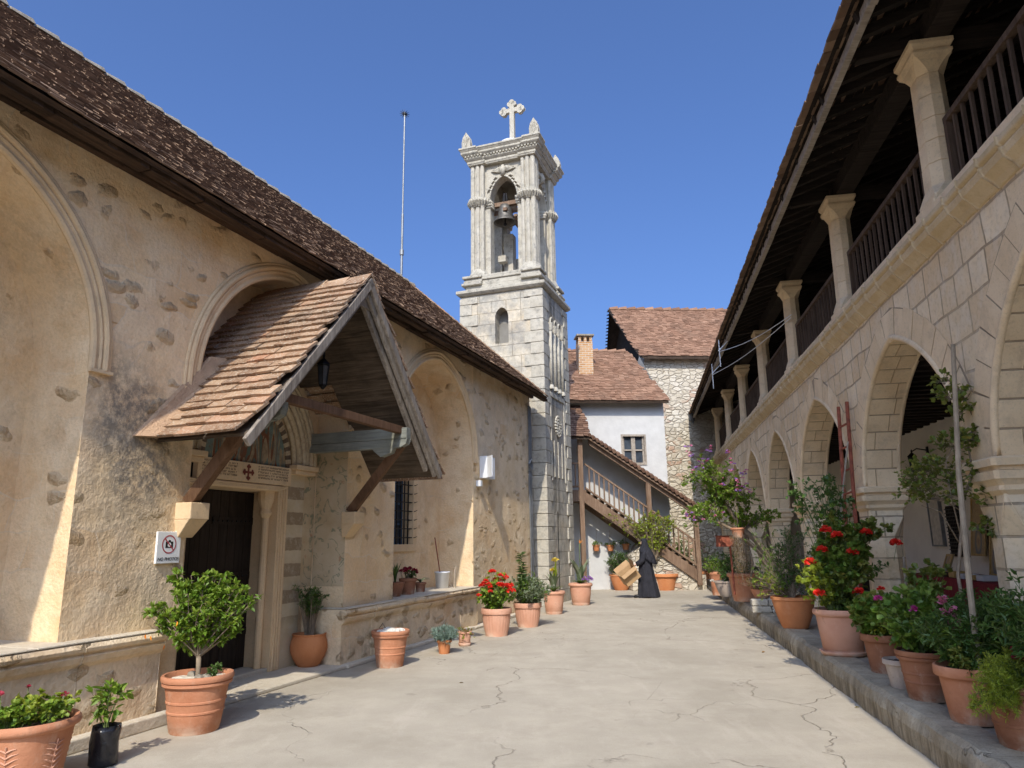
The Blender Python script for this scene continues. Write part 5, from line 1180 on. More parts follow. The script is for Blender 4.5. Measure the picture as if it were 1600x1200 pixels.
def bush(stem_mb, leaf_mb, base, cen, rad, nb=14, tw=6, lt=10, L=.05, asp=.5, shape='leaf', droop=.15, stem_r=.006, up=.5, start=.35, twl=.35, spread=1.0, tipped=.8, hole=.0):
    """woody plant: branches from the base into an ellipsoid, twigs with leaves along them"""
    base = np.array(base,float); cen = np.array(cen,float); rad = np.array(rad,float); tips = []
    for i in range(nb):
        d = rvec(1)[0]; d[2] = abs(d[2])*.9-.25 if random.random() < .8 else d[2]
        T = cen+d*rad*rng.uniform(.62,1.0); mid = (base+T)/2+np.array([rng.normal(0,.12)*rad[0],rng.normal(0,.12)*rad[1],up*.25*np.linalg.norm(T-base)])
        ts = np.linspace(0,1,7); P = bez(base+rng.normal(0,.006,3),mid,T,ts)
        if stem_mb: stem_mb.tube(P, list(np.linspace(stem_r,stem_r*.35,7)), 5, cap=False)
        for k in range(tw):
            t = rng.uniform(start,1.0) if k else 1.0; q = bez(base,mid,T,np.array([t]))[0]
            td = nrm((rvec(1)*spread+nrm(((q-cen)/rad)[None])*.7+np.array([[0,0,up*.6]])))[0]; tl = twl*rad.mean()*rng.uniform(.5,1.1); E_ = q+td*tl
            if stem_mb: stem_mb.tube([q,(q+E_)/2+rng.normal(0,.05,3)*tl,E_], [stem_r*.4,stem_r*.3,stem_r*.18], 4, cap=False)
            n = max(2,int(lt*rng.uniform(.6,1.2))); s = rng.uniform(.1,1,n)**tipped; LP = q+td*tl*s[:,None]
            LD = rvec(n)*.9+td*.7+np.array([0,0,.25]); leaves(leaf_mb, LP, LD, L*rng.uniform(.6,1.15,n), asp, shape=shape, droop=droop)
            tips.append(E_)
    return tips
def flowerhead(mb, c, r=.035, n=16, L=.022):
    D = rvec(n); D[:,2] = np.abs(D[:,2])*.8+.0; leaves(mb, np.array(c)+D*r*.5, D+rvec(n)*.4, np.full(n,L+r*.35), .95, .1, .1, 'round')
def spray(mb, base, n, L, w, arch=.5, up=1.0, seg=5, lean=None):
    """strap leaves arching from a crown"""
    for i in range(n):
        az = rng.uniform(0,2*math.pi); d = np.array([math.cos(az),math.sin(az),0]); l = L*rng.uniform(.65,1.1); P = []
        for k in range(seg+1):
            t = k/seg; P.append(np.array(base)+d*l*arch*t*(.5+.7*t)+np.array([0,0,l*(up*t-arch*.75*t*t)]))
        S_ = np.cross(d,[0,0,1.]); v = []
        for k,p in enumerate(P):
            ww = w*math.sin(math.pi*(.12+.88*k/seg)**.8)*.5+.001; v += [p-S_*ww+np.array([0,0,ww*.4]), p, p+S_*ww+np.array([0,0,ww*.4])]
        f = [(3*k+j,3*k+j+1,3*k+j+4,3*k+j+3) for k in range(seg) for j in (0,1)]; mb.add(v, f, rng.random())
def pot_mesh(kind, R_, H):
    m = MB(); n = 40
    if kind == 'classic':   # banded rim and body rings
        pr = [(.01,0),(.66,0),(.68,.02),(.69,.08),(.705,.09),(.76,.34),(.785,.35),(.785,.38),(.77,.39),(.80,.52),(.825,.53),(.825,.56),(.81,.57),(.87,.80),(.93,.81),(.96,.83),(.96,.87),(.93,.885),(.985,.90),(1.0,.93),(1.0,.97),(.97,1.0),(.90,1.0),(.87,.96),(.85,.88)]
    elif kind == 'plain':
        pr = [(.01,0),(.66,0),(.68,.03),(.86,.80),(.97,.81),(1.0,.83),(1.0,.98),(.98,1.0),(.92,1.0),(.90,.97),(.88,.88)]
    elif kind == 'fluted':
        pr = [(.01,0),(.70,0),(.72,.04),(.72,.08),(.80,.26),(.86,.48),(.90,.72),(.91,.78),(.99,.80),(1.0,.82),(1.0,.95),(.98,1.0),(.90,1.0),(.88,.96),(.86,.88)]
    elif kind == 'urn':     # rounded belly
        pr = [(.01,0),(.52,0),(.56,.04),(.62,.06),(.66,.1),(.84,.26),(.97,.46),(1.0,.62),(.96,.78),(.88,.90),(.87,.94),(.92,.97),(.92,1.0),(.84,1.0),(.80,.95),(.80,.86)]
    elif kind == 'bowl':
        pr = [(.01,0),(.55,0),(.60,.05),(.78,.38),(.90,.70),(.95,.88),(1.0,.90),(1.0,.99),(.95,1.0),(.90,.95),(.86,.84)]
    else:                   # 'tub' smooth with wide rolled lip
        pr = [(.01,0),(.68,0),(.72,.03),(.73,.12),(.75,.13),(.84,.55),(.90,.84),(.95,.86),(1.0,.88),(1.02,.92),(1.0,.97),(.96,1.0),(.90,.98),(.87,.93),(.85,.86)]
    fl = (lambda t,j,z: .018*math.cos(26*t) if .1*H < z < .76*H else 0) if kind == 'fluted' else None
    m.lathe([(r*R_,z*H) for r,z in pr], n if kind != 'fluted' else 104, flute=fl); return m, .87*R_, .90*H
class Pot:
    def __init__(s, label, loc, R_, H, kind='plain', mat='terra', soil='soil', rz=None, group='potted plants in the courtyard', name='potted_plant', saucer=False, soil_z=None):
        s.t = thing(name, label, 'potted plant', None, loc=Vector(loc), rz=random.uniform(0,6) if rz is None else rz, group=group); s.R, s.H = R_, H
        m, ri, zs = pot_mesh(kind, R_, H); s.pot = m.build('pot', M[mat], s.t, smooth=True)
        md = s.pot.modifiers.new('edge', 'EDGE_SPLIT'); md.split_angle = R(42)
        s.z = zs; s.ri = ri
        so_ = MB(); n = 28; so_.v = [(0,0,zs+.015)]+[(ri*math.cos(2*math.pi*i/n),ri*math.sin(2*math.pi*i/n),zs+random.uniform(-.012,.008)) for i in range(n)]; so_.n = n+1; so_.f = [(0,1+i,1+(i+1)%n) for i in range(n)]; so_.r = [.5]*n
        so_.build('soil', M[soil], s.t)
        if saucer: m = MB(); m.lathe([(.01,-.0),(R_*.80,.0),(R_*.90,.045),(R_*.86,.05),(R_*.78,.02)], 36); m.build('saucer', M[mat], s.t, smooth=True)
        s.S = MB(); s.L = {}; s.F = {}
    def leaf(s, k):
        if k not in s.L: s.L[k] = MB()
        return s.L[k]
    def fl(s, k):
        mb = MB(); s.F.setdefault(k, []).append(mb); return mb
    def done(s, stem='stem'):
        if s.S.f: s.S.build('stem', M[stem], s.t, smooth=True)
        for k,mb in s.L.items():
            if mb.f: mb.build('foliage', LEAF[k], s.t)
        for k,l in s.F.items():
            for mb in l: mb.build('flower', PET[k], s.t)
        return s.t
G0 = lambda x,y,z=0: gnd(x,y,z)
# 1 wide pot, lower left
p = Pot('widest terracotta pot with leaf relief at the lower left corner, full of low green plants', G0(28,1232), .34, .46, 'tub', 'terra')
for k in range(26): an = rng.uniform(0,6.3); r = p.ri*math.sqrt(rng.random()); bush(p.S, p.leaf('bright' if k%3 else 'lime'), (r*.7*math.cos(an),r*.7*math.sin(an),p.z), (r*math.cos(an),r*math.sin(an),p.z+.10), (.09,.09,.09), 3, 3, 7, .036, .95, 'round', stem_r=.003)
for q in ((.26,.1,.62),(.1,-.2,.58),(-.1,.15,.64)): flowerhead(p.fl('dark'), q, .018, 10, .016); p.S.tube([(q[0]*.8,q[1]*.8,p.z),q], .003, 4)
m = MB()
for j in range(6):
    a0 = j*math.pi/3
    for sg in (-1,1):
        for k in range(7):
            t = k/7; z = .07+.27*t; r = .235+.075*(z/.46)*1.05; l = .075*(1-t*.6); P_ = []
            for u in (0,.5,1): an = a0+sg*u*l/r*1.6; P_.append(((r+.012)*math.cos(an),(r+.012)*math.sin(an),z+u*l*1.1-.02*u*u))
            m.tube(P_, [.007,.006,.002], 4)
    m.tube([((.245)*math.cos(a0),.245*math.sin(a0),.06),(.305*math.cos(a0),.305*math.sin(a0),.34)], .006, 4)
m.build('leaf_relief', M['terra_pale'], p.pot); p.done('stem_green')
# 2 black nursery bag
t = thing('potted_plant', 'young bright green plant in a black plastic nursery bag near the lower left corner', 'potted plant', None, loc=G0(160,1196), rz=.4, group='potted plants in the courtyard')
m = MB(); fl = lambda t_,j,z: .05*math.sin(3*t_+j*1.3)+.04*math.sin(7*t_-j*2.1); m.lathe([(.01,0),(.085,0),(.10,.02),(.102,.09),(.10,.17),(.103,.25),(.098,.29),(.094,.27),(.09,.25),(.01,.245)], 30, flute=fl); m.build('nursery_bag', M['plastic_black'], t, smooth=True)
S_,L_ = MB(),MB()
bush(S_, L_, (0,0,.25), (0,0,.45), (.17,.17,.17), 9, 4, 4, .075, .62, 'leaf', .3, stem_r=.004, up=.7)
S_.build('stem', M['stem_green'], t, smooth=True); L_.build('foliage', LEAF['bright'], t)
# 3 the big citrus-like tree in a ringed pot
p = Pot('small bushy tree with glossy leaves in a big ringed terracotta pot before the church door', G0(303,1141), .315, .49, 'classic', 'terra', 'sand', name='potted_tree')
for k in range(30): an = rng.uniform(0,6.3); r = p.ri*math.sqrt(rng.random())*.9; p.S.lathe([(.001,.0),(.03,.012),(.001,.03)],6,(0,0,0)) if 0 else None
st_ = [((0,0,p.z-.05),(.01,0,p.z+.10),(.0,.01,p.z+.22))]
p.S.tube([(0,0,p.z-.05),(.008,.0,p.z+.08),(.0,.008,p.z+.20)], [.026,.022,.022], 10)
inv_r = -p.t.rotation_euler.z
def loc_(dx, dy, dz): v = Matrix.Rotation(inv_r,4,'Z') @ Vector((dx,dy,dz)); return np.array(v)
for c,rd,nb in (((-.03,.0,1.10),(.42,.36,.28),22),((.26,.0,1.13),(.30,.24,.24),14),((-.34,.02,1.02),(.32,.2,.13),12),((-.12,-.05,.82),(.22,.2,.15),10),((.12,.05,.85),(.2,.2,.12),8),((-.22,0,1.34),(.14,.12,.14),5),((.1,0,1.32),(.2,.16,.10),8)):
    bush(p.S, p.leaf('bright'), (0,.008,p.z+.19), loc_(c[0],c[1],c[2]), rd, nb+2, 7, 12, .060, .5, 'leaf', .05, stem_r=.009, up=.15, start=.55, twl=.22)
for q in ((-.42,-.2,.86),(-.36,-.22,.85),(-.1,-.3,.98),(-.2,-.3,.78)): leaves(p.fl('orange'), [loc_(*q)], [[0,0,-1]], [.045], .6)
sm = p.leaf('dark'); bush(None, sm, loc_(.17,-.05,p.z), loc_(.17,-.05,p.z+.08), (.06,.06,.11), 10, 5, 8, .03, .5)
m = MB()
for q in ((.05,-.1,.03),(.10,-.06,.025),(-.1,.1,.02)): v = loc_(*q); m.lathe([(.001,.0),(.055,.012),(.045,.04),(.001,.055)], 8, (v[0],v[1],p.z), 1.2, .8)
m.build('stone', M['mortar'], p.t); p.done()
# 4 rounded pot by the door
p = Pot('rounded orange pot with an upright dark shrub right of the church door', G0(481,1041,.04), .245, .42, 'urn', 'terra_orange')
for i in range(26): an = rng.uniform(0,6.3); sp_ = rng.uniform(.05,.24); bush(p.S, p.leaf('dark' if i%3 else 'mid'), (.05*math.cos(an),.05*math.sin(an),p.z), (sp_*math.cos(an),sp_*math.sin(an),p.z+rng.uniform(.38,.62)), (.03,.03,.12), 3, 6, 6, .04, .35, 'leaf', .1, stem_r=.005, up=.9, start=.55, twl=.9)
p.done()
# 5 pot of stones
p = Pot('ringed terracotta pot holding white stones and a curled dry stalk below the church bench', G0(609,1041), .262, .47, 'classic', 'terra', name='pot_of_stones')
m = MB()
for i in range(9):
    an = rng.uniform(0,6.3); r = .15*math.sqrt(rng.random()); s1,s2 = rng.uniform(.04,.09),rng.uniform(.03,.06); m.lathe([(.001,0),(s1,.02),(s1*.8,s2),(.001,s2*1.3)], 7, (r*math.cos(an),r*math.sin(an),p.z+.01), 1.1,.8)
v = loc_(0,0,0); m.build('white_stones', simple('chalk_stone', (.66,.63,.56), .9, .15, 8, .02), p.t)
p.S.tube([(.05,0,p.z),(.2,-.05,p.z+.12),(.33,-.1,p.z+.02),(.42,-.12,p.z-.16)], [.01,.008,.006,.004], 6); p.done()
# 6,7 small ones
p = Pot('small round orange pot with a blue-grey carnation clump', G0(694,1021), .115, .20, 'plain', 'terra_orange')
for i in range(3): bush(None, p.leaf('blue'), (0,0,p.z), (0,0,p.z+.10), (.19,.19,.13), 60, 3, 9, .065, .12, 'needle', .1, up=.3, start=.3, twl=.2)
for i in range(6): v = rvec(1)[0]; flowerhead(p.fl('dark'), (v[0]*.17,v[1]*.17,p.z+.02+.14*abs(v[2])), .012, 8, .014)
p.done()
p = Pot('small pale clay pot with trailing succulents beside the blue-grey clump', G0(726,1009), .115, .22, 'tub', 'terra_pale', saucer=True)
for i in range(22): an = rng.uniform(0,6.3); bush(p.S, p.leaf('lime' if i%2 else 'rust'), (.07*math.cos(an),.07*math.sin(an),p.z), (.12*math.cos(an),.12*math.sin(an),p.z+rng.uniform(-.1,.08)), (.05,.05,.05), 2, 3, 5, .026, .6, stem_r=.002)
for i in range(5): an = rng.uniform(0,6.3); flowerhead(p.fl('dark'), (.13*math.cos(an),.13*math.sin(an),p.z-.03), .012, 8, .012)
p.done()
def geranium(p, cen, rad, fl, nf, leafk='mid', nb=40, L=.055, fr=.042):
    tips = bush(p.S, p.leaf(leafk), (0,0,p.z), cen, rad, nb, 5, 6, L, .98, 'round', .05, stem_r=.006, up=.5, start=.3, twl=.3)
    for i in range(nf):
        d = rvec(1)[0]; d[2] = abs(d[2])*.9; q = np.array(cen)+d*np.array(rad)*1.02; b = q-np.array([d[0]*.05,d[1]*.05,.16]); p.S.tube([b,q], .003, 4, cap=False); flowerhead(p.fl(fl), q, fr*rng.uniform(.7,1.15), 26, .024)
# 8-11 row by the rubble wall and tower
p = Pot('fluted pale terracotta pot of bright red geraniums by the church wall', G0(776,993), .275, .47, 'fluted', 'terra_pale')
geranium(p, (0,0,p.z+.26), (.36,.34,.30), 'red', 26, 'bright', 50, .055, .055); geranium(p, (0,0,p.z+.5), (.2,.2,.2), 'red', 6, 'lime', 10, .05, .045); p.done('stem_green')
p = Pot('fluted pot under a grey-green variegated bush with a tall leafy spike', G0(825,979), .275, .45, 'fluted', 'terra_pale')
bush(p.S, p.leaf('olive'), (0,0,p.z), (0,0,p.z+.30), (.50,.46,.34), 60, 6, 11, .055, .42, 'leaf', .1, stem_r=.006, up=.3, start=.3, twl=.3)
bush(None, p.leaf('mid'), (0,0,p.z), (0,0,p.z+.26), (.44,.4,.30), 30, 5, 9, .055, .42)
for (dx,hh) in ((-.12,1.0),(.0,.72)):
    b = loc_(dx,.1,p.z); b = np.array([dx,.1,p.z]); p.S.tube([b,b+np.array([0,0,hh])], [.012,.006], 6)
    zz = rng.uniform(.35,1.0,90)*hh; an = rng.uniform(0,6.3,90); leaves(p.leaf('dark'), b+np.stack([0*zz,0*zz,zz],1), np.stack([np.cos(an),np.sin(an),np.full(90,.35)],1), np.full(90,.13), .26, droop=.2)
p.done('stem_green')
p = Pot('pale terracotta pot with yellow canna flowers between the variegated bush and the tower', G0(866,959), .26, .50, 'tub', 'terra_pale')
spray(p.leaf('mid'), (0,0,p.z), 40, .30, .02, .7); spray(p.leaf('olive'), (0,0,p.z), 12, .62, .09, .35); spray(p.leaf('lime'), (-.03,0,p.z+.05), 5, .85, .08, .2)
for i in range(14): v = rvec(1)[0]; flowerhead(p.fl('white'), (v[0]*.2,v[1]*.2,p.z+.08+.1*abs(v[2])), .012, 6, .014)
flowerhead(p.fl('yellow'), (-.08,0,p.z+.72), .035, 12, .07); flowerhead(p.fl('yellow'), (.05,.05,p.z+.5), .03, 12, .06); p.done('stem_green')
p = Pot('pale terracotta pot with a bird of paradise plant and purple flowers at the tower corner', G0(908,945), .31, .54, 'tub', 'terra_pale')
spray(p.leaf('olive'), (0,.0,p.z), 14, .85, .15, .30); spray(p.leaf('mid'), (0,0,p.z), 60, .28, .02, .8)
for i in range(50): v = rvec(1)[0]; q = (.18+v[0]*.14,-.05+v[1]*.16,p.z+.12+.10*abs(v[2])); vv = Matrix.Rotation(-p.t.rotation_euler.z,4,'Z') @ Vector(q); flowerhead(p.fl('lilac'), tuple(vv), .016, 8, .018)
p.S.tube([(0,0,p.z),(-.02,.03,p.z+.7),(-.05,.05,p.z+1.05)], [.01,.008,.012], 6); leaves(p.fl('orange'), [[-.05,.05,p.z+1.05]]*5, rvec(5)+[0,0,1.2], [.12]*5, .2); p.done('stem_green')
# bench pots and bucket
def onbench(s, d): return Matrix.Rotation(R(-20),4,'Z') @ Vector((d, s, .768))
p = Pot('dark clay pot with upright aloe spikes on the church bench, nearest the pier', onbench(10.75,-6.02), .16, .23, 'bowl', 'terra_dark', group='pots standing on the church bench'); spray(p.leaf('dark'), (0,0,p.z), 30, .38, .035, .22); p.done()
p = Pot('brown clay pot with small crimson flowers in the middle of the bench pots', onbench(11.2,-6.02), .155, .27, 'plain', 'terra_dark', group='pots standing on the church bench')
geranium(p, (0,0,p.z+.1), (.15,.15,.10), 'dark', 18, 'dark', 12, .03, .022); p.done()
p = Pot('smallest brown pot with a spiky agave on the church bench', onbench(11.72,-6.05), .105, .17, 'plain', 'terra_dark', group='pots standing on the church bench'); spray(p.leaf('olive'), (0,0,p.z), 16, .22, .035, .9); p.done()
bk = thing('bucket', 'white plastic bucket holding a thin stick at the end of the church bench', 'bucket', None, loc=onbench(12.75,-6.12)); m = MB(); m.lathe([(.01,0),(.115,0),(.14,.28),(.152,.285),(.152,.31),(.135,.31),(.11,.01)], 28); m.build('bucket_body', M['white_metal'], bk, smooth=True)
sk = MB(); sk.tube([(0,.0,.02),(-.16,.12,.95)], .011, 6); so2 = sk.build('stick', M['rust']); so2.location = onbench(12.75,-6.12); tag(so2, 'thin dark stick leaning in the white bucket on the bench', 'stick')
sk = MB(); m = MB(); m.tube([(0,0,.0),(.0,.0,.3),(.03,.02,.42)], [.03,.02,.006], 6); so3 = m.build('rag', M['bamboo']); so3.location = onbench(12.95,-5.95); tag(so3, 'short pale brush standing beside the white bucket', 'brush')
# far pots by the stair
p = Pot('round terracotta pot with a clipped dark green bush in front of the white house wall', G0(971,922), .37, .50, 'bowl', 'terra_orange', group='pots below the outside stair')
bush(p.S, p.leaf('dark'), (0,0,p.z), (0,0,p.z+.42), (.46,.42,.44), 60, 6, 12, .055, .5); bush(None, p.leaf('olive'), (0,0,p.z), (0,0,p.z+.44), (.46,.42,.44), 30, 5, 8, .055, .5); p.done()
p = Pot('square shouldered terracotta pot with a yellowing climber half hidden behind the nun', G0(1040,922), .43, .52, 'plain', 'terra_orange', group='pots below the outside stair')
bush(p.S, p.leaf('lime'), (0,0,p.z), (-.2,.2,p.z+1.0), (.55,.3,.95), 60, 7, 9, .06, .6, stem_r=.008, start=.3); bush(None, p.leaf('mid'), (0,0,p.z), (-.3,.2,p.z+1.5), (.7,.3,.6), 40, 6, 8, .06, .6)
p.t.rotation_euler.z = 0; p.done()
p = Pot('terracotta pot with a tall thin climber against the stair rail', G0(1074,920), .34, .48, 'tub', 'terra_orange', group='pots below the outside stair'); p.t.rotation_euler.z = 0
bush(p.S, p.leaf('mid'), (0,0,p.z), (-.1,.1,p.z+.7), (.32,.25,.8), 36, 6, 8, .06, .5); bush(None, p.leaf('dark'), (0,0,p.z), (-.1,.1,p.z+.6), (.3,.25,.7), 26, 6, 8, .06, .5); p.done()
p = Pot('terracotta pot with a thin shrub by the downpipe at the far end of the kerb', G0(1107,916), .34, .50, 'plain', 'terra_orange', group='pots below the outside stair'); p.t.rotation_euler.z = 0
bush(p.S, p.leaf('mid'), (0,0,p.z), (.0,0,p.z+.6), (.3,.25,.7), 16, 5, 6, .05, .4); p.done()
# hanging pots on the white wall
def hang(lab, px, py, nfl):
    lx = Vector((0,0,0)); d = cray(px,py); n85 = Vector((math.cos(R(85)),-math.sin(R(85)),0)); P0_ = Vector((3,24.6,0))+n85*.16
    t_ = (P0_-Vector((0,0,CAMH))).dot(n85)/d.dot(n85); Q = Vector((0,0,CAMH))+d*t_
    p = Pot(lab, Q, .13, .20, 'plain', 'terra_orange', group='pots hanging on the white wall', name='hanging_pot'); bush(None, p.leaf('mid'), (0,0,p.z), (0,0,p.z+.05), (.26,.14,.12), 12, 4, 5, .05, .5)
    for i in range(nfl): v = rvec(1)[0]; flowerhead(p.fl('white'), (v[0]*.15,v[1]*.1,p.z+.08), .02, 8, .02)
    p.S.tube([(0,.0,p.z),(0,.02,p.z+.5)], .006, 4); p.done()
hang('leftmost small hanging pot on the white house wall', 932, 861, 0); hang('middle hanging pot with white flowers on the white house wall', 954, 861, 8); hang('rightmost hanging pot on the white wall, beside the rubble base', 978, 859, 0)
# climber on the stair rail
cl2 = MB(); cs = MB(); B0 = Vector((4.6,23.55,2.0)); bush(cs, cl2, (4.5,23.5,.9), (4.5,23.35,2.05), (.75,.25,.55), 60, 6, 9, .07, .7, stem_r=.01); bush(cs, cl2, (4.2,23.5,1.4), (3.3,23.4,2.3), (.5,.1,.5), 12, 4, 6, .06, .6)
t = thing('climbing_plant', 'leafy climber hanging over the middle post of the stair rail', 'climber', None, loc=Vector((4.5,23.5,.9))); OFF[t.name] = Vector((4.5,23.5,.9)); cs.build('stem', M['stem'], t); cl2.build('foliage', LEAF['lime'], t)

# ---- plants on the arcade walkway (local frame R, level PH)
def WA(s, d): return Matrix.Rotation(R(-10),4,'Z') @ Vector((d, s, PH))
ZK = PH
GA = 'pots lined up along the arcade kerb'
def on(x, y, push=0): q = gnd(x,y,ZK); u = Matrix.Rotation(R(-10),4,'Z') @ Vector((1,0,0)); return q+u*push
p = Pot('slim terracotta pot with white speckled greenery at the far end of the kerb row', gnd(1122,930,.12), .20, .62, 'tub', 'terra', group=GA); p.t.rotation_euler.z = 0; bush(p.S, p.leaf('bright'), (0,0,p.z), (0,0,p.z+.15), (.4,.35,.3), 40, 5, 8, .05, .6); bush(None, p.leaf('dark'), (0,0,p.z), (.3,.2,p.z+.3), (.5,.35,.35), 40, 5, 8, .05, .6)
for i in range(5): v = rvec(1)[0]; flowerhead(p.fl('white'), (v[0]*.25,-.3,p.z-.1+v[2]*.15), .03, 10, .03)
p.done()
p = Pot('whitish bowl pot with grassy leaves behind the far end of the kerb', gnd(1139,932,.2), .34, .38, 'bowl', 'terra_white', group=GA); spray(p.leaf('olive'), (0,0,p.z), 60, .5, .03, .55); bush(None, p.leaf('dark'), (0,0,p.z), (0,.2,p.z+.3), (.4,.3,.4), 30, 5, 8, .06, .6); p.done()
p = Pot('deep terracotta pot under the lilac tree beyond the stone block planter', on(1166,939), .37, .60, 'tub', 'terra', group=GA); spray(p.leaf('dark'), (0,0,p.z), 60, .3, .02, .6); bush(p.S, p.leaf('dark'), (0,0,p.z), (.1,0,p.z+.15), (.4,.35,.2), 26, 5, 8, .04, .6); p.done()
# low stone block edging
bl = thing('stone_block_edging', 'whitewashed stacked block edging under a small bowl on the kerb', 'edging', None, loc=on(1195,957,.1), rz=R(-10))
m = MB()
for j,(z0,z1) in enumerate(((0,.12),(.125,.24))):
    x = -.33
    while x < .55: l = random.uniform(.28,.42); m.box(x,min(x+l-.01,.6),-.11+random.uniform(-.01,.01),.11,z0,z1); x += l
m.build('blocks', simple('limewashed_block', (.42,.385,.32), .9, .15, 5, .02), bl, bevel=.02)
p = Pot('shallow clay bowl with reddish dry leaves on the stone block edging', on(1182,955,.12)+Vector((0,0,.245)), .20, .16, 'bowl', 'terra', group=GA); p.t.rotation_euler.z = 0
bush(p.S, p.leaf('rust'), (0,0,p.z), (-.08,0,p.z+.12), (.3,.22,.16), 40, 4, 6, .035, .6); bush(None, p.leaf('lime'), (0,0,p.z), (.3,0,p.z+.25), (.22,.22,.3), 24, 4, 6, .045, .6); p.done()
p = Pot('wide smooth terracotta bowl pot with a loose thin-leaved shrub before the third pier', on(1240,981,.03), .33, .47, 'bowl', 'terra_orange', group=GA); p.t.rotation_euler.z = 0
bush(p.S, p.leaf('dark'), (0,0,p.z), (.12,.1,p.z+.65), (.38,.4,.62), 60, 7, 8, .04, .55, stem_r=.006, start=.25); bush(p.S, p.leaf('mid'), (0,0,p.z), (-.35,.0,p.z+.35), (.25,.25,.45), 26, 5, 7, .04, .6); bush(p.S, p.leaf('mid'), (0,0,p.z), (-.3,.2,p.z+.9), (.3,.2,.4), 14, 5, 6, .045, .6); bush(p.S, p.leaf('lime'), (0,0,p.z), (-.45,-.1,p.z+.2), (.18,.18,.25), 14, 4, 6, .04, .65); p.done()
p = Pot('large lipped terracotta pot on a saucer with tall red geraniums and a rose', on(1313,1022,.04), .30, .52, 'tub', 'terra_pale', group=GA, saucer=True); p.t.rotation_euler.z = 0
bush(p.S, p.leaf('vine'), (.0,.05,p.z), (.10,.05,p.z+.60), (.32,.3,.60), 50, 6, 7, .06, .98, 'round', .05, stem_r=.007, up=.6, start=.2)
bush(p.S, p.leaf('mid'), (.0,.05,p.z), (.12,.05,p.z+.70), (.34,.3,.62), 46, 6, 7, .06, .98, 'round', .05, stem_r=.007, up=.6, start=.3)
bush(p.S, p.leaf('lime'), (-.1,-.05,p.z), (-.30,-.08,p.z+.42), (.17,.15,.38), 30, 5, 6, .05, .98, 'round', .05, stem_r=.005)
bush(p.S, p.leaf('vine'), (.2,.05,p.z+.6), (.58,.05,p.z+.98), (.22,.15,.14), 20, 5, 6, .055, .98, 'round', .05, stem_r=.005)
bush(p.S, p.leaf('dark'), (.1,.15,p.z), (.0,.2,p.z+1.45), (.42,.25,.30), 26, 6, 7, .06, .6, stem_r=.007, start=.6); bush(p.S, p.leaf('dark'), (.3,.15,p.z+.3), (.62,.1,p.z+.52), (.16,.1,.08), 6, 4, 5, .05, .6)
bush(None, p.leaf('mid'), (.1,0,p.z), (.24,-.05,p.z+.06), (.2,.15,.12), 18, 4, 6, .06, .98, 'round')
for q in ((-.33,-.1,.98-.02),(-.02,-.2,1.27),(-.17,-.1,1.10),(.12,-.25,1.07),(.36,-.15,1.30),(.76,-.05,1.17),(-.10,-.1,1.44-.1),(.14,-.25,.62),(-.3,-.2,.60)):
    q = np.array(q); q[2] = q[2]+PH*0; flowerhead(p.fl('red'), q+np.array([0,0,.10]), .060, 40, .030); p.S.tube([q+np.array([0,.1,-.1]),q+np.array([0,0,.08])], .003, 4, cap=False)
flowerhead(p.fl('magenta'), (.42,-.25,.60), .05, 34, .028); flowerhead(p.fl('red'), (.46,-.15,.74), .035, 24, .024); p.done('stem_green')
# next in line
p = Pot('brown ringed terracotta pot of pink geraniums directly in front of the big lipped pot', on(1375,1050,.07), .22, .38, 'plain', 'terra_dark', group=GA); p.t.rotation_euler.z = 0
geranium(p, (.04,.0,p.z+.22), (.32,.25,.26), 'magenta', 2, 'vine', 44, .06, .05); bush(None, p.leaf('mid'), (0,0,p.z), (.06,0,p.z+.22), (.34,.25,.27), 40, 5, 7, .06, .98, 'round', .05); flowerhead(p.fl('orange'), (.02,-.28,p.z+.03), .035, 24, .022); bush(None, p.leaf('lime'), (-.1,-.1,p.z), (-.12,-.22,p.z+.06), (.12,.08,.06), 8, 3, 5, .035, .6); p.done('stem_green')
p = Pot('little lime-stained clay pot squeezed between two brown pots on the kerb', on(1404,1074,.045), .155, .25, 'plain', 'terra_white', group=GA); p.done()
p = Pot('banded brown terracotta pot with tall straggly geranium stems, fifth from the near end', on(1440,1092,.06), .225, .40, 'classic', 'terra_dark', group=GA); p.t.rotation_euler.z = 0
geranium(p, (-.02,.05,p.z+.30), (.30,.28,.34), 'magenta', 4, 'mid', 46, .06, .032); bush(p.S, p.leaf('vine'), (0,.1,p.z), (.25,.2,p.z+.66), (.22,.15,.14), 12, 5, 6, .06, .98, 'round')
m = MB()
for i in range(14): an = rng.uniform(0,6.3); m.lathe([(.001,0),(.02,.008),(.001,.022)], 6, (.17*math.cos(an),.17*math.sin(an),p.z+.01))
m.build('pebbles', M['mortar'], p.t); p.done('stem_green')
p = Pot('flaring brown pot with orange rim and dense dark foliage near the front of the kerb', on(1508,1127,.07), .235, .40, 'plain', 'terra', group=GA); p.t.rotation_euler.z = 0
bush(p.S, p.leaf('dark'), (0,0,p.z), (.14,.1,p.z+.32), (.38,.32,.36), 90, 7, 9, .055, .4, 'leaf', .3, stem_r=.006, up=.4); bush(p.S, p.leaf('mid'), (0,0,p.z), (.1,.05,p.z+.25), (.3,.3,.3), 16, 5, 7, .06, .35, 'leaf', .3); bush(None, p.leaf('vine'), (-.1,-.1,p.z), (-.05,-.12,p.z+.12), (.15,.1,.12), 12, 4, 6, .05, .4)
p.done('stem_green')
p = Pot('ringed brown pot with feathery lime green foliage and crimson flowers at the lower right', on(1585,1166,.09), .245, .40, 'classic', 'terra_dark', group=GA); p.t.rotation_euler.z = 0
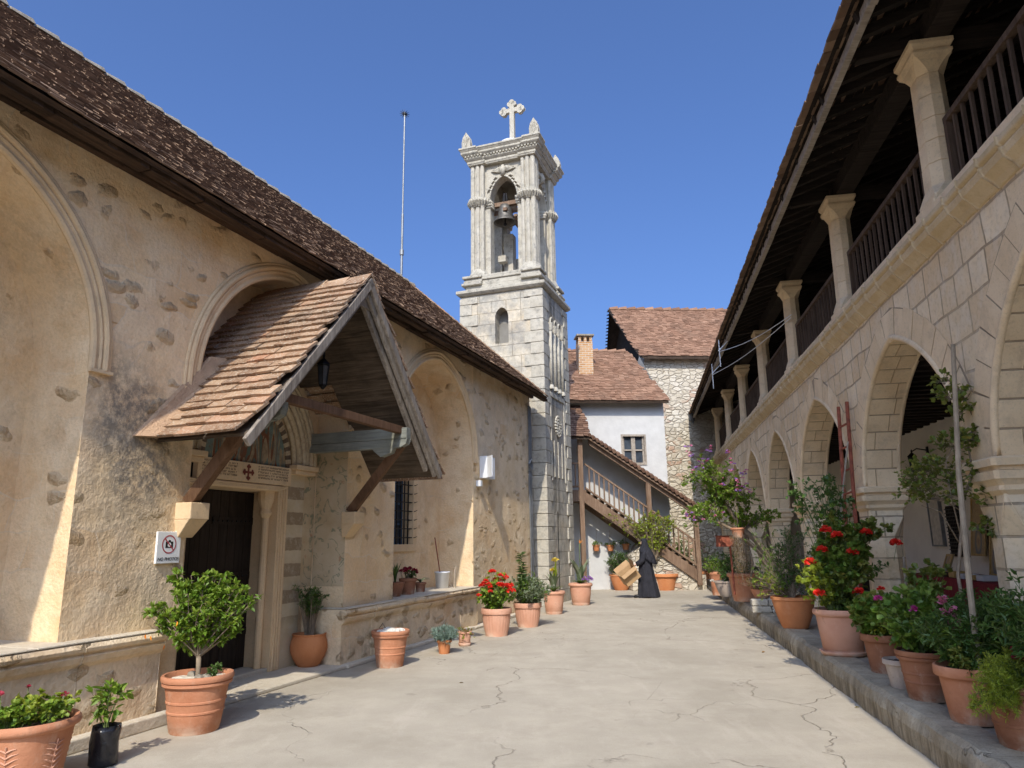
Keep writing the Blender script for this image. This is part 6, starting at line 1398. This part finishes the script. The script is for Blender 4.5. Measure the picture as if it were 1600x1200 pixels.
bush(p.S, p.leaf('lime'), (-.1,-.05,p.z), (-.27,-.16,p.z-.04), (.15,.12,.22), 70, 6, 10, .035, .22, 'needle', .1, stem_r=.003, up=-.1, start=.4); bush(p.S, p.leaf('lime'), (0,0,p.z), (-.02,-.05,p.z+.12), (.30,.2,.12), 90, 6, 10, .035, .22, 'needle', .1, stem_r=.003, up=.2)
for q in ((-.05,-.1,p.z+.20),(0,-.12,p.z+.22),(-.02,-.05,p.z+.24)): flowerhead(p.fl('dark'), q, .03, 20, .022)
p.done('stem_green')
p = Pot('pink rimmed terracotta pot cut by the right edge with dark leaves above', on(1660,1178,.10), .22, .40, 'tub', 'terra_pale', group=GA); p.t.rotation_euler.z = 0
bush(p.S, p.leaf('dark'), (0,.0,p.z), (.0,.1,p.z+.40), (.34,.3,.36), 80, 7, 9, .055, .4, 'leaf', .3); bush(p.S, p.leaf('lime'), (0,0,p.z), (-.1,-.1,p.z+.1), (.2,.15,.10), 30, 6, 10, .035, .22, 'needle'); flowerhead(p.fl('dark'), (-.18,-.1,p.z+.25), .035, 24, .024); p.done('stem_green')
p = Pot('snapdragon stalks with coral pink flowers rising among the dark leaves by the cane', WA(6.35,2.50), .18, .32, 'plain', 'terra_dark', group=GA); p.t.rotation_euler.z = 0
for k in range(3):
    b = np.array([-.12+.05*k,.0,p.z]); e = b+np.array([-.12+.05*k,-.05,.62-.12*k]); p.S.tube([b,(b+e)/2+[0.01,0,0],e], .005, 5)
    for i in range(9): q = b+(e-b)*(.55+.5*i/9); flowerhead(p.fl('pink'), q+rvec(1)[0]*.018, .022, 10, .026)
bush(p.S, p.leaf('dark'), (0,0,p.z), (.1,0,p.z+.2), (.35,.25,.22), 60, 6, 8, .05, .4, 'leaf', .3); p.done('stem_green')
p = Pot('tall dark leaved plant against the nearest pier at the right edge', WA(5.25,2.75), .2, .34, 'plain', 'terra_dark', group=GA); p.t.rotation_euler.z = 0
bush(p.S, p.leaf('dark'), (0,0,p.z), (0,0,p.z+.42), (.45,.35,.42), 90, 7, 8, .055, .4, 'leaf', .3); p.done('stem_green')

# lilac-flowered tree leaning over the court
lt = thing('lilac_tree', 'leaning small tree with green leaves and purple blossom over the far end of the kerb', 'tree', None, loc=WA(15.9,2.75)); b0_ = WA(15.9,2.75); OFF[lt.name] = b0_.copy()
def px3(x, y, Yd): d = cray(x,y); t_ = Yd/d.y; return np.array(Vector((0,0,CAMH))+d*t_)
tr = MB(); A_ = np.array(b0_); K1 = px3(1196,868,15.6); K2 = px3(1162,828,15.4); K3 = px3(1128,780,15.2); K4 = px3(1105,745,15.1)
tr.tube([A_, px3(1203,905,15.8), K1, px3(1182,845,15.5), K2, px3(1142,800,15.3), K3], [.09,.085,.075,.065,.055,.04,.03], 10); tr.tube([px3(1203,905,15.8)+[.05,0,0],px3(1186,862,15.6),px3(1150,830,15.4),px3(1120,815,15.2)], [.06,.05,.04,.02], 8)
tr.tube([A_+[-.25,-.1,0],px3(1172,910,15.5),px3(1176,880,15.4),px3(1172,860,15.4)], [.035,.03,.025,.015], 7)
fo = MB(); 
for c,rd,nb,b in ((px3(1112,745,15.1),(.62,.4,.42),40,K3),(px3(1140,775,15.2),(.55,.4,.45),34,K3),(px3(1095,810,15.1),(.50,.35,.22),30,K3),(px3(1165,800,15.4),(.5,.35,.3),24,K2),(px3(1095,722,15.1),(.25,.2,.25),8,K4),(px3(1200,805,15.5),(.35,.2,.15),10,K2)):
    bush(tr, fo, b, c, rd, nb-2, 6, 8, .075, .6, stem_r=.010, start=.35, twl=.35, up=.1)
tr.build('trunk', M['stem'], lt, smooth=True); fo.build('crown', LEAF['bright'], lt)
fp = MB(); fm = MB()
for (x,y) in ((1081,712),(1086,733),(1098,722),(1138,708),(1143,722),(1158,742),(1163,760),(1152,752),(1130,757),(1080,808),(1072,806),(1090,812),(1124,800),(1165,735),(1168,770),(1095,724),(1110,700),(1140,735),(1150,765),(1076,700)):
    for k in range(4): flowerhead(fp if (x+k)%2 else fm, px3(x+rng.normal(0,4),y+rng.normal(0,4),14.8+rng.normal(0,.1)), .028, 9, .022)
fp.build('blossom', PET['pink'], lt); fm.build('blossom', PET['lilac'], lt)
# hanging dried plant in a clay pot from the tree
hp = Pot('clay pot with long dry trailing stems hanging from the lilac tree', Vector(px3(1154,840,15.0)), .15, .20, 'plain', 'terra', group='pots hanging under the lilac tree', name='hanging_pot')
for i in range(60):
    an = rng.uniform(0,6.3); r = rng.uniform(.02,.14); l = rng.uniform(.4,1.05); b = np.array([r*math.cos(an),r*math.sin(an),.12]); q = [b, b+[.05*math.cos(an),.05*math.sin(an),-.1], b+[.03*rng.normal(),.05*rng.normal(),-l*.6], b+[.07*rng.normal(),.07*rng.normal(),-l]]; hp.S.tube(q, [.004,.004,.003,.002], 3, cap=False)
    zz = rng.uniform(0,1,8); leaves(hp.leaf('rust'), np.array(q[1])+(np.array(q[3])-np.array(q[1]))*zz[:,None], rvec(8), np.full(8,.035), .6)
hp.S.tube([(0,0,.2),(0,0,.75)], .006, 4); hp.done()
sh = thing('rust_box', 'rust coloured metal box fixed beside the hanging clay pot under the lilac tree', 'box', None, loc=Vector(px3(1133,846,15.6))); m = MB(); m.box(-.17,.17,-.1,.1,-.11,.11); m.box(-.19,.19,-.12,.12,.11,.125); m.tube([(.1,0,-.11),(.12,0,-1.1)], .025, 6); m.build('box_body', M['rust'], sh, bevel=.008)
# climber with cane before the nearest pier
def Rl(s,d,z): return Matrix.Rotation(R(-10),4,'Z') @ Vector((d,s,z))
cn = MB(); pts = [Rl(6.25,2.45,PH),Rl(6.13,2.43,1.2),Rl(6.0,2.42,2.1),Rl(5.72,2.40,3.06)]; cn.tube(pts, [.022,.022,.020,.016], 8)
for t_ in (.22,.4,.58,.75): q = pts[0].lerp(pts[3],t_)
co = cn.build('cane', M['bamboo'], None, off=pts[0]); co.location = pts[0]; tag(co, 'pale grey cane supporting the climbing vine before the nearest pier', 'cane')
vt = thing('climbing_vine', 'thin vine with yellow-green leaves climbing the pale cane before the arcade', 'vine', None, loc=Rl(6.4,2.5,PH)); OFF[vt.name] = Rl(6.4,2.5,PH)
vs,vl = MB(),MB(); V0 = Rl(6.4,2.5,PH)
def rp(x,y,Yd=6.35): return px3(x,y,Yd)
main = [np.array(V0), rp(1497,900), rp(1502,830), rp(1505,780), rp(1520,740), rp(1512,690), rp(1525,660), rp(1500,610), rp(1478,590)]
vs.tube(main, list(np.linspace(.016,.005,len(main))), 6)
side = [[rp(1505,790),rp(1490,760),rp(1460,745),rp(1436,760)],[rp(1505,760),rp(1480,735),rp(1450,735),rp(1425,770)],[rp(1500,850),rp(1470,800),rp(1440,790)],[rp(1515,740),rp(1540,760),rp(1548,790),rp(1543,820),rp(1520,830)],[rp(1502,840),rp(1485,770),rp(1478,720),rp(1490,695)],[rp(1505,800),rp(1455,770),rp(1430,745),rp(1428,730)]]
for sd in side: vs.tube(sd, list(np.linspace(.007,.003,len(sd))), 5)
for (x,y,rx,rz_,nb,Ld) in ((1495,695,.14,.12,14,.06),(1462,735,.20,.10,18,.05),(1440,765,.15,.12,14,.05),(1470,775,.18,.08,12,.05),(1505,745,.12,.14,12,.055),(1485,618,.10,.09,10,.06),(1476,592,.05,.06,4,.055),(1540,775,.06,.12,5,.06),(1538,820,.06,.07,5,.06),(1500,640,.08,.06,6,.06),(1430,745,.1,.1,8,.045),(1510,680,.08,.1,8,.06)):
    bush(vs, vl, rp(x,y+8), rp(x,y), (rx*1.3,.14,rz_*1.25), nb+1, 4, 4, Ld*.8, .85, 'round', .15, stem_r=.003, twl=.6)
vs.build('stem', M['stem'], vt, smooth=True); vl.build('foliage', LEAF['vine'], vt)
# rust-red ladder leaning on the wall behind the geraniums
ld = thing('ladder', 'narrow rust-red ladder standing behind the tall red geraniums', 'ladder', None, loc=Rl(9.6,2.75,PH)); OFF[ld.name] = Rl(9.6,2.75,PH)
a0 = Vector(px3(1350,985,9.6)); a1 = Vector(px3(1323,628,9.9)); b0_ = Vector(px3(1332,985,9.9)); b1 = Vector(px3(1310,636,10.2))
m = MB(); m.tube([a0,a1], .026, 8); m.build('rail', M['rust'], ld); m = MB(); m.tube([b0_,b1], .026, 8); m.build('rail', M['rust'], ld)
for k in range(9): t_ = .06+.105*k; m = MB(); m.tube([a0.lerp(a1,t_),b0_.lerp(b1,t_)], .015, 6); m.build('rung', M['rust'], ld)
ck = MB(); q0,q1 = Vector(px3(1310,832,9.6)),Vector(px3(1325,690,9.8)); ck.tube([q0,q1], .012, 6); co = ck.build('cane', M['bamboo'], None, off=q0); co.location = q0; tag(co, 'thin grey cane tied beside the rust-red ladder', 'cane')
ck = MB(); q0,q1 = Vector(px3(1420,980,9.3)),Vector(px3(1412,870,9.4)); ck.tube([q0,q1], .018, 6); co = ck.build('cane', M['bamboo'], None, off=q0); co.location = q0; tag(co, 'short pale cane leaning against the second pier from the right', 'cane')

# ================================================================= THE NUN WITH A CARDBOARD BOX
NG = gnd(1012,934); nun = thing('person', 'person in a long black habit and veil walking left with an open cardboard box', 'person', None, loc=NG, group=None)
skin = simple('skin', (.52,.33,.24), .6, .05, 10, 0); cloth = simple('black_habit', (.022,.022,.028), .85, .25, 6, .02, 0, .2, 9); shoe = simple('black_shoe', (.01,.01,.011), .35, .2, 10, 0)
# continuous body grown on a skeleton
J = {'pel':(0,0,.90,.13),'chest':(-.02,0,1.22,.14),'neck':(-.04,0,1.40,.055),'head':(-.05,0,1.50,.085),'top':(-.05,0,1.60,.07),
 'hl':(.0,-.09,.86,.10),'kl':(-.12,-.09,.48,.06),'al':(-.22,-.09,.09,.04),'hr':(0,.09,.86,.10),'kr':(.02,.09,.47,.06),'ar':(.20,.09,.09,.04),
 'sl':(-.02,-.17,1.32,.055),'el':(-.10,-.24,1.06,.042),'wl':(-.30,-.20,.93,.028),'pl':(-.37,-.19,.90,.034),
 'sr':(-.02,.17,1.32,.055),'er':(-.10,.24,1.06,.042),'wr':(-.30,.20,.93,.028),'pr':(-.37,.19,.90,.034)}
E_ = [('pel','chest'),('chest','neck'),('neck','head'),('head','top'),('pel','hl'),('hl','kl'),('kl','al'),('pel','hr'),('hr','kr'),('kr','ar'),('chest','sl'),('sl','el'),('el','wl'),('wl','pl'),('chest','sr'),('sr','er'),('er','wr'),('wr','pr')]
for hnd,sg in (('pl',-1),('pr',1)):
    hx,hy,hz,_ = J[hnd]
    for k in range(4):
        y = hy+(k-1.5)*.019; a_ = f'{hnd}f{k}a'; b_ = f'{hnd}f{k}b'; c_ = f'{hnd}f{k}c'; l = (.034,.040,.038,.030)[k]
        J[a_] = (hx-.03,y,hz-.008,.0095); J[b_] = (hx-.03-l*.7,y,hz-.03,.009); J[c_] = (hx-.03-l*.5,y,hz-.062,.008); E_ += [(hnd,a_),(a_,b_),(b_,c_)]
    J[hnd+'ta'] = (hx+.005,hy-sg*.032,hz-.02,.0105); J[hnd+'tb'] = (hx-.02,hy-sg*.045,hz-.045,.009); E_ += [(hnd,hnd+'ta'),(hnd+'ta',hnd+'tb')]
nm = list(J); me = bpy.data.meshes.new('body'); me.from_pydata([J[k][:3] for k in nm], [(nm.index(a_),nm.index(b_)) for a_,b_ in E_], []); me.materials.append(skin)
bo = bpy.data.objects.new('body', me); COL.objects.link(bo); bo.parent = nun
bo.modifiers.new('skin','SKIN'); 
if not me.skin_vertices: 
    pass
for i,k in enumerate(nm): me.skin_vertices[0].data[i].radius = (J[k][3],J[k][3])
me.skin_vertices[0].data[0].use_root = True
sb = bo.modifiers.new('sub','SUBSURF'); sb.levels = 2; sb.render_levels = 2
# face seen from the side only in other views: nose, brow, mouth
m = MB(); m.tube([(-.128,0,1.535),(-.152,0,1.500),(-.128,0,1.488)], [.008,.013,.008], 6)
m.build('nose', skin, nun, smooth=True)
m = MB()
for s_2 in (-1,1): m.lathe([(.001,-.008),(.009,0),(.001,.008)], 8, (-.122,s_2*.030,1.535))
m.tube([(-.130,-.02,1.462),(-.136,0,1.462),(-.130,.02,1.462)], .004, 5); m.build('face_features', shoe, nun)
# robe: stacked folded ellipses, walking so the hem spreads
def folds(t,j,z): k = max(0,1-z/1.2); return k*(.085*math.sin(7*t+1.3+z)+.07*math.sin(11*t-z*2)+.045*math.sin(19*t+.7))
m = MB(); secs = [(.02,.04,.33,.25),(.10,.035,.335,.25),(.3,.02,.31,.235),(.6,.0,.27,.215),(.85,-.01,.235,.20),(1.0,-.01,.205,.185),(1.15,-.015,.19,.19),(1.28,-.02,.165,.20),(1.36,-.03,.11,.15),(1.42,-.04,.07,.08)]
vs_ = []; n = 72
for j,(z,cx,rx1,ry1) in enumerate(secs):
    for k in range(n):
        t_ = 2*math.pi*k/n; f_ = 1+folds(t_,j,z); vs_.append((cx+rx1*f_*math.cos(t_), ry1*f_*math.sin(t_), z+(.02*math.sin(3*t_) if j == 0 else 0)))
m.add(vs_, [(j*n+k,j*n+(k+1)%n,(j+1)*n+(k+1)%n,(j+1)*n+k) for j in range(len(secs)-1) for k in range(n)]); m.build('habit', cloth, nun, smooth=True)
m = MB()
for sg in (-1,1): m.tube([(-.01,sg*.15,1.33),(-.05,sg*.21,1.20),(-.10,sg*.25,1.05),(-.20,sg*.235,.97),(-.31,sg*.20,.925)], [.075,.075,.08,.075,.062], 14)
m.build('sleeves', cloth, nun, smooth=True)
# veil: hood and long cape falling behind
vs_ = []; n = 40; secs = [(1.645,-.03,.03,.03),(1.63,-.03,.075,.06),(1.58,-.035,.108,.085),(1.50,-.035,.118,.098),(1.42,-.02,.125,.11),(1.34,.0,.17,.19),(1.24,.02,.215,.235),(1.12,.05,.235,.25),(1.0,.08,.24,.25),(.92,.10,.25,.25)]
for j,(z,cx,rx1,ry1) in enumerate(secs):
    for k in range(n):
        t_ = 2*math.pi*k/n; front = (1-math.cos(t_))/2      # 1 at -x (front)
        zz = z + (front**2*.32*max(0,(j-5)/4)) ; f_ = 1+(.07*math.sin(8*t_)+.04*math.sin(13*t_))*max(0,(j-4)/5)
        vs_.append((cx+rx1*f_*math.cos(t_)+(.03*front if 2 <= j <= 3 else 0), ry1*f_*math.sin(t_), zz))
m = MB(); m.add(vs_, [(j*n+k,j*n+(k+1)%n,(j+1)*n+(k+1)%n,(j+1)*n+k) for j in range(len(secs)-1) for k in range(n) if not (2 <= j <= 3 and abs(k-n/2) < 4)]+[tuple(range(n))]); vo = m.build('veil', cloth, nun, smooth=True)
md = vo.modifiers.new('s','SOLIDIFY'); md.thickness = .012
m = MB()
for (x,y,a_) in ((-.30,-.09,-.25),(.20,.09,.1)):
    m.tube([(x+.10,y,.055),(x+.02,y,.06),(x-.10,y,.045),(x-.16,y,.03)], [.04,.045,.045,.02], 10)
m.build('shoes', shoe, nun, smooth=True)
nun.rotation_euler.z = R(-8); nun.scale = (.86,.82,1)
# box: open carton tilted, held in front
card = simple('cardboard', (.42,.27,.14), .85, .12, 5, .002); cardd = simple('cardboard_inside', (.36,.23,.12), .85, .1, 5, 0)
bx = thing('cardboard_box', 'open brown cardboard box carried tilted by the person in black', 'box', None, loc=NG+Vector((-.52,-.14,.63)))
bx.rotation_euler = (R(12), R(-36), R(6))
m = MB(); a_,b_,h = .24,.17,.36
m.box(-a_,a_,-b_,b_,-h/2,-h/2+.006); m.box(-a_,-a_+.006,-b_,b_,-h/2,h/2); m.box(a_-.006,a_,-b_,b_,-h/2,h/2); m.box(-a_,a_,-b_,-b_+.006,-h/2,h/2); m.box(-a_,a_,b_-.006,b_,-h/2,h/2); m.build('carton', card, bx)
for k,(p0,p1,p2,p3) in enumerate((((-a_,-b_,h/2),(-a_,b_,h/2),(-a_-.10,b_,h/2+.13),(-a_-.10,-b_,h/2+.13)),((a_,-b_,h/2),(a_,b_,h/2),(a_+.05,b_,h/2+.16),(a_+.05,-b_,h/2+.16)),((-a_,-b_,h/2),(a_,-b_,h/2),(a_,-b_-.14,h/2-.06),(-a_,-b_-.14,h/2-.06)),((-a_,b_,h/2),(a_,b_,h/2),(a_,b_+.1,h/2+.12),(-a_,b_+.1,h/2+.12)))):
    m = MB(); m.add([p0,p1,p2,p3,tuple(np.array(p0)+[0,0,.004]),tuple(np.array(p1)+[0,0,.004]),tuple(np.array(p2)+[0,0,.004]),tuple(np.array(p3)+[0,0,.004])],[(0,1,2,3),(4,7,6,5),(0,4,5,1),(2,6,7,3)]); m.build('flap', cardd, bx)
# a few fallen leaves and pebbles on the pavement
for k,(x,y) in enumerate(((717,1068),(1335,1107),(1190,1020),(1300,1060))):
    m = MB(); leaves(m, [[0,0,0]], [[1,.3,.1]], [.06], .5); o_ = m.build('fallen_leaf', LEAF['rust']); o_.location = gnd(x,y)+Vector((0,0,.008)); tag(o_, ['single dry leaf on the open pavement before the small pots','dry leaf on the pavement near the right kerb','dry leaf on the pavement halfway along the kerb','dry leaf lying just left of the kerb below the geraniums'][k], 'leaf')
